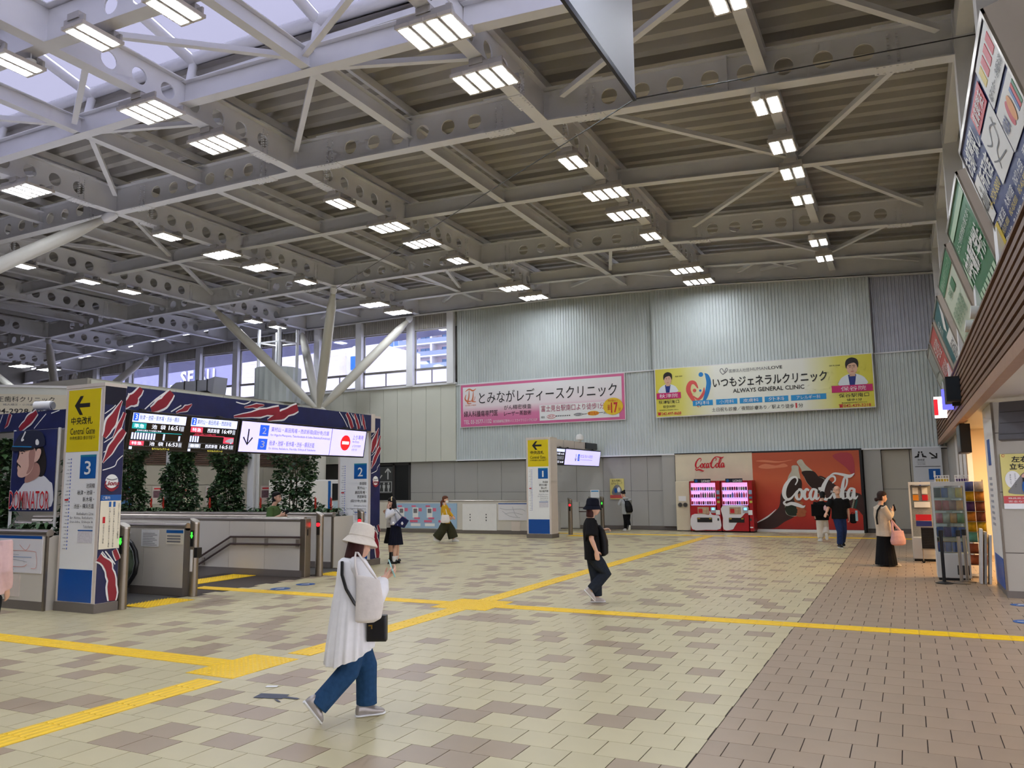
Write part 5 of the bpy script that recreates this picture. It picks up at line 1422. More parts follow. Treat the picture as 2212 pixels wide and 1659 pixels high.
# ------------------------------------------------------------------ shop block, kiosk and roofs on the far left
blk = thing('shop_block', 'grey panelled shop block with brown louvres behind the climbing plants', 'building', (-24, 29, 0))
bx = lambda *a: MB().box(*a)
bx(-33, -24.1, 17.3, 28.9, 0, 5.4).build('body', GREYW, blk, w=True)
y = 17.4
while y < 28.6:
    e = min(y + 1.15, 28.8)
    for z0, z1 in ((.1, 1.0), (1.02, 1.85), (1.87, 2.55)): bx(-24.1, -24.06, y, e - .015, z0, z1).build('wall_panel', GREYW, blk, w=True)
    bx(-24.1, -24.05, y, e - .015, 3.3, 5.35).build('upper_panel', PANELW, blk, w=True)
    y = e
for k in range(9): bx(-24.1, -24.02, 17.4, 28.8, 2.6 + .075 * k, 2.645 + .075 * k).build('louvre', mat('brown_louvre', (92, 66, 54), .6), blk, w=True)
for (y0, y1, z0, z1, c) in ((18.7, 19.15, 1.1, 1.83, (60, 110, 160)), (19.98, 20.5, 1.2, 1.82, (206, 196, 186)), (25.3, 25.95, 1.05, 1.8, (214, 196, 190)), (21.3, 21.7, 1.2, 1.75, (220, 216, 190)), (22.4, 22.9, 1.1, 1.8, (200, 190, 186))):
    s = thing('wall_poster', 'wall poster behind the plants, %s' % {18.7: 'blue one beside pillar 3', 19.98: 'pale one with dark picture left of first post', 25.3: 'white one with navy figures left of kiosk', 21.3: 'cream one behind the middle vine', 22.4: 'one with red ring behind the vines'}[y0], 'poster', (-24.04, (y0 + y1) / 2, (z0 + z1) / 2), FACE_RIGHT)
    h_, v_ = (y1 - y0) / 2, (z1 - z0) / 2
    MB().box(-h_, h_, -v_, v_, -.01, 0).build('sheet', mat('poster_%d' % c[0], c, .5), s)
    rect('picture', -h_ * .8, h_ * .8, -v_ * .3, v_ * .5, mat('poster_picture_%d' % c[2], (110, 80, 90) if c[2] < 195 else (70, 80, 130), .5, vary=.4, scale=12), s); rect('caption', -h_ * .7, h_ * .5, v_ * .65, v_ * .8, RED, s)
s = thing('ticket_kiosk', 'white kiosk with blue strip and dark screen behind the widest climbing plant', 'kiosk', (-20.6, 22.6, 0))
MB().box(-.5, .35, 0, 3.4, 0, 2.0).build('body', WHITE, s, bevel=.04); MB().box(.35, .36, 2.35, 2.5, .7, 1.95).build('blue_strip', BLUE, s); MB().box(.35, .37, 2.6, 3.35, 1.2, 1.85).build('dark_screen', BLACK, s); MB().box(.35, .37, 2.65, 3.3, .8, 1.15).build('notice', mat('notice_pale_blue', (190, 210, 220), .5), s)
o = text('交通案内所', -.05, .05, 0, 1, PAPER, s); bpy.data.objects.remove(o)
MB().box(-.45, .33, .6, .8, 2.0, 2.08).build('roof_box', WHITE, s)
# dental sign on the near corner
d_ = Vector((1.33, 1.23, 0)).normalized()
s = thing('dental_board', 'cream orthodontic clinic board over the shop corner, left of pillar 3', 'sign', (-23.11 - d_.x * 1.6, 15.92 - d_.y * 1.6, 4.42), (PI / 2, 0, math.atan2(d_.y, d_.x)))
MB().box(-2.0, 1.75, -.75, .45, -.4, -.02).build('fascia', PANELW, s); MB().box(-2.0, 1.65, -.75, .22, -.02, 0).build('face', mat('cream_board', (222, 212, 186), .5), s); MB().box(-2.05, 1.78, .43, .5, -.1, .02).build('top_rail', WHITE, s)
text('クイユ矯正歯科クリニック', -1.05, 1.28, -.02, .15, INK, s, 0); text('成人矯正・小児矯正 部分矯正', -.1, 1.25, -.13, -.07, INKG, s, 0); text('TEL.04-2928-0041', -.75, 1.15, -.38, -.22, INK, s, 0, .01); text('ALL ABOUT SMILE', -1.05, -.4, -.13, -.07, PINK, s, 0)
for k in range(3): poly('blue_dot', ell(-.72 + .16 * k, -.17, .05, .04, 12), SKY, s); 
poly('blue_dot', ell(-.72, -.5, .05, .04, 12), SKY, s); poly('portrait_print', crv([(-1.4, -.6), (-1.35, -.2), (-1.15, -.15), (-1.02, -.35), (-1.05, -.6)], 4), mat('brown_hair_print', (110, 66, 44), .5), s)
# flue tower and duct on the shop roof
s = thing('flue_tower', 'corrugated flue drum with ladder frame standing on the shop roof', 'flue', (-24.8, 27.0, 5.4))
b = MB(); n = 40
pr = [((1.0 if k % 2 else .95) * math.cos(2 * PI * k / n), (1.0 if k % 2 else .95) * math.sin(2 * PI * k / n)) for k in range(n)]
b.add([(x, y_, 0) for x, y_ in pr] + [(x, y_, 1.55) for x, y_ in pr], [tuple(range(n))[::-1], tuple(range(n, 2 * n))] + [(i, (i + 1) % n, n + (i + 1) % n, n + i) for i in range(n)])
b.build('drum', CORR, s)
for x, y_ in ((-.7, -.5), (.5, -.5), (-.5, .4), (.7, .4), (.1, -.1)): MB().tube([(x, y_, 1.5), (x, y_, 3.3)], .07, 8).build('frame_leg', STEEL2, s, smooth=True)
b = MB(); b.bar((-.9, -.5, 2.7), (.8, -.5, 2.7), .06, .06); b.bar((-.7, -.5, 2.7), (-.5, .4, 2.7), .06, .06); b.bar((.5, -.5, 2.7), (.7, .4, 2.7), .06, .06); b.bar((-.5, .4, 2.7), (.7, .4, 2.7), .06, .06); b.build('frame_ring', STEEL2, s)
MB().box(.02, .2, -.15, .0, 1.5, 3.2).build('dark_flue', DARK, s)
s = thing('air_duct', 'curved silver air duct on the shop roof above the navy header', 'duct', (-26.4, 24.0, 5.4))
b = MB(); prof = [(-1.4, .05), (-1.38, .35), (-1.2, .6), (-.9, .75), (.9, .75), (1.3, .85), (1.2, .15), (.9, .3), (-.75, .3), (-.9, .05)]
b.extr(prof, -.35, .35, lambda x, z_, d: (x, d, z_)); b.build('duct_body', mat('galvanised_duct', (190, 192, 200), .35, .5), s)
for x in (-.4, .3, .9): MB().box(x - .02, x + .02, -.37, .37, .28, .78).build('duct_band', DARK, s)
MB().box(-.7, .8, -.3, .3, 0, .28).build('duct_stand', DARK, s)
# ------------------------------------------------------------------ shop side: slatted canopy, tilted boards, pillar
cn = thing('shop_canopy', 'brown slatted canopy fascia running along the shop front', 'canopy', (1.3, 14, 2.83))
MB().box(1.03, 1.6, 1.0, 29.15, 2.95, 3.82).build('backing', mat('dark_brown_backing', (52, 34, 24), .7), cn, w=True)
for k in range(8):
    MB().box(.95, 1.035, 1.0, 29.15, 2.99 + .104 * k, 3.052 + .104 * k).build('slat', WOOD, cn, w=True)
MB().box(.95, 1.07, 1.0, 29.15, 2.83, 2.965).build('bottom_board', mat('tan_edge_board', (158, 122, 98), .5, vary=.08), cn, w=True)
MB().box(.93, 1.6, 1.0, 29.15, 3.81, 3.84).build('top_board', WOOD, cn, w=True)
MB().box(1.07, 4.2, 1.0, 29.2, 2.88, 2.94).build('soffit', mat('soffit_white', (206, 198, 182), .5, vary=.03, scale=.5), cn, w=True)
tilt = math.atan2(.56, 1.88)
NV2 = mat('navy_board', (34, 52, 118), .4); GRN = mat('green_board', (46, 122, 74), .4); TEAL = mat('teal_board', (28, 104, 112), .4); CORAL = mat('coral_board', (206, 84, 84), .4); PALE = mat('pale_green_board', (206, 216, 196), .4); YLW = mat('yellow_print', (226, 200, 60), .4)
def tilted(y0, y1, face, label):
    w = y1 - y0; h = 1.80
    s = thing('tilted_board', label, 'advertising board', (1.077, (y0 + y1) / 2, 4.818), (PI / 2 + tilt, 0, -PI / 2), 'tilted boards over the shops')
    MB().box(-w / 2, w / 2, -h / 2, h / 2, -.34, -.012).build('box', OFFW, s)
    b = MB(); b.box(-w / 2, w / 2, h / 2 - .05, h / 2, -.012, .012); b.box(-w / 2, w / 2, -h / 2, -h / 2 + .05, -.012, .012); b.box(-w / 2, -w / 2 + .05, -h / 2, h / 2, -.012, .012); b.box(w / 2 - .05, w / 2, -h / 2, h / 2, -.012, .012)
    b.build('frame', STAIN, s)
    rect('face', -w / 2 + .05, w / 2 - .05, -h / 2 + .05, h / 2 - .05, face, s, -.012, .004)
    return s, w, h
s, w, h = tilted(7.42, 10.74, NV2, 'navy estate-agent board with map and card logos, nearest over the shops')
X = lambda u: (u - .5) * w
Y = lambda v: (v - .5) * h
rect('red_tag', X(.40), X(.66), Y(.80), Y(.93), RED, s); text('賃貸専門店', X(.42), X(.64), Y(.82), Y(.91), PAPER, s, .004, .01)
text('お部屋探し', X(.03), X(.38), Y(.76), Y(.93), PAPER, s, 0, .02); text('所沢店', X(.14), X(.38), Y(.58), Y(.73), PAPER, s, 0, .02); text('04-2928-8800', X(.10), X(.38), Y(.49), Y(.55), YLW, s, 0)
rect('white_box', X(.02), X(.13), Y(.45), Y(.74), PAPER, s); text('ailu', X(.03), X(.12), Y(.52), Y(.68), INK, s, .004)
rect('map_box', X(.40), X(.68), Y(.47), Y(.78), PAPER, s)
for q in ([(.44, .7), (.5, .66), (.56, .72), (.64, .68)], [(.48, .52), (.52, .6), (.6, .62), (.62, .74)], [(.43, .6), (.5, .56), (.62, .53)]):
    stroke('map_road', [(X(a), Y(b_)) for a, b_ in q], .02, INKG, s, .004)
rect('pay_box', X(.69), X(.985), Y(.72), Y(.96), PAPER, s); text('電子マネー・各種決済', X(.71), X(.97), Y(.74), Y(.79), INK, s, .004)
for k, c in enumerate((YLW, RED, RED, RED)): rect('pay_logo', X(.72 + .065 * k), X(.765 + .065 * k), Y(.83), Y(.92), c, s, .004)
rect('card_box', X(.69), X(.985), Y(.46), Y(.69), PAPER, s); text('VISA', X(.70), X(.78), Y(.54), Y(.62), mat('card_blue', (40, 50, 120), .4), s, .004, .02)
poly('card_logo', ell(X(.825), Y(.58), .09, .12, 20), RED, s, .004); poly('card_logo', ell(X(.86), Y(.58), .09, .12, 20), mat('card_orange', (236, 150, 40), .4), s, .006)
for k, c in enumerate((BLUE, RED, GRN)): rect('card_logo', X(.905 + .024 * k), X(.925 + .024 * k), Y(.52), Y(.64), c, s, .004)
names = ['清瀬店', '久米川店', 'ひばりヶ丘店', '武蔵小金井店', '東村山店', '花小金井店', '秋津店', '国分寺店']
for k in range(8):
    x0 = .10 + .22 * (k % 4); v = .36 - .13 * (k // 4)
    text(names[k], X(x0), X(x0 + .17), Y(v), Y(v + .06), PAPER, s, 0, .01); text('042-%d-8000' % (391 + 37 * k), X(x0), X(x0 + .17), Y(v - .05), Y(v - .01), YLW, s, 0)
rect('yellow_tag', X(.02), X(.09), Y(.24), Y(.42), YLW, s)
rect('white_strip', X(.015), X(.985), Y(.03), Y(.16), PAPER, s); text('フジ賃貸管理', X(.10), X(.40), Y(.06), Y(.13), INK, s, .004); poly('blue_mark', [(X(.02), Y(.05)), (X(.05), Y(.14)), (X(.08), Y(.05))], mat('mark_blue', (60, 80, 170), .4), s, .004); text('04-2001-8800', X(.5), X(.9), Y(.06), Y(.13), INK, s, .004)
s, w, h = tilted(11.43, 14.25, GRN, 'green board with large white lettering, second over the shops')
PG = mat('pale_green_ink', (190, 220, 190), .5)
rect('pale_strip', X(.05), X(.95), Y(.86), Y(.92), PG, s); text('ようこそ所沢市民の皆さまへ', X(.1), X(.9), Y(.73), Y(.79), PAPER, s); text('中央看護学院', X(.12), X(.92), Y(.42), Y(.66), PAPER, s, 0, .03)
poly('diamond_mark', [(X(.02), Y(.5)), (X(.06), Y(.66)), (X(.1), Y(.5)), (X(.06), Y(.36))], PG, s)
for k in range(8): rect('small_plate', X(.08 + .11 * k), X(.16 + .11 * k), Y(.26), Y(.32), PG, s)
for k in range(7):
    for j in range(2): rect('info_cell', X(.22 + .1 * k), X(.31 + .1 * k), Y(.06 + .09 * j), Y(.14 + .09 * j), PAPER, s)
s, w, h = tilted(15.0, 18.2, PALE, 'white board with green head and foot strips, third over the shops')
rect('green_strip', X(.02), X(.98), Y(.83), Y(.97), GRN, s); rect('green_strip', X(.02), X(.98), Y(.03), Y(.14), GRN, s); text('医療法人所沢クリニック', X(.1), X(.9), Y(.86), Y(.93), PG, s, .004)
rect('green_tag', X(.55), X(.75), Y(.68), Y(.78), GRN, s); text('内科', X(.3), X(.5), Y(.68), Y(.78), GRN, s)
for k in range(5): text('内科循環器科', X(.12 + .14 * k), X(.24 + .14 * k), Y(.40), Y(.60), GRN, s)
text('所沢駅西口徒歩3分', X(.15), X(.75), Y(.22), Y(.30), GRN, s)
s, w, h = tilted(19.3, 21.85, TEAL, 'teal and white board, fourth over the shops')
rect('white_panel', X(.42), X(.96), Y(.05), Y(.6), PAPER, s); text('歯科', X(.45), X(.9), Y(.28), Y(.5), INKG, s, .004); poly('slant_mark', [(X(.5), Y(.7)), (X(.92), Y(.92)), (X(.92), Y(.78)), (X(.62), Y(.62))], PAPER, s); text('所沢', X(.08), X(.36), Y(.68), Y(.85), PAPER, s); rect('grey_photo', X(.02), X(.4), Y(.04), Y(.3), mat('photo_grey', (150, 146, 140), .5, vary=.2), s)
s, w, h = tilted(22.6, 25.7, CORAL, 'coral red board with yellow corner, fifth over the shops')
text('学習塾', X(.1), X(.8), Y(.6), Y(.86), PAPER, s); text('個別指導', X(.1), X(.8), Y(.36), Y(.52), PAPER, s); rect('yellow_corner', X(.02), X(.5), Y(.03), Y(.22), YLW, s); rect('white_corner', X(.5), X(.98), Y(.03), Y(.26), PAPER, s)
s, w, h = tilted(26.3, 28.8, mat('pale_grey_board', (196, 198, 186), .4), 'pale grey board, furthest over the shops by the far wall')
rect('photo', X(.1), X(.9), Y(.55), Y(.9), mat('photo_pale', (176, 180, 172), .5, vary=.2), s); rect('photo', X(.3), X(.95), Y(.08), Y(.42), mat('photo_green', (146, 160, 140), .5, vary=.2), s)
for y_, lb in ((13.5, 'nearer'), (12.4, 'nearest')):
    s = thing('spot_lamp', 'white round spot lamp on the canopy top below the green board, %s' % ('left one' if y_ > 13 else 'right one'), 'lamp', (1.02, y_, 3.84))
    MB().tube([(0, 0, 0), (0, 0, .1)], .02, 8).build('stem', WHITE, s); MB().tube([(-.1, 0, .16), (.06, 0, .14)], .09, 14).build('shade', WHITE, s, smooth=True)
# pillar at the right edge
pl = thing('wall_pillar', 'grey panelled pillar at the right edge carrying the yellow escalator poster', 'pillar', (1.7, 14.0, 0))
MB().box(1.21, 3.2, 14.01, 15.6, 0, 2.88).build('core', SKIRT, pl, w=True)
for z0, z1 in ((.1, .64), (.655, 1.53), (1.545, 2.41), (2.425, 2.88)): MB().box(1.22, 3.2, 14.0, 14.02, z0, z1).build('wall_panel', GREYW, pl, w=True)
MB().box(1.2, 3.2, 13.985, 14.02, 0, .1).build('skirting', SKIRT, pl, w=True)
MB().box(1.195, 1.225, 13.99, 14.05, .1, 2.88).build('corner_trim', STAIND, pl, w=True)
MB().box(1.2, 1.21, 14.05, 15.55, .1, 2.87).build('side_panel', WHITE, pl, w=True)
MB().box(1.193, 1.2, 14.1, 15.3, .1, .55).build('blue_base', BLUED, pl, w=True); MB().box(1.193, 1.2, 14.7, 15.1, 1.95, 2.36).build('number_plate', BLUE, pl, w=True)
b = MB()
for k in range(9): b.box(1.195, 1.2, 14.8, 15.2, 1.0 + .09 * k, 1.04 + .09 * k)
b.build('station_names', MATS['pale_grey_ink'], pl, w=True)
s = thing('safety_poster', 'yellow escalator safety poster with large black lettering on the right pillar', 'poster', (1.62, 13.98, 1.70), FACE_FRONT)
MB().box(-.36, .36, -.41, .40, -.01, 0).build('sheet', mat('poster_yellow', (226, 214, 130), .5), s)
rect('red_band', -.36, .36, -.33, -.22, CORAL, s); rect('white_foot', -.36, .36, -.41, -.33, PAPER, s); text('左右両側に', -.22, .33, .275, .365, INK, s, 0, .02); text('立ち止まって', -.25, .33, .17, .26, INK, s, 0, .02); text('職員施エスカレーターは', -.3, .3, -.265, -.24, PAPER, s, .004); text('安全な利用のために', -.3, .25, -.315, -.285, PAPER, s, .004)
poly('speech', ell(-.22, .02, .1, .13, 24), PAPER, s); vtext('エスカレーター', -.19, .11, .02, .028, INK, s, .004); vtext('歩かないで', -.25, .1, .02, .03, INK, s, .004)
poly('escalator_art', crv([(-.28, -.18), (-.24, -.08), (-.1, .1), (-.02, .14), (.15, .14), (.3, .0), (.32, -.2), (0, -.2)], 3), mat('art_grey', (130, 128, 126), .5), s, .002); rect('steps_art', -.1, .12, -.18, .06, BLACK, s, .004)
poly('figure_art', crv([(-.1, .05), (-.08, .11), (0, .13), (.09, .10), (.1, .04)], 3), mat('art_skin', (226, 180, 160), .5), s, .006); poly('figure_art', crv([(-.1, -.16), (-.1, -.02), (-.02, .02), (.05, -.02), (.05, -.16)], 3), BLUE, s, .008); poly('figure_art', ell(-.03, .03, .05, .05, 14), MATS['art_skin'], s, .01)
stroke('ring_mark', ell(-.32, .375, .018, .018, 12), .006, RED, s)
# hanging monitors
s = thing('hanging_monitor', 'grey back of a monitor tilted under the canopy at the right edge', 'monitor', (1.55, 13.1, 2.54), (R_(-12), 0, R_(-28)))
MB().box(-.36, .36, -.05, .05, -.28, .28).build('casing', mat('monitor_grey', (92, 90, 94), .5, vary=.1, scale=4), s, bevel=.012)
for k in range(3): MB().box(-.34, .34, -.054, -.05, -.2 + .16 * k, -.19 + .16 * k).build('vent_line', DARK, s)
MB().tube([(0, 0, .28), (0, .02, .36)], .03, 8).build('hanger', DARK, s)
s = thing('lit_monitor', 'lit white screen cut by the right edge of the picture', 'monitor', (2.12, 12.55, 2.56), (R_(-8), 0, R_(-40)))
MB().box(-.4, .4, -.03, .05, -.3, .3).build('casing', BLACK, s); MB().box(-.38, .38, -.034, -.03, -.28, .28).build('screen', SCW, s); MB().box(-.33, -.25, -.038, -.034, .05, .22).build('blue_mark', LB, s); MB().tube([(0, 0, .3), (0, .0, .38)], .03, 8).build('hanger', DARK, s)
# projecting signs on the canopy
s = thing('lit_sign', 'small lit white and red sign projecting from the slatted canopy', 'sign', (.80, 21.5, 3.18)); MB().box(-.12, .14, -.06, .06, 0, .50).build('box', mat('sign_lit_white', (255, 236, 236), .4, emit=1.6), s); MB().box(-.125, -.04, -.065, -.06, .06, .44).build('red_letters', mat('sign_red', (226, 40, 50), .4, emit=.6), s)
s = thing('lit_sign', 'small blue lit sign projecting beside the black canopy monitor', 'sign', (.80, 18.6, 3.15)); MB().box(-.06, .14, -.05, .05, 0, .42).build('box', mat('sign_lit_blue', (90, 90, 255), .4, emit=1.4), s)
s = thing('canopy_monitor', 'black monitor box projecting from the slatted canopy', 'monitor', (.82, 16.6, 3.12)); MB().box(-.1, .14, -.35, .35, 0, .45).build('casing', BLACK, s, bevel=.01); MB().box(-.08, .12, -.354, -.35, .03, .42).build('screen', mat('dim_screen', (40, 48, 56), .2), s); MB().box(0.0, .14, -.05, .05, -.06, 0).build('mount', DARK, s)
s = thing('menu_monitor', 'dark double-sided screen hanging in front of the shop opening', 'monitor', (1.08, 18.6, 2.2), (0, 0, 0)); MB().box(-.09, .09, -.5, .6, .05, .62).build('casing', BLACK, s); MB().box(-.1, -.085, -.46, .56, .08, .6).build('screen', mat('grey_screen', (86, 92, 94), .25), s); MB().tube([(0, 0, .62), (0, 0, .7)], .03, 8).build('hanger', DARK, s)
# shop room
sr = struct('wall_shop')
WARM = mat('warm_shop_wall', (240, 222, 196), .5)
MB().box(4.1, 4.2, 15.6, 21.5, 0, 2.9).build('back_panel', WARM, sr); MB().box(1.22, 4.2, 21.4, 21.5, 0, 2.9).build('side_panel', WARM, sr)
MB().box(1.22, 4.2, 15.5, 15.58, 0, 2.9).build('near_panel', WARM, sr)
MB().box(1.2, 1.3, 20.2, 24.6, 0, 2.88).build('front_panel', WHITE, sr); MB().box(1.2, 1.32, 24.6, 29.2, 0, 2.88).build('front_panel_far', PANELG, sr)
for y_ in (20.2, 21.6, 23.2): MB().box(1.18, 1.2, y_, y_ + .08, 0, 2.88).build('front_mullion', STAIN, sr)
MB().box(4.05, 4.12, 17.0, 20.8, 1.0, 2.0).build('inner_shelf_wall', mat('inner_white', (246, 236, 222), .5), sr)
s = thing('shop_lamp', 'warm strip lamp inside the bright shop', 'lamp', (2.6, 18.2, 2.8))
MB().box(-.5, .5, -1.8, 1.8, 0, .07).build('housing', WHITE, s); MB().box(-.45, .45, -1.75, 1.75, -.01, 0).build('diffuser', mat('warm_strip', (255, 214, 160), .4, emit=16.0), s)
# showcases with goods
GLZ = glass('showcase_glass', (240, 248, 244), .9)
GC = [mat('goods_%d' % i, c, .4, vary=.2, scale=20) for i, c in enumerate(((226, 190, 40), (190, 60, 50), (226, 150, 60), (70, 90, 170), (110, 150, 90), (200, 190, 180), (150, 80, 60), (90, 60, 130), (60, 60, 66), (230, 120, 150), (90, 180, 190)))]
BAG = {}
def bag(w, h, c):
    """pillow-shaped snack bag"""
    key = (round(w, 2), round(h, 2), c)
    if key not in BAG:
        b = MB(); nx, nz = 4, 5; vs = []
        for sgn in (-1, 1):
            for j in range(nz + 1):
                for i in range(nx + 1):
                    u, v = i / nx, j / nz
                    t = math.sin(PI * u) * math.sin(PI * v)
                    vs.append(((u - .5) * w, sgn * .035 * t ** .6, v * h))
        fs = []
        m = (nx + 1) * (nz + 1)
        for j in range(nz):
            for i in range(nx):
                a = j * (nx + 1) + i
                fs += [(a, a + 1, a + nx + 2, a + nx + 1), (m + a + nx + 1, m + a + nx + 2, m + a + 1, m + a)]
        b.add(vs, fs)
        me = bpy.data.meshes.new('snack_bag'); me.from_pydata(b.v, [], b.f); me.materials.append(GC[c])
        me.polygons.foreach_set('use_smooth', [True] * len(me.polygons)); BAG[key] = me
    return BAG[key]
CN = ['yellow', 'red', 'orange', 'blue', 'green', 'pale', 'brown', 'purple', 'black', 'pink', 'teal']
def goods(x, y, z, w, h, c, where, group):
    o = bpy.data.objects.new('snack_bag', bag(w, h, c)); col.objects.link(o); o.location = (x, y, z)
    tag(o, '%s packet %s' % (CN[c], where), 'snack', group); return o
s = thing('showcase_fridge', 'tall glass showcase fridge with lit shelves in front of the shop', 'fridge', (.62, 16.25, 0))
FRG = mat('fridge_white', (210, 210, 206), .4)
MB().box(-.26, .26, -.25, .25, .04, .46).build('base_cabinet', FRG, s, bevel=.01); MB().box(-.24, .24, -.23, .23, 0, .04).build('plinth', BLACK, s)
b = MB()
for x in (-.26, .23):
    for y_ in (-.25, .22): b.box(x, x + .03, y_, y_ + .03, .46, 1.62)
b.build('corner_frame', FRG, s); MB().box(-.26, .26, -.25, .25, 1.62, 1.69).build('top', FRG, s)
MB().box(-.23, .23, -.246, -.24, .48, 1.60).build('door_glass', GLZ, s); MB().box(-.256, -.25, -.22, .22, .48, 1.60).build('side_glass', GLZ, s); MB().box(.25, .256, -.22, .22, .48, 1.60).build('side_glass', GLZ, s)
SH = (.48, .74, .98, 1.2, 1.42)
for z_ in SH[1:]: MB().box(-.23, .23, -.2, .2, z_ - .02, z_ - .01).build('shelf', STAIN, s)
MB().box(.05, .23, -.255, -.25, .1, .26).build('vent', DARK, s)
rg = random.Random(4)
pal = {0: [3, 3, 3, 3], 1: [3, 7, 3, 3], 2: [9, 5, 2, 4], 3: [1, 1, 6, 2], 4: [8, 3, 5, 0]}
shelfn = ['lowest', 'second', 'middle', 'fourth', 'top']
for j, z_ in enumerate(SH):
    for k in range(4):
        goods(.62 - .165 + .11 * k, 16.12, z_ - .005, .105, .17, pal[j][k], 'on the %s shelf of the glass fridge, %s from the left' % (shelfn[j], ORD[k] if k else 'first'), 'goods in the glass fridge')
        goods(.62 - .165 + .11 * k, 16.27, z_ - .005, .105, .17, rg.choice([0, 1, 2, 5, 6, 8]), 'behind the front row on the %s fridge shelf, %s from left' % (shelfn[j], ORD[k] if k else 'first'), 'goods in the glass fridge')
s = thing('magazine_showcase', 'white glass showcase with stacked black trays and red leaflets beside the fridge', 'showcase', (.22, 19.75, 0))
MB().box(-.22, .24, -.3, .3, .05, .5).build('base_cabinet', FRG, s, bevel=.01); MB().box(-.2, .22, -.28, .28, 0, .05).build('plinth', BLACK, s)
b = MB()
for x in (-.22, .21):
    for y_ in (-.3, .27): b.box(x, x + .03, y_, y_ + .03, .5, 1.62)
b.build('corner_frame', FRG, s); MB().box(-.22, .24, -.3, .3, 1.62, 1.68).build('top', FRG, s); MB().box(-.19, .21, -.02, .02, .5, 1.6).build('grid_back', mat('wire_grid', (150, 150, 148), .5, vary=.3, scale=60), s); MB().box(-.22, -.215, -.27, .27, .52, 1.6).build('side_glass', GLZ, s)
for (x, z0, z1, m_) in ((-.09, 1.42, 1.56, PAPER), (.09, 1.42, 1.56, PAPER), (-.09, 1.28, 1.4, MATS['card_orange']), (.09, 1.28, 1.4, RED)): MB().box(x - .055, x + .055, -.05, -.02, z0, z1).build('leaflet', m_, s)
MB().box(-.13, .18, -.06, -.02, 1.13, 1.25).build('leaflet_pocket', PAPER, s); MB().box(-.12, .18, -.32, -.3, .86, .99).build('red_card', RED, s); MB().box(-.12, .18, -.32, -.3, .74, .85).build('blue_card', MATS['card_blue'], s)
s = thing('tray_stack', 'tall stack of black trays on a steel trolley by the showcases', 'trays', (.33, 19.2, 0))
for k in range(13): MB().box(-.15, .17, -.14, .1, .30 + .033 * k, .328 + .033 * k).build('tray', mat('black_tray', (20, 20, 24), .25), s)
for x in (-.14, .16):
    for y_ in (-.13, .09): MB().tube([(x, y_, .03), (x, y_, .30)], .012, 6).build('trolley_leg', STAIN, s); MB().tube([(x, y_ - .01, .03), (x, y_ + .01, .03)], .03, 10).build('castor', BLACK, s)
MB().box(-.16, .18, -.15, .11, .27, .30).build('trolley_tray', STAIN, s)
s = thing('snack_rack', 'wire rack of hanging snack packets right of the glass fridge', 'rack', (1.06, 16.75, 0))
b = MB()
for x in (-.16, .14): b.tube([(x, 0, 0), (x, 0, 1.72)], .012, 6)
b.box(-.18, .16, -.2, .2, 0, .03); b.build('frame', STAIN, s)
RZ = [.22, .42, .62, .80, .98, 1.16, 1.34, 1.52]
for z_ in RZ: MB().box(-.17, .15, -.12, .02, z_ - .01, z_).build('wire_shelf', STAIN, s)
rp = [(6, 6), (6, 2), (10, 0), (0, 0), (2, 6), (7, 6), (0, 2), (3, 5)]
for j, z_ in enumerate(RZ):
    for k in range(2): goods(1.06 - .08 + .15 * k, 16.68, z_, .145, .17, rp[j][k], 'on the wire snack rack, shelf %s up, %s' % (ORD[j] if j else 'first', 'left' if k == 0 else 'right'), 'snacks on the wire rack')
for x, w_ in ((.55, .22), (.86, .2)):
    s = thing('wire_basket', 'white wire basket on top of the glass fridge, %s' % ('left' if x < .7 else 'right'), 'basket', (x, 16.4, 1.69))
    b = MB(); d = .15
    for z_ in (0, .06, .11):
        b.bar((-w_ / 2, -d, z_), (w_ / 2, -d, z_), .012, .012); b.bar((-w_ / 2, d, z_), (w_ / 2, d, z_), .012, .012); b.bar((-w_ / 2, -d, z_), (-w_ / 2, d, z_), .012, .012); b.bar((w_ / 2, -d, z_), (w_ / 2, d, z_), .012, .012)
    for k in range(6):
        x_ = -w_ / 2 + w_ * k / 5; b.bar((x_, -d, 0), (x_, -d, .11), .008, .008); b.bar((x_, d, 0), (x_, d, .11), .008, .008)
    b.build('wire', PAPER, s)
    MB().box(-w_ / 2 + .02, w_ / 2 - .02, -d + .02, d - .02, 0, .07).build('contents', GC[0 if x < .7 else 7], s)
# belt posts
def stanchion(x, y, m, label):
    s = thing('belt_post', label, 'belt post', (x, y, 0), group='belt posts')
    MB().lathe([(.135, 0), (.135, .012), (.09, .025), (.03, .035), (.03, .04)], n=24).build('base', m if m is BLACK else STAIND, s, smooth=True)
    MB().tube([(0, 0, .03), (0, 0, .84)], .027, 14).build('post', m, s, smooth=True); MB().tube([(0, 0, .78), (0, 0, .88)], .036, 14).build('belt_head', BLACK, s, smooth=True)
stanchion(.44, 15.52, BLACK, 'black belt post in front of the glass fridge'); stanchion(.70, 15.58, STAIN, 'steel belt post in front of the glass fridge, left of the pair'); stanchion(.80, 15.86, STAIN, 'steel belt post in front of the glass fridge, right of the pair')
for k, (x, lb) in enumerate(((.99, 'left one'), (1.05, 'middle one'), (1.12, 'right one'))):
    o = MB().box(-.018, .018, -.16, .16, 0, .9 - .05 * k).build('folded_sign_board', [WHITE, PANELG, BLUE][k] if k < 2 else WHITE); o.location = (x, 15.78, 0.004); o.rotation_euler = (0, R_(4), 0)
    tag(o, 'white folding board leaning by the shop pillar, %s' % lb, 'board', 'leaning boards')
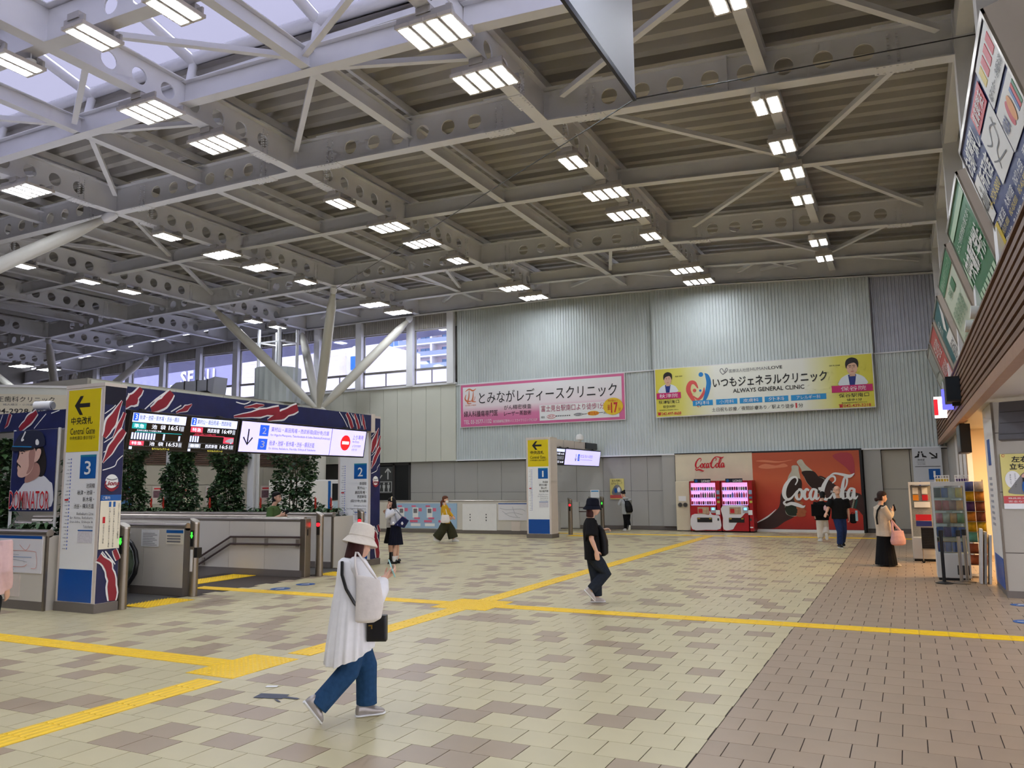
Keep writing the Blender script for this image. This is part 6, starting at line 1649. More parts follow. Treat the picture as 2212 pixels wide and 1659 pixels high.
# direction board at the end of the shop front
s = thing('waiting_room_sign', 'tall white board with waiting room arrow and blue number 1', 'sign', (.6, 29.0, 0), FACE_FRONT)
MB().box(-.42, .42, .14, 2.74, -.14, 0).build('board', mat('pale_board', (206, 208, 212), .45), s)
for dx in (-.1, .1):
    sgn = -1 if dx < 0 else 1
    poly('seat_figure', ell(-.18 + dx * .4, 2.60, .028, .03, 12), INK, s); poly('seat_figure', [(-.18 + dx * .3, 2.56), (-.18 + dx * .8, 2.56), (-.18 + dx * .9, 2.49), (-.18 + dx * 1.6, 2.47), (-.18 + dx * 1.8, 2.42), (-.18 + dx * .5, 2.44)][::sgn], INK, s)
text('待合室', -.27, -.07, 2.32, 2.39, INK, s); text('Waiting Room', -.3, -.05, 2.26, 2.29, INKG, s); text('候车室 대합실', -.28, -.06, 2.2, 2.24, INKG, s)
stroke('arrow', [(.08, 2.58), (.27, 2.42)], .045, INK, s, 0, 1); stroke('arrow', [(.28, 2.56), (.28, 2.41), (.12, 2.41)], .045, INK, s, 0, 1)
rect('divider', -.36, .37, 2.13, 2.145, INK, s); rect('number_plate', 0.02, .35, 1.72, 2.06, BLUE, s); text('1', .15, .21, 1.79, 1.99, PAPER, s, .004); rect('route_line', -.28, -.23, .9, 1.66, MATS['route_blue_print'], s)
# posters on the far wall by gate 1
s = thing('safety_poster', 'yellow escalator poster on the far wall beside the man in the hoodie', 'poster', (-9.95, 29.27, 1.5), FACE_FRONT); MB().box(-.28, .28, -.38, .4, -.01, 0).build('sheet', MATS['poster_yellow'], s); rect('red_band', -.28, .28, -.34, -.22, CORAL, s); text('左右両側に', -.2, .2, .28, .36, INK, s); text('立ち止まって', -.22, .22, .18, .26, INK, s); poly('art', crv([(-.2, -.2), (-.1, .12), (.1, .14), (.22, -.2)], 3), MATS['art_grey'], s); poly('figure_art', ell(-.05, -.05, .06, .1, 12), BLUE, s, .003); poly('figure_art', ell(.07, -.02, .06, .1, 12), PAPER, s, .003)
s = thing('wall_notice', 'small white notice on the grey wall behind the gate posts', 'notice', (-10.85, 29.27, 1.33), FACE_FRONT); MB().box(-.18, .18, -.15, .15, -.01, 0).build('sheet', PAPER, s); rect('line', -.15, .15, .08, .12, SKY, s)
# floor stickers
def sticker(x, y, r, label, rz=0):
    s = thing('floor_sticker', label, 'floor sticker', (x, y, .0015), (0, 0, rz), 'blue arrow floor stickers')
    MB().extr(ell(0, 0, r, r, 28), 0, .002).build('disc', BLUE, s)
    poly('arrow', [(-.7 * r, -.1 * r), (.1 * r, -.1 * r), (.0, -.35 * r), (.2 * r, -.35 * r), (.6 * r, 0), (.2 * r, .35 * r), (0, .35 * r), (.1 * r, .1 * r), (-.7 * r, .1 * r)], PAPER, s, .0)
sticker(-9.85, 11.55, .17, 'blue arrow sticker on the floor, further from the yellow line at the stairs', PI / 2); sticker(-9.85, 10.9, .17, 'blue arrow sticker on the floor right beside the yellow line at the stairs', PI / 2)
sticker(1.28, 13.25, .12, 'small blue ring sticker on the brown floor by the right pillar', 1); sticker(1.2, 11.75, .16, 'blue arrow sticker on the brown floor, middle of the three at the right edge', 0); sticker(1.28, 10.95, .16, 'blue arrow sticker by the yellow line at the right edge', 0)
s = thing('floor_mark', 'dark walking-figure mark on the floor left of the woman in white', 'floor sticker', (-4.86, 5.40, .0015), (0, 0, R_(15)))
poly('figure', [(-.2, -.08), (.06, -.08), (.06, .06), (-.2, .06)], mat('worn_ink', (70, 74, 88), .6), s); poly('figure', [(.06, .0), (.2, -.04), (.2, -.08), (.06, -.05)], MATS['worn_ink'], s); poly('figure', [(.0, -.1), (.03, -.1), (.1, -.17), (.07, -.17)], MATS['worn_ink'], s)
o = MB().box(-.05, .05, -.025, .025, 0, .004).build('paper_scrap', PAPER); o.location = (-5.15, 5.62, .003); o.rotation_euler = (0, 0, .4); tag(o, 'tiny white paper scrap lying on the beige tiles', 'litter')

# ------------------------------------------------------------------ hanging banner and wires
s = thing('hanging_banner', 'large white banner with navy hem hanging at the top of the picture', 'banner', (-2.84, 9.5, 6.64))
MB().box(-.008, .008, -5.0, 0, .05, 2.25).build('sheet', mat('banner_white', (226, 228, 240), .6), s); MB().box(-.02, .02, -5.0, .01, 0, .07).build('hem', mat('hem_navy', (34, 36, 60), .5), s); MB().box(-.03, .03, -5.0, 0, 2.25, 2.33).build('hanging_bar', STEEL, s)
for (a, c, lb) in (((-2.84, 9.5, 6.66), (1.5, 12.0, 7.75), 'thin stay wire from the white banner to the shop wall'), ((-2.84, 9.5, 6.66), (-18.45, 23.0, 8.98), 'thin stay wire from the white banner to the tree column top')):
    o = MB().tube([a, c], .009, 5).build('stay_wire', DARK); tag(o, lb, 'wire')

# ------------------------------------------------------------------ outside: eave, neighbouring buildings
_e = [(-60, 29.52, 8.62), (-10, 29.52, 8.62), (-10, 31.5, 8.95), (-60, 31.5, 7.5)]
o = MB().add(_e + [(x, y_, z_ + .15) for x, y_, z_ in _e], [(0, 3, 2, 1), (4, 5, 6, 7), (0, 1, 5, 4), (1, 2, 6, 5), (2, 3, 7, 6), (3, 0, 4, 7)]).build('eave', mat('eave_lavender', (150, 150, 178), .6)); tag(o, 'grey eave overhanging outside the window band', 'eave')
ap = thing('apartment_building', 'pale apartment block with balconies seen through the right windows', 'building', (-88, 155, 0))
APW = mat('apartment_wall', (214, 200, 204), .6); APG = mat('apartment_glass', (96, 136, 178), .2); APR = mat('balcony_rail_glass', (140, 154, 170), .4); ADK = mat('apartment_grey', (104, 108, 136), .6)
MB().box(-104.5, -60, 155, 175, 0, 41.5).build('wall', APW, ap, w=True); MB().box(-110, -104.5, 156.5, 175, 0, 37.5).build('grey_wing', ADK, ap, w=True)
for k in range(7):
    z_ = 22.0 + 2.9 * k
    MB().box(-105.5, -60, 152.6, 155, z_, z_ + .28).build('balcony_slab', WHITE, ap, w=True); MB().box(-104, -60, 152.6, 152.7, z_ + .28, z_ + 1.3).build('balcony_rail', APR, ap, w=True)
    for x in (-95.5, -86.5): MB().box(x, x + .5, 152.7, 155, z_ + .28, z_ + 2.9).build('balcony_divider', WHITE, ap, w=True)
    for x0 in (-102.8, -99.4, -93.6, -89.6, -84.6, -80.8, -76.6, -72.2):
        wn = MB().box(x0, x0 + 2.6, 154.9, 154.98, z_ + .3, z_ + 2.35).build('window', APG, ap, w=True)
        for q in (0, 1.3, 2.52): MB().box(x0 + q, x0 + q + .08, 154.84, 154.9, z_ + .3, z_ + 2.35).build('window_frame', ADK, wn, w=True)
    if z_ < 36:
        wn = MB().box(-109.3, -105.2, 156.4, 156.48, z_ + .5, z_ + 2.3).build('window', APG, ap, w=True)
        for q in (0, 1.35, 2.7, 4.0): MB().box(-109.3 + q, -109.2 + q, 156.32, 156.4, z_ + .5, z_ + 2.3).build('window_frame', WHITE, wn, w=True)
wb = thing('department_store', 'white tiled department store with blue corner sign seen through the windows', 'building', (-48, 56, 0))
MB().box(-57, -44.5, 56, 66, 0, 13.6).build('wall', mat('store_tile', (240, 232, 236), .5, vary=.05, scale=.5), wb, w=True); MB().box(-44.5, -42.4, 57, 66, 0, 14.6).build('stair_tower', WHITE, wb, w=True)
for k in range(14): MB().box(-57, -44.5, 55.97, 56, 8 + .4 * k, 8.02 + .4 * k).build('tile_course', mat('store_joint', (206, 200, 208), .5), wb, w=True)
MB().box(-43.9, -42.6, 56.9, 57, 12.0, 13.2).build('blue_sign', mat('store_blue', (10, 110, 220), .4), wb, w=True); MB().box(-43.9, -42.6, 56.9, 57, 9.8, 10.6).build('blue_sign', MATS['store_blue'], wb, w=True)
gb = thing('grey_store_building', 'lavender-grey building with large white letters behind the left windows', 'building', (-70, 61, 0))
MB().box(-92, -58, 61, 70, 0, 17).build('wall', mat('store_grey', (150, 150, 180), .6), gb, w=True); MB().box(-92, -58, 60.9, 61, 14.6, 14.7).build('ledge', mat('store_ledge', (120, 120, 150), .6), gb, w=True)
for t_, x0, x1 in (('S', -69.6, -68.7), ('E', -68.5, -67.7), ('I', -67.5, -67.2), ('B', -66.9, -65.9), ('U', -65.7, -64.6)):
    o = text(t_, x0, x1, 12.7, 14.2, PAPER if t_ != 'I' else mat('letter_blue', (60, 160, 230), .4), gb, 0, .03); o.rotation_euler = FACE_FRONT; o.location = (70, -.15, 0)
gr = struct('ground_outside'); MB().box(-260, 80, 30, 230, -.5, -.31).build('paving', mat('pale_bounce_ground', (206, 206, 212), .9, vary=.05, scale=.3), gr)  # ground out of sight, made pale to bounce light up under the eave
# ------------------------------------------------------------------ people
CAMYAW = 0.455723
SKN = mat('warm_skin', (222, 176, 150), .55, vary=.05, scale=20)
def cloth(name, c, r=.85, v=.10, s=14, bump=.25):
    return mat(name, c, r, vary=v, scale=s, bump=bump, spec=.2)
def remesh(b, name, m, parent, voxel, smooth=3):
    """fuse overlapping closed shapes into one continuous surface"""
    me = bpy.data.meshes.new('tmp'); me.from_pydata(b.v, [], b.f); me.update()
    bm = bmesh.new(); bm.from_mesh(me); bmesh.ops.recalc_face_normals(bm, faces=list(bm.faces)); bm.to_mesh(me); bm.free()
    ob = bpy.data.objects.new('tmp', me)
    md = ob.modifiers.new('r', 'REMESH'); md.mode = 'VOXEL'; md.voxel_size = voxel
    sm = ob.modifiers.new('s', 'SMOOTH'); sm.factor = .5; sm.iterations = smooth
    out = evaluated_mesh(ob)
    bpy.data.meshes.remove(me)
    out.polygons.foreach_set('use_smooth', [True] * len(out.polygons))
    out.materials.clear(); out.materials.append(m); out.name = name
    o = bpy.data.objects.new(name, out); col.objects.link(o); o.parent = parent
    return o
def rings(b, rs, n=16):
    """loft through elliptical rings (centre, a vector, b vector), closed ends"""
    base = len(b.v)
    for c, a, d in rs:
        for k in range(n):
            t = 2 * PI * k / n; p = Vector(c) + Vector(a) * math.cos(t) + Vector(d) * math.sin(t); b.v.append(tuple(p))
    for i in range(len(rs) - 1):
        for k in range(n):
            p = base + i * n + k; q = base + i * n + (k + 1) % n; b.f.append((p, q, q + n, p + n))
    b.f.append(tuple(base + k for k in range(n))[::-1]); e = base + (len(rs) - 1) * n; b.f.append(tuple(e + k for k in range(n)))
    return b
def axes(phi):
    f = Vector((math.cos(phi), math.sin(phi), 0)); r = Vector((math.sin(phi), -math.cos(phi), 0)); return f, r
def torso(b, phi, st):
    """st: (u, v, z, half width, half depth) bottom to top"""
    f, r = axes(phi)
    return rings(b, [((u, v, z), r * w, f * d) for u, v, z, w, d in st])
def headm(c, phi, nod, s):
    return Matrix.Translation(Vector(c)) @ Matrix.Rotation(phi - PI / 2, 4, 'Z') @ Matrix.Rotation(nod, 4, 'X') @ Matrix.Scale(s, 4)
HEADR = [(.00, .030, .060, .0), (.02, .046, .078, -.02), (.05, .060, .086, -.05), (.085, .069, .086, -.075), (.12, .074, .084, -.09), (.155, .075, .084, -.095), (.185, .068, .072, -.085), (.208, .05, .05, -.065), (.222, .02, .015, -.03)]
def head(b, M):
    R = lambda p: tuple(M @ Vector(p))
    base = len(b.v); n = 18
    for z, w, yf, yb in HEADR:
        for k in range(n):
            t = 2 * PI * k / n; b.v.append(R((w * math.cos(t), (yf + yb) / 2 + (yf - yb) / 2 * math.sin(t), z)))
    for i in range(len(HEADR) - 1):
        for k in range(n):
            p = base + i * n + k; q = base + i * n + (k + 1) % n; b.f.append((p, q, q + n, p + n))
    b.f.append(tuple(base + k for k in range(n))[::-1]); e = base + (len(HEADR) - 1) * n; b.f.append(tuple(e + k for k in range(n)))
    s = M.to_scale().x
    b.tube([M @ Vector(p) for p in ((0, .082, .118), (0, .094, .085), (0, .103, .068), (0, .085, .062))], [.008 * s, .010 * s, .014 * s, .010 * s], 8)
    for sx in (-1, 1):
        b.tube([M @ Vector(p) for p in ((sx * .066, -.012, .062), (sx * .078, -.016, .08), (sx * .083, -.02, .105), (sx * .072, -.016, .12))], [.009 * s, .012 * s, .013 * s, .009 * s], 8)
    b.tube([M @ Vector(p) for p in ((-.02, .082, .036), (0, .088, .037), (.02, .082, .036))], [.006 * s, .009 * s, .006 * s], 6)
def face(parent, M, mask=False):
    def pt(nm, p, r, m):
        s = M.to_scale().x
        b = MB().lathe([(.05 * r, -r * .5), (r, 0), (.05 * r, r * .5)], n=10)
        o = b.build(nm, m, parent, smooth=True); o.matrix_basis = M @ Matrix.Translation(Vector(p)) @ Matrix.Rotation(PI / 2, 4, 'X') @ Matrix.Diagonal((1.6, .75, .5, 1)); return o
    for sx in (-1, 1):
        pt('eye', (sx * .031, .079, .112), .0085, PAPER); pt('iris', (sx * .031, .0825, .112), .0045, BLACK)
        b = MB().tube([(sx * .016, .083, .131), (sx * .032, .082, .136), (sx * .048, .072, .131)], .003, 5); o = b.build('eyebrow', HAIRP, parent); o.matrix_basis = M
    if not mask: o = MB().tube([(-.022, .082, .037), (0, .0905, .038), (.022, .082, .037)], [.003, .0055, .003], 6).build('mouth', mat('lips', (186, 110, 100), .5), parent, smooth=True); o.matrix_basis = M
    else:
        b = MB(); rings(b, [((0, .04, .0), (.052, 0, 0), (0, .045, 0)), ((0, .045, .03), (.064, 0, 0), (0, .055, 0)), ((0, .045, .065), (.070, 0, 0), (0, .058, 0)), ((0, .045, .085), (.066, 0, 0), (0, .05, 0))]); o = b.build('face_mask', PAPER, parent, smooth=True); o.matrix_basis = M
def hand(b, w, d, n, s=1.0, curl=.5, side=1):
    """palm and five fingers: wrist w, pointing d, palm normal n, thumb on side"""
    w = Vector(w); d = Vector(d).normalized(); n = Vector(n); n = (n - d * n.dot(d)).normalized(); t = d.cross(n).normalized() * side
    k = .17 * s
    rings(b, [(w - d * k * .12, t * .026 * s, n * .020 * s), (w + d * k * .1, t * .034 * s, n * .019 * s), (w + d * k * .3, t * .042 * s, n * .017 * s), (w + d * k * .5, t * .041 * s, n * .014 * s)], 10)
    for i, (o, L) in enumerate(((.030, .40), (.010, .45), (-.010, .42), (-.030, .33))):
        p = w + d * k * .46 + t * o * s; a = 0; pts = [p]
        for j in range(3):
            a += curl * (.35 + .35 * j)
            p = p + (d * math.cos(a) + n * math.sin(a)) * (k * L / 3 * (1.2 - .15 * j)); pts.append(p)
        b.tube(pts, [.0095 * s, .0092 * s, .0085 * s, .007 * s], 7)
    p = w + d * k * .12 + t * .034 * s
    q = p + (d * .6 + t * .75 + n * .35).normalized() * k * .22; e = q + (d * .9 + t * .1 + n * .5).normalized() * k * .2
    b.tube([w + d * k * .05 + t * .015 * s, p, q, e], [.012 * s, .012 * s, .0105 * s, .008 * s], 7)
def shoe(name, heel, toe, m, parent, s=1.0, sole=None, h=.085):
    """shoe from heel to toe on the ground line given"""
    a = Vector(heel); c = Vector(toe); d = (c - a); L = d.length; d.normalize(); r = d.cross(Vector((0, 0, 1))).normalized(); up = r.cross(d)
    b = MB()
    rings(b, [(a + d * L * t + up * (zc), r * w, up * hh) for t, w, zc, hh in ((-.02, .018 * s, .04, .025), (.04, .034 * s, .05, .048), (.2, .036 * s, .052, .05), (.42, .036 * s, .042, .040), (.7, .044 * s, .034, .030), (.9, .036 * s, .026, .022), (1.0, .014 * s, .02, .012))], 14)
    o = remesh(b, name, m, parent, .007, 3)
    b = MB(); rings(b, [(a + d * L * t + up * .008, r * w, up * .011) for t, w in ((-.03, .02 * s), (.04, .037 * s), (.25, .037 * s), (.45, .037 * s), (.7, .047 * s), (.92, .038 * s), (1.02, .014 * s))], 12)
    b.build('sole', sole or PAPER, o, smooth=True)
    return o
def limb(b, pts, rad, n=12): return b.tube(pts, rad, n)
def mid(a, c, t=.5): return tuple(Vector(a).lerp(Vector(c), t))
def human(label, loc, J, skin=SKN, vox=.009, hs=.98):
    """bare continuous figure; J holds joint positions (right, away, up) from the standing foot"""
    s = thing('person', label, 'person', loc, (0, 0, CAMYAW))
    M = headm(J['head'], J['phi'], J.get('nod', 0), hs)
    b = MB(); head(b, M)
    nk = (Vector(J['shL']) + Vector(J['shR'])) / 2
    limb(b, [nk - Vector((0, 0, .03)), nk + Vector((0, 0, .03)), M @ Vector((0, -.01, .03)), M @ Vector((0, -.01, .08))], [.062, .05, .047, .045])
    tp = J.get('tphi', J['phi']); f, r = axes(tp)
    hp = (Vector(J['hipL']) + Vector(J['hipR'])) / 2
    torso(b, tp, [(*(hp - Vector((0, 0, .06)))[:2], hp.z - .06, .12, .08), (*hp[:2], hp.z + .04, .13, .09), (*nk.lerp(hp, .5)[:2], (nk.z + hp.z) / 2, .11, .08), (*nk[:2], nk.z - .08, .13, .085), (*nk[:2], nk.z + .0, .09, .06)])
    for q in 'LR':
        sh, el, wr = J['sh' + q], J['el' + q], J['wr' + q]
        limb(b, [sh, mid(sh, el, .5), el, mid(el, wr, .35), wr], [.048, .042, .036, .036, .025])
        hd = J.get('hd' + q, tuple(Vector(wr) - Vector(el))); nn = J.get('hn' + q, (0, 0, -1))
        hand(b, wr, hd, nn, J.get('hs', .95), J.get('curl' + q, .5), 1 if q == 'R' else -1)
        hi, kn, an = J['hip' + q], J['kn' + q], J['an' + q]
        limb(b, [hi, mid(hi, kn, .5), kn, mid(kn, an, .35), mid(kn, an, .75), an], [.078, .066, .05, .05, .036, .034])
    o = remesh(b, 'body', skin, s, vox, 3)
    return s, M
def hair(s, M, m, style='short', vox=.008):
    b = MB(); R = lambda p: M @ Vector(p); k = M.to_scale().x
    cap = [(.10, .074, .03, -.10), (.13, .081, .062, -.106), (.16, .084, .088, -.108), (.19, .077, .082, -.098), (.215, .058, .058, -.076), (.232, .028, .02, -.04)]
    if style == 'bald': cap = [(.04, .076, -.03, -.10), (.08, .086, .0, -.11), (.13, .087, .004, -.112), (.165, .078, -.03, -.106)]
    n = 16; base = len(b.v)
    for z, w, yf, yb in cap:
        for i in range(n):
            t = 2 * PI * i / n; b.v.append(tuple(R((w * math.cos(t), (yf + yb) / 2 + (yf - yb) / 2 * math.sin(t), z))))
    for i in range(len(cap) - 1):
        for j in range(n):
            p = base + i * n + j; q = base + i * n + (j + 1) % n; b.f.append((p, q, q + n, p + n))
    b.f.append(tuple(base + j for j in range(n))[::-1]); e = base + (len(cap) - 1) * n; b.f.append(tuple(e + j for j in range(n)))
    if style in ('bob', 'long', 'bun', 'short', 'tail'):
        lo = {'bob': -.03, 'long': -.34, 'bun': .03, 'short': .02, 'tail': .02}[style]
        rs = []
        for t in (0, .3, .6, 1):
            z = .15 + (lo - .15) * t; w = .079 - (.012 * t if style not in ('bob', 'long') else (-.006 * t if style == 'bob' else .045 * t * t)); rs.append((R((0, -.045, z)), (R((w, -.045, z)) - R((0, -.045, z))), (R((0, .012, z)) - R((0, -.045, z)))))
        rings(b, rs, 14)
    if style == 'bun': b.tube([R((0, -.09, .04)), R((0, -.12, .04)), R((0, -.15, .035))], [.03 * k, .045 * k, .03 * k], 10)
    if style == 'topbun': b.tube([R((0, -.06, .19)), R((0, -.09, .215)), R((0, -.12, .22))], [.03 * k, .042 * k, .03 * k], 10)
    if style == 'tail': b.tube([R((0, -.09, .08)), R((0, -.12, .02)), R((0, -.11, -.1)), R((0, -.09, -.2))], [.03 * k, .04 * k, .035 * k, .012 * k], 10)
    return remesh(b, 'hair', m, s, vox, 2)
def top(s, J, m, hem, sleeve='short', loose=1.0, vox=.010, name='shirt', w=.20, d=.125, collar=True, hemw=None):
    b = MB(); tp = J.get('tphi', J['phi']); nk = (Vector(J['shL']) + Vector(J['shR'])) / 2; hp = (Vector(J['hipL']) + Vector(J['hipR'])) / 2
    zt = nk.z
    def at(z):
        t = max(0, min(1, (zt - z) / max(zt - hp.z, .01))); c = nk.lerp(hp, t); return (c.x, c.y, z)
    hw = hemw or w * .95
    torso(b, tp, [(*at(hem), hw, d * 1.05), (*at(hem + .12), w * .93, d * 1.02), (*at(zt - .30), w * .9, d), (*at(zt - .14), w * .95, d), (*at(zt - .04), w * .82, d * .85), (*at(zt + .01), w * .55, d * .65), (*at(zt + .045), .062, .06)])
    for q in 'LR':
        sh, el, wr = J['sh' + q], J['el' + q], J['wr' + q]
        if sleeve == 'short': limb(b, [mid(sh, el, -.05), mid(sh, el, .4), mid(sh, el, .85)], [.068 * loose, .070 * loose, .074 * loose])
        elif sleeve == 'long': limb(b, [mid(sh, el, -.05), mid(sh, el, .5), el, mid(el, wr, .5), mid(el, wr, .97)], [.066 * loose, .062 * loose, .056 * loose, .052 * loose, .042 * loose])
    return remesh(b, name, m, s, vox, 3)
def pants(s, J, m, wid=(.095, .085, .066, .06, .062), vox=.010, name='trousers', cut=.97):
    b = MB(); tp = J.get('tphi', J['phi']); hp = (Vector(J['hipL']) + Vector(J['hipR'])) / 2
    torso(b, tp, [(hp.x, hp.y, hp.z - .09, .12, .09), (hp.x, hp.y, hp.z, .155, .115), (hp.x, hp.y, hp.z + .1, .145, .11), (hp.x, hp.y, hp.z + .16, .135, .105)])
    for q in 'LR':
        hi, kn, an = J['hip' + q], J['kn' + q], J['an' + q]
        limb(b, [hi, mid(hi, kn, .5), kn, mid(kn, an, .5), mid(kn, an, cut)], wid)
    return remesh(b, name, m, s, vox, 3)
def skirt(s, J, m, z1, r0, r1, name='skirt', pleat=0.05, n=72, oval=.85):
    tp = J.get('tphi', J['phi']); f, r = axes(tp); hp = (Vector(J['hipL']) + Vector(J['hipR'])) / 2
    b = MB(); z0 = hp.z + .16; rs = 7
    for j in range(rs):
        t = j / (rs - 1); z = z0 + (z1 - z0) * t; rad = r0 + (r1 - r0) * t
        for i in range(n):
            a = 2 * PI * i / n; k = rad * (1 + pleat * t * math.sin(a * 18)); p = Vector((hp.x, hp.y, z)) + r * (k * math.cos(a)) + f * (k * oval * math.sin(a)); b.v.append(tuple(p))
    for j in range(rs - 1):
        for i in range(n):
            p = j * n + i; q = j * n + (i + 1) % n; b.f.append((p, q, q + n, p + n))
    b.f.append(tuple(range(n)))
    return b.build(name, m, s, smooth=True)
def bucket(s, M, m, band=None, name='bucket_hat', tiltx=0.0):
    prof = [(.146, .088), (.136, .102), (.106, .146), (.103, .156), (.098, .205), (.086, .243), (.05, .258), (.01, .260)]
    inner = [(.160, .096), (.095, .148), (.092, .16)]
    b = MB(); n = 32
    allp = [(r * .98, z - .004) for r, z in [(.095, .15), (.142, .088)]] + prof
    for r, z in allp:
        for k in range(n):
            a = 2 * PI * k / n; w = 1 + .02 * math.sin(3 * a) if r > .12 else 1
            b.v.append((r * w * .92 * math.cos(a), -.008 + r * w * math.sin(a), z + (.006 * math.sin(2 * a) if r > .12 else 0)))
    for i in range(len(allp) - 1):
        for k in range(n):
            p = i * n + k; q = i * n + (k + 1) % n; b.f.append((p, q, q + n, p + n))
    b.f.append(tuple((len(allp) - 1) * n + k for k in range(n)))
    o = b.build(name, m, s, smooth=True); o.matrix_basis = M @ Matrix.Rotation(tiltx, 4, 'X')
    st = MB()
    for rr, z in ((.109, .152),):
        st.tube([(rr * .92 * math.cos(2 * PI * k / 32), -.008 + rr * math.sin(2 * PI * k / 32), z) for k in range(33)], .0025, 5, False)
    q = st.build('hat_seam', m, o); return o
def at_person(loc, p):
    return tuple(Vector(loc) + Matrix.Rotation(CAMYAW, 3, 'Z') @ Vector(p))
def bagthing(name, label, cat, loc, parts, rot=None):
    """a carried thing: parts = [(part name, MB in (right, away, up), material, voxel or 0)]"""
    s = thing(name, label, cat, loc, (0, 0, CAMYAW))
    for nm, b, m, vx in parts:
        if vx: remesh(b, nm, m, s, vx, 3)
        else: b.build(nm, m, s, smooth=True)
    return s
def softbag(c, hw, hd, z0, z1, flare=1.0, n=14):
    """sagging bag body: centre (right, away), half width / depth, bottom / top"""
    b = MB(); h = z1 - z0
    rs = [((c[0], c[1], z0 + h * t), (hw * w, 0, 0), (0, hd * d, 0)) for t, w, d in ((0, .55 * flare, .5), (.08, .9 * flare, .9), (.3, 1.0 * flare, 1.0), (.65, .88, .85), (1, .78, .45))]
    return rings(b, rs, n)

# 1 woman in white with the bucket hat
L1 = (-3.83, 5.24, 0)
J = dict(head=(-.085, -.05, 1.205), phi=R_(52), nod=R_(-16), tphi=R_(38), shL=(-.19, .04, 1.155), shR=(-.055, -.155, 1.155), elL=(-.03, .12, .93), wrL=(.10, .09, 1.02), elR=(.06, -.14, .93), wrR=(.115, -.0, 1.035),
         hdR=(.5, .5, .35), hnR=(-.3, .3, .8), hdL=(.7, .2, .5), hnL=(-.2, -.3, .6), hipL=(-.15, -.0, .68), hipR=(-.085, -.10, .68), knR=(-.13, -.14, .36), anR=(-.335, -.235, .135), knL=(-.02, .0, .37), anL=(-.015, .0, .085), curlR=.7, curlL=.8)
s, M = human('woman in loose white blouse, cream bucket hat and blue jeans walking with phone', L1, J, vox=.0065)
JEAN = cloth('blue_denim', (38, 70, 104), .9, .16, 30)
pants(s, J, JEAN, (.100, .098, .086, .080, .080), .008, 'jeans', 1.0)
BLS = cloth('white_gauze_blouse', (240, 238, 238), .9, .03, 20, .15)
b = MB(); n = 120; f, r = axes(J['tphi']); st_ = [(1.205, .055, .05, 0), (1.19, .11, .085, .0), (1.165, .155, .10, .0), (1.10, .150, .11, .02), (1.00, .148, .12, .05), (.97, .150, .125, .25), (.85, .160, .145, .55), (.70, .170, .165, .8), (.58, .178, .18, 1), (.49, .182, .19, 1), (.485, .178, .186, 1)]
cx, cy = -.12, -.06
for i, (z, w, d, p) in enumerate(st_):
    for k in range(n):
        a = 2 * PI * k / n; kk = 1 + p * (.045 * math.sin(a * 15 + 2 * math.sin(a * 2)) + .02 * math.sin(a * 27 + 1)); t = (1.2 - z)
        q = Vector((cx - .015 * t, cy - .02 * t, z)) + r * (w * kk * math.cos(a)) + f * (d * kk * math.sin(a)); side = (q - Vector((cx, cy, z))).dot(Vector((.8, .6, 0))) / .18
        if z < .9: q.z += side * .07 * (.9 - z) / .4 + .012 * math.sin(a * 7) * (.9 - z)
        b.v.append(tuple(q))
for i in range(len(st_) - 1):
    for k in range(n):
        p = i * n + k; q = i * n + (k + 1) % n; b.f.append((p, p + n, q + n, q))
b.f.append(tuple(range(n)))
b.build('blouse', BLS, s, smooth=True)
b = MB(); limb(b, [(-.105, -.115, 1.165), (-.055, -.155, 1.14), (-.0, -.165, 1.05), (.05, -.16, .95), (.075, -.13, .90), (.10, -.06, .96), (.115, -.01, 1.025)], [.06, .072, .076, .078, .078, .064, .036], 16); remesh(b, 'sleeve', BLS, s, .008, 4)
b = MB(); limb(b, [(-.17, .03, 1.15), (-.09, .09, 1.05), (-.03, .12, .94), (.04, .10, .96), (.095, .09, 1.01)], [.062, .07, .074, .062, .036], 16); remesh(b, 'sleeve', BLS, s, .008, 4)
hair(s, M, cloth('auburn_hair', (66, 34, 30), .6, .2, 40), 'bob', .007)
bucket(s, M @ Matrix.Scale(1.02, 4), cloth('cream_canvas', (226, 216, 200), .9, .04, 30))
SNK = mat('silver_sneaker', (168, 160, 154), .4, .35, vary=.1, scale=20)
shoe('sneaker', (-.085, -.045, .002), (.115, .055, .002), SNK, s, 1.05); shoe('sneaker', (-.425, -.29, .175), (-.315, -.235, .01), SNK, s, 1.05)
face(s, M)
bagthing('tote_bag', 'white canvas tote bag on the shoulder of the woman in white', 'bag', at_person(L1, (0, 0, 0)), [('bag_body', rings(MB(), [((.02, -.245, .735), (.06, 0, 0), (0, .03, 0)), ((.035, -.25, .755), (.10, 0, .01), (0, .045, 0)), ((.045, -.25, .85), (.108, 0, .01), (0, .045, 0)), ((.04, -.25, .97), (.098, 0, -.005), (0, .036, 0)), ((.03, -.25, 1.07), (.095, 0, -.02), (0, .014, 0))]), cloth('white_canvas', (230, 222, 214), .9, .05, 20), .008), ('strap', MB().tube([(-.05, -.25, 1.07), (-.065, -.252, 1.15), (-.075, -.21, 1.215), (-.085, -.13, 1.245), (-.06, -.17, 1.24), (-.01, -.235, 1.19), (.045, -.258, 1.12), (.10, -.25, 1.05)], .008, 8), MATS['white_canvas'], 0)])
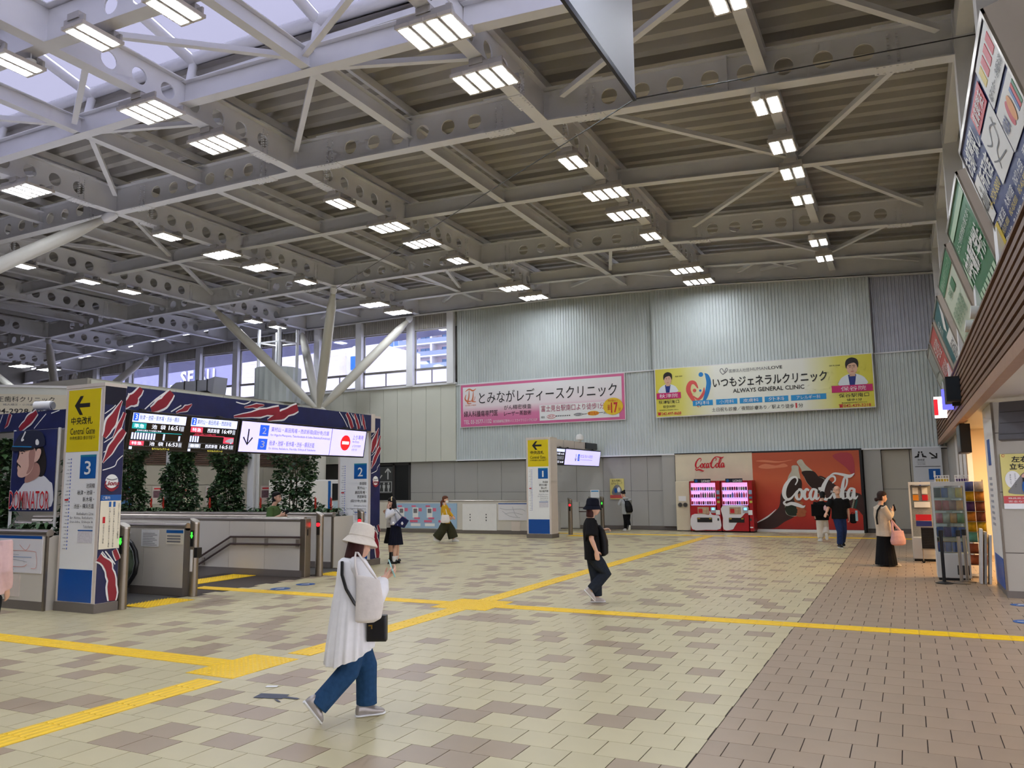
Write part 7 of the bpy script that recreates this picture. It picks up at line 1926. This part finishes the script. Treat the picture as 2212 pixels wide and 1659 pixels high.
bagthing('shoulder_bag', 'black leather shoulder bag with zip and long strap, hip of the woman in white', 'bag', at_person(L1, (0, 0, 0)), [('bag_body', MB().box(.015, .165, -.205, -.125, .585, .775), mat('black_leather', (20, 19, 20), .35), .009), ('strap', MB().tube([(-.185, -.155, 1.175), (-.175, -.2, 1.08), (-.135, -.235, .98), (-.07, -.25, .88), (.01, -.21, .775)], [.012] * 5, 6), MATS['black_leather'], 0), ('zip_pull', MB().box(.03, .06, -.208, -.2, .70, .71).box(.05, .06, -.208, -.2, .68, .71), mat('brass', (190, 150, 70), .35, .8), 0)])
o = MB().box(-.037, .037, -.005, .005, -.075, .075).build('phone', mat('mint_case', (150, 196, 190), .35), None, bevel=.004); o.location = at_person(L1, (.165, .05, 1.10)); o.rotation_euler = (R_(-35), R_(50), CAMYAW + R_(70)); tag(o, 'pale mint smartphone held by the woman in white', 'phone')

# 2 woman in black carrying her rucksack in front
L2 = (-4.2, 11.31, 0)
J = dict(head=(-.03, 0, 1.275), phi=R_(2), nod=R_(-3), shL=(-.07, .16, 1.19), shR=(-.07, -.16, 1.19), elR=(-.085, -.26, .94), wrR=(-.02, -.265, .77), hdR=(.15, .05, -1), hnR=(0, 1, 0), elL=(.02, .19, .98), wrL=(.12, .10, 1.05), hdL=(1, -.2, .2), hnL=(0, -.4, -1),
         hipL=(-.04, .07, .68), hipR=(-.04, -.07, .68), knR=(.135, -.06, .43), anR=(-.10, -.06, .19), knL=(.0, .07, .36), anL=(.01, .07, .08), curlR=.35, curlL=1.0)
s, M = human('woman in black tee and navy bucket hat walking with a rucksack on her front', L2, J, vox=.0075)
BLK = cloth('black_cotton', (20, 20, 22), .9, .1, 20)
top(s, J, BLK, .63, 'short', 1.22, .010, 'tee', .195, .125)
pants(s, J, cloth('dark_denim', (38, 44, 54), .9, .14, 30), (.10, .098, .085, .08, .075), .009, 'jeans', .95)
hair(s, M, MATS['auburn_hair'], 'bob'); bucket(s, M, cloth('navy_canvas', (18, 20, 32), .9, .05, 30)); face(s, M)
GSN = mat('pale_sneaker', (196, 186, 180), .6); shoe('sneaker', (-.08, .07, .002), (.13, .07, .002), GSN, s); shoe('sneaker', (-.19, -.06, .19), (-.045, -.06, .035), GSN, s)
bagthing('rucksack', 'black rucksack worn on the front of the woman in black', 'bag', at_person(L2, (0, 0, 0)), [('bag_body', rings(MB(), [((.085, 0, .68), (.05, 0, 0), (0, .11, 0)), ((.11, 0, .72), (.075, 0, 0), (0, .14, 0)), ((.105, 0, .90), (.08, 0, 0), (0, .145, 0)), ((.075, 0, 1.05), (.065, 0, 0), (0, .13, 0)), ((.05, 0, 1.13), (.03, 0, 0), (0, .08, 0))]), cloth('black_nylon', (16, 16, 18), .5, .1, 20), .009), ('strap', MB().tube([(.03, -.12, 1.1), (-.06, -.14, 1.235), (-.14, -.13, 1.1), (-.16, -.12, .9)], .012, 6), MATS['black_nylon'], 0), ('zip', MB().box(.165, .185, -.05, .07, .83, .84), INKG, 0)])

# 3 old man in black shirt walking to the camera
L3 = (-1.7, 22.65, 0)
J = dict(head=(.02, 0, 1.36), phi=R_(-92), nod=R_(-4), shL=(.24, .0, 1.23), shR=(-.15, .0, 1.23), elR=(-.24, -.02, 1.02), wrR=(-.33, -.10, .90), hnR=(0, .5, -1), elL=(.29, .03, .98), wrL=(.29, -.0, .78), hdL=(0, 0, -1), hnL=(-1, 0, 0),
         hipR=(-.02, 0, .76), hipL=(.11, 0, .76), knR=(.0, -.10, .42), anR=(.0, -.03, .08), knL=(.14, .03, .42), anL=(.14, .16, .12))
s, M = human('elderly man in black short-sleeved shirt and blue jeans walking towards the camera', L3, J, vox=.009, hs=1.03)
top(s, J, BLK, .74, 'short', 1.15, .012, 'shirt', .215, .125); pants(s, J, cloth('navy_denim', (34, 52, 96), .9, .18, 25), (.105, .1, .085, .08, .075), .011, 'jeans', .95)
hair(s, M, cloth('grey_hair', (150, 144, 138), .7, .2, 40), 'bald'); face(s, M)
shoe('shoe', (.0, .06, .002), (.0, -.18, .002), BLACK, s, 1.1); shoe('shoe', (.14, .24, .10), (.14, .05, .02), BLACK, s, 1.1)
bagthing('hand_bag', 'small black bag with striped towel hanging from the old man\'s left hand', 'bag', at_person(L3, (0, 0, 0)), [('bag_body', softbag((.40, .0), .09, .06, .62, .86), BLK, .01), ('towel', MB().box(.44, .50, -.06, -.05, .68, .95), mat('blue_stripe_towel', (150, 190, 206), .8, vary=.3, scale=40), 0), ('handle', MB().tube([(.34, 0, .86), (.30, 0, .74), (.38, 0, .90), (.46, 0, .86)], .008, 6), BLK, 0)])
# 4 person behind him in white trousers
L4 = (-2.36, 24.9, 0)
J = dict(head=(.12, .0, 1.20), phi=R_(70), nod=R_(-20), tphi=R_(80), shR=(.20, -.05, 1.10), shL=(-.08, .0, 1.10), elL=(-.12, .06, .9), wrL=(-.12, .02, .72), hnL=(1, 0, 0), elR=(.25, -.05, .88), wrR=(.26, .02, .7), hnR=(-1, 0, 0), hipL=(-.0, 0, .66), hipR=(.13, 0, .66), knL=(.0, .03, .36), anL=(.0, .0, .08), knR=(.18, .05, .38), anR=(.12, -.12, .2))
s, M = human('person in black top and white trousers walking away beside the bottle poster', L4, J, vox=.010)
top(s, J, BLK, .60, 'long', 1.15, .012, 'sweatshirt', .21, .13); pants(s, J, cloth('white_cotton', (222, 214, 202), .9, .05, 20), (.10, .1, .09, .088, .088), .011, 'trousers', .95); hair(s, M, cloth('black_hair', (22, 19, 20), .55, .2, 40), 'short'); face(s, M)
shoe('sneaker', (.0, -.06, .002), (.0, .17, .002), WHITE, s); shoe('sneaker', (.10, -.17, .22), (.13, -.12, .04), WHITE, s)
bagthing('tote_bag', 'flat black shopping tote carried by the person in white trousers', 'bag', at_person(L4, (0, 0, 0)), [('bag_body', MB().box(-.27, .08, -.17, -.10, .72, 1.06), BLK, .011), ('handle', MB().tube([(-.18, -.14, 1.05), (-.1, -.1, 1.16), (-.0, -.14, 1.05)], .01, 6), BLK, 0), ('pink_charm', MB().lathe([(.01, -.08), (.05, -.04), (.05, .04), (.01, .09)], (.08, -.19), 10), mat('pink_charm', (232, 190, 190), .6), 0)])
for ch in bpy.data.objects:
    if ch.name.startswith('pink_charm'): ch.location = (.03, 0, .94)
# 5 woman with the pink bag looking at her phone
L5 = (-.52, 18.2, 0)
J = dict(head=(.015, 0, 1.285), phi=R_(0), nod=R_(-6), shL=(-.03, .15, 1.185), shR=(-.03, -.15, 1.185), elR=(.08, -.17, .97), wrR=(.17, -.08, 1.09), hdR=(.5, .2, .8), hnR=(-.4, .6, 0), elL=(.06, .17, .97), wrL=(.16, .07, 1.05), hnL=(0, -1, 0), hipL=(.02, .07, .70), hipR=(.02, -.07, .70), knL=(.03, .07, .40), anL=(.02, .07, .08), knR=(.07, -.07, .40), anR=(.09, -.07, .08))
s, M = human('woman in beige cardigan and black wide trousers standing with phone near the showcases', L5, J, vox=.008)
top(s, J, cloth('beige_knit', (206, 190, 170), .9, .06, 30), .60, 'long', 1.1, .010, 'cardigan', .19, .14, hemw=.215)
skirt(s, J, BLK, .03, .13, .235, 'wide_trousers', .03); hair(s, M, cloth('dark_brown_hair', (50, 34, 30), .6, .2, 40), 'bun'); face(s, M)
shoe('shoe', (-.03, .07, .002), (.19, .07, .002), GSN, s); shoe('shoe', (.06, -.07, .002), (.28, -.07, .002), GSN, s)
bagthing('tote_bag', 'slouchy pink tote bag hanging from the arm of the woman in beige', 'bag', at_person(L5, (0, 0, 0)), [('bag_body', softbag((.18, -.24), .155, .07, .425, .72, 1.05), cloth('pink_cotton', (214, 168, 168), .9, .08, 18), .011), ('strap', MB().tube([(.08, -.24, .70), (.09, -.22, .86), (.10, -.17, .955), (.14, -.22, .84), (.24, -.24, .70)], [.03, .024, .012, .024, .03], 8), MATS['pink_cotton'], 0)])
bagthing('rucksack', 'black rucksack worn in front by the woman in beige', 'bag', at_person(L5, (0, 0, 0)), [('bag_body', rings(MB(), [((.17, .02, .70), (.04, 0, 0), (0, .09, 0)), ((.20, .02, .78), (.06, 0, 0), (0, .13, 0)), ((.19, .02, .92), (.06, 0, 0), (0, .13, 0)), ((.15, .02, 1.02), (.03, 0, 0), (0, .08, 0))]), MATS['black_nylon'], .011), ('strap', MB().tube([(.12, -.1, 1.0), (.04, -.14, 1.2), (-.08, -.14, 1.215), (-.145, -.13, 1.12), (-.17, -.12, .98), (-.16, -.12, .84)], .018, 8), MATS['black_nylon'], 0)])
o = MB().box(-.035, .035, -.004, .004, -.07, .07).build('phone', BLACK, None, bevel=.003); o.location = at_person(L5, (.235, -.06, 1.17)); o.rotation_euler = (0, R_(30), CAMYAW + PI / 2); tag(o, 'black smartphone held by the woman in beige', 'phone')
# 6 woman in mustard sweater
L6 = (-12.92, 21.55, 0)
J = dict(head=(.0, 0, 1.185), phi=R_(0), nod=R_(-2), shL=(-.02, .15, 1.09), shR=(-.02, -.15, 1.09), elR=(-.02, -.18, .87), wrR=(.12, -.12, .76), hnR=(0, 1, 0), elL=(.1, .18, .88), wrL=(.22, .10, .76), hnL=(0, -1, 0), hipL=(.02, .06, .62), hipR=(.02, -.06, .62), knR=(-.10, -.06, .34), anR=(-.28, -.06, .10), knL=(.17, .06, .36), anL=(.25, .06, .08))
s, M = human('woman in mustard sweater and dark wide trousers with white mask striding right', L6, J, vox=.010, hs=.98)
top(s, J, cloth('mustard_knit', (206, 160, 40), .9, .06, 30), .56, 'long', 1.15, .012, 'sweater', .19, .13); pants(s, J, cloth('olive_cloth', (56, 54, 36), .9, .1, 20), (.115, .13, .14, .15, .155), .014, 'wide_trousers', .9)
hair(s, M, cloth('brown_hair', (96, 56, 40), .6, .2, 40), 'tail'); face(s, M, True); shoe('sneaker', (-.36, -.06, .06), (-.16, -.06, .005), WHITE, s); shoe('sneaker', (.2, .06, .002), (.42, .06, .002), WHITE, s)
bagthing('tote_bag', 'white tote bag on the shoulder of the woman in mustard', 'bag', at_person(L6, (0, 0, 0)), [('bag_body', softbag((.02, -.23), .15, .06, .58, .83), MATS['white_canvas'], .012), ('strap', MB().tube([(-.06, -.23, .82), (-.04, -.2, 1.0), (-.02, -.15, 1.155), (.03, -.2, 1.0), (.08, -.23, .82)], .012, 6), MATS['white_canvas'], 0)])
# 7 two schoolgirls by pillar 2
L7 = (-10.50, 15.30, 0)
J = dict(head=(-.06, 0, 1.255), phi=R_(175), nod=R_(-8), tphi=R_(170), shL=(.0, -.15, 1.17), shR=(.0, .15, 1.17), elL=(-.16, -.17, 1.05), wrL=(-.14, -.10, 1.22), hdL=(-.1, .2, 1), hnL=(.5, .6, 0), elR=(-.12, .17, .98), wrR=(-.2, .1, 1.1), hnR=(0, -1, 0), hipL=(.02, -.06, .72), hipR=(.02, .06, .72), knL=(.02, -.06, .42), anL=(.0, -.06, .09), knR=(.04, .06, .42), anR=(.05, .06, .09), curlL=1.0)
s, M = human('schoolgirl in white blouse and navy pleated skirt holding her face by pillar 2', L7, J, vox=.008)
top(s, J, cloth('white_blouse', (226, 226, 230), .9, .03, 20), .86, 'long', 1.1, .010, 'blouse', .165, .12, hemw=.14); skirt(s, J, cloth('navy_wool', (22, 24, 38), .9, .08, 30), .42, .125, .19, 'pleated_skirt', .06); hair(s, M, MATS['black_hair'], 'bob'); face(s, M)
o = MB().tube([tuple(M @ Vector((.082 * math.cos(a), -.02, .15 + .088 * math.sin(a)))) for a in [PI * k / 8 for k in range(9)]], .012, 8).build('hair_band', cloth('cream_scrunchie', (236, 216, 170)), s, smooth=True)
for q in (-.06, .06): MB().tube([(.03 if q > 0 else .0, q, .05), (.03 if q > 0 else .0, q, .17)], [.042, .05], 12).build('sock', WHITE, s, smooth=True)
shoe('loafer', (.06, -.06, .002), (-.15, -.06, .002), mat('black_loafer', (18, 16, 16), .25), s, 1.0, BLACK); shoe('loafer', (.11, .06, .002), (-.1, .06, .002), MATS['black_loafer'], s, 1.0, BLACK)
bagthing('school_bag', 'navy school bag with grey strap and plush charms on the schoolgirl\'s shoulder', 'bag', at_person(L7, (0, 0, 0)), [('bag_body', MB().add([(.0, -.25, .86), (.24, -.25, .80), (.34, -.25, .96), (.2, -.25, 1.06), (.0, -.12, .86), (.24, -.12, .80), (.34, -.12, .96), (.2, -.12, 1.06)], [(0, 1, 2, 3), (7, 6, 5, 4), (0, 4, 5, 1), (1, 5, 6, 2), (2, 6, 7, 3), (3, 7, 4, 0)]), cloth('navy_nylon', (26, 30, 74), .6, .1, 20), .012), ('strap', MB().tube([(.1, -.24, .86), (.04, -.2, 1.08), (.01, -.12, 1.225), (.12, -.16, 1.12), (.2, -.2, 1.04)], .016, 6), mat('grey_strap', (150, 152, 156), .7), 0), ('plush_charm', MB().lathe([(.01, -.03), (.03, 0), (.01, .04)], (.2, -.27), 8).lathe([(.01, -.03), (.035, 0), (.01, .04)], (.0, -.25), 8), PAPER, 0)])
for ch in bpy.data.objects:
    if ch.name.startswith('plush_charm'): ch.location = (0, 0, .9)
L8 = (-10.88, 15.72, 0)
J = dict(head=(.0, 0, 1.15), phi=R_(10), nod=R_(-10), shL=(-.0, .15, 1.07), shR=(-.0, -.15, 1.07), elR=(.02, -.18, .85), wrR=(.06, -.15, .68), hnR=(0, 1, 0), elL=(.02, .18, .85), wrL=(.06, .15, .68), hnL=(0, -1, 0), hipL=(0, .06, .68), hipR=(0, -.06, .68), knL=(.02, .06, .40), anL=(.05, .06, .09), knR=(-.02, -.06, .40), anR=(.0, -.06, .09))
s, M = human('schoolgirl in white shirt and black skirt half hidden behind pillar 2', L8, J, vox=.010, hs=.95)
top(s, J, MATS['white_blouse'], .78, 'short', 1.1, .012, 'shirt', .16, .12, hemw=.14); skirt(s, J, BLK, .42, .12, .2, 'pleated_skirt', .06); hair(s, M, MATS['black_hair'], 'bob'); face(s, M)
for q, x in ((-.06, .0), (.06, .05)):
    MB().tube([(x, q, .05), (x, q, .22)], [.045, .046], 12).build('boot_shaft', BLACK, s, smooth=True); shoe('boot', (x - .05, q, .002), (x + .16, q, .002), BLACK, s, 1.0, BLACK)
# 9 man in grey hoodie by the far wall
L9 = (-9.26, 28.3, 0)
J = dict(head=(-.11, 0, 1.225), phi=R_(130), nod=R_(-14), tphi=R_(110), shR=(.10, .0, 1.13), shL=(-.17, -.0, 1.13), elL=(-.27, .02, .95), wrL=(-.2, .14, 1.0), hnL=(0, 0, 1), elR=(.12, .08, .92), wrR=(-.0, .2, .95), hnR=(0, 0, 1), hipL=(-.08, 0, .66), hipR=(.04, 0, .66), knL=(-.06, .05, .37), anL=(-.06, .1, .08), knR=(.03, .03, .38), anR=(.06, -.1, .15))
s, M = human('person in grey hoodie and black trousers with dark bun, seen from behind', L9, J, vox=.010)
top(s, J, cloth('grey_fleece', (168, 170, 168), .95, .05, 30), .60, 'long', 1.15, .012, 'hoodie', .19, .125); pants(s, J, BLK, (.09, .085, .072, .066, .06), .012); hair(s, M, MATS['black_hair'], 'topbun')
b = MB(); rings(b, [((-.05, -.03, 1.10), (.09, 0, 0), (0, .05, 0)), ((-.05, -.05, 1.17), (.12, 0, 0), (0, .07, 0)), ((-.06, -.03, 1.22), (.09, 0, 0), (0, .06, 0))]); remesh(b, 'hood', MATS['grey_fleece'], s, .012)
shoe('sneaker', (-.06, .04, .002), (-.12, .24, .002), WHITE, s); shoe('sneaker', (.06, -.17, .2), (.05, -.09, .02), BLACK, s)
bagthing('rucksack', 'black rucksack on the back of the person in the grey hoodie', 'bag', at_person(L9, (0, 0, 0)), [('bag_body', rings(MB(), [((.05, -.19, .66), (.1, 0, 0), (0, .05, 0)), ((.05, -.22, .72), (.135, 0, 0), (0, .08, 0)), ((.03, -.21, .9), (.135, 0, 0), (0, .08, 0)), ((.0, -.18, 1.04), (.1, 0, 0), (0, .06, 0)), ((.0, -.17, 1.1), (.05, 0, 0), (0, .03, 0))]), MATS['black_nylon'], .011), ('strap', MB().tube([(-.08, -.16, 1.06), (-.13, -.03, 1.18), (-.15, .1, 1.05)], .018, 6), MATS['black_nylon'], 0)])
# 10 man in green polo on the escalator landing
LA = (-12.25, 13.38, 0)
J = dict(head=(.01, 0, 1.42), phi=R_(-8), nod=R_(4), shL=(-.07, .18, 1.30), shR=(-.07, -.18, 1.30), elR=(-.08, -.22, 1.04), wrR=(.12, -.12, 1.14), hdR=(.8, .3, .3), hnR=(0, .7, .4), elL=(.02, .22, 1.06), wrL=(.16, .08, 1.12), hnL=(0, -1, 0), hipL=(-.06, .07, .80), hipR=(-.06, -.07, .80), knL=(-.05, .07, .44), anL=(-.06, .07, .09), knR=(-.05, -.07, .44), anR=(-.06, -.07, .09), curlR=.9, curlL=.9)
s, M = human('man with glasses in green polo shirt holding a phone behind the stair wall', LA, J, vox=.009, hs=1.0)
top(s, J, cloth('green_pique', (86, 112, 64), .9, .06, 30), .78, 'short', 1.1, .011, 'polo_shirt', .22, .13); pants(s, J, cloth('grey_slacks', (90, 88, 86), .9, .06, 20), vox=.012); hair(s, M, MATS['black_hair'], 'short'); face(s, M)
b = MB()
for sx in (-1, 1): b.tube([tuple(M @ Vector((sx * .031 + .022 * math.cos(a), .094, .112 + .016 * math.sin(a)))) for a in [2 * PI * k / 12 for k in range(13)]], .002, 5, False)
b.tube([tuple(M @ Vector(p)) for p in ((-.01, .094, .113), (.01, .094, .113))], .002, 5); b.tube([tuple(M @ Vector(p)) for p in ((.053, .094, .113), (.078, .0, .113))], .002, 5); b.tube([tuple(M @ Vector(p)) for p in ((-.053, .094, .113), (-.078, .0, .113))], .002, 5)
b.build('glasses', DARK, s)
shoe('shoe', (-.1, .07, .002), (.13, .07, .002), BLACK, s, 1.1, BLACK); shoe('shoe', (-.1, -.07, .002), (.13, -.07, .002), BLACK, s, 1.1, BLACK)
o = MB().box(-.037, .037, -.004, .004, -.075, .075).build('phone', BLACK, None, bevel=.003); o.location = at_person(LA, (.215, -.06, 1.20)); o.rotation_euler = (R_(10), R_(60), CAMYAW); tag(o, 'black smartphone held by the man in green', 'phone')
# 11 person cut by the left edge
LB_ = (-7.47, 4.45, 0)
J = dict(head=(.0, 0, 1.37), phi=R_(150), nod=R_(-4), tphi=R_(140), shR=(.10, .1, 1.28), shL=(-.10, -.1, 1.28), elR=(.14, .08, 1.03), wrR=(.12, .16, .86), hnR=(-1, 0, 0), elL=(-.16, -.12, 1.03), wrL=(-.15, -.05, .84), hnL=(1, 0, 0), hipL=(-.05, -.05, .80), hipR=(.05, .05, .80), knL=(-.10, .0, .44), anL=(-.20, .05, .09), knR=(.05, .03, .44), anR=(.10, -.05, .13))
s, M = human('person with long black hair and pink top, cut by the left edge', LB_, J, vox=.008)
top(s, J, cloth('pink_top', (226, 190, 186), .9, .05, 20), .82, 'long', 1.2, .010, 'blouse', .19, .13); pants(s, J, BLK, vox=.010); hair(s, M, MATS['black_hair'], 'long')
face(s, M)
shoe('shoe', (-.16, .0, .002), (-.32, .12, .002), BLACK, s, 1.0, BLACK); shoe('shoe', (.14, -.09, .11), (.05, .05, .02), BLACK, s, 1.0, BLACK)
bpy.data.scenes.remove(TMP)
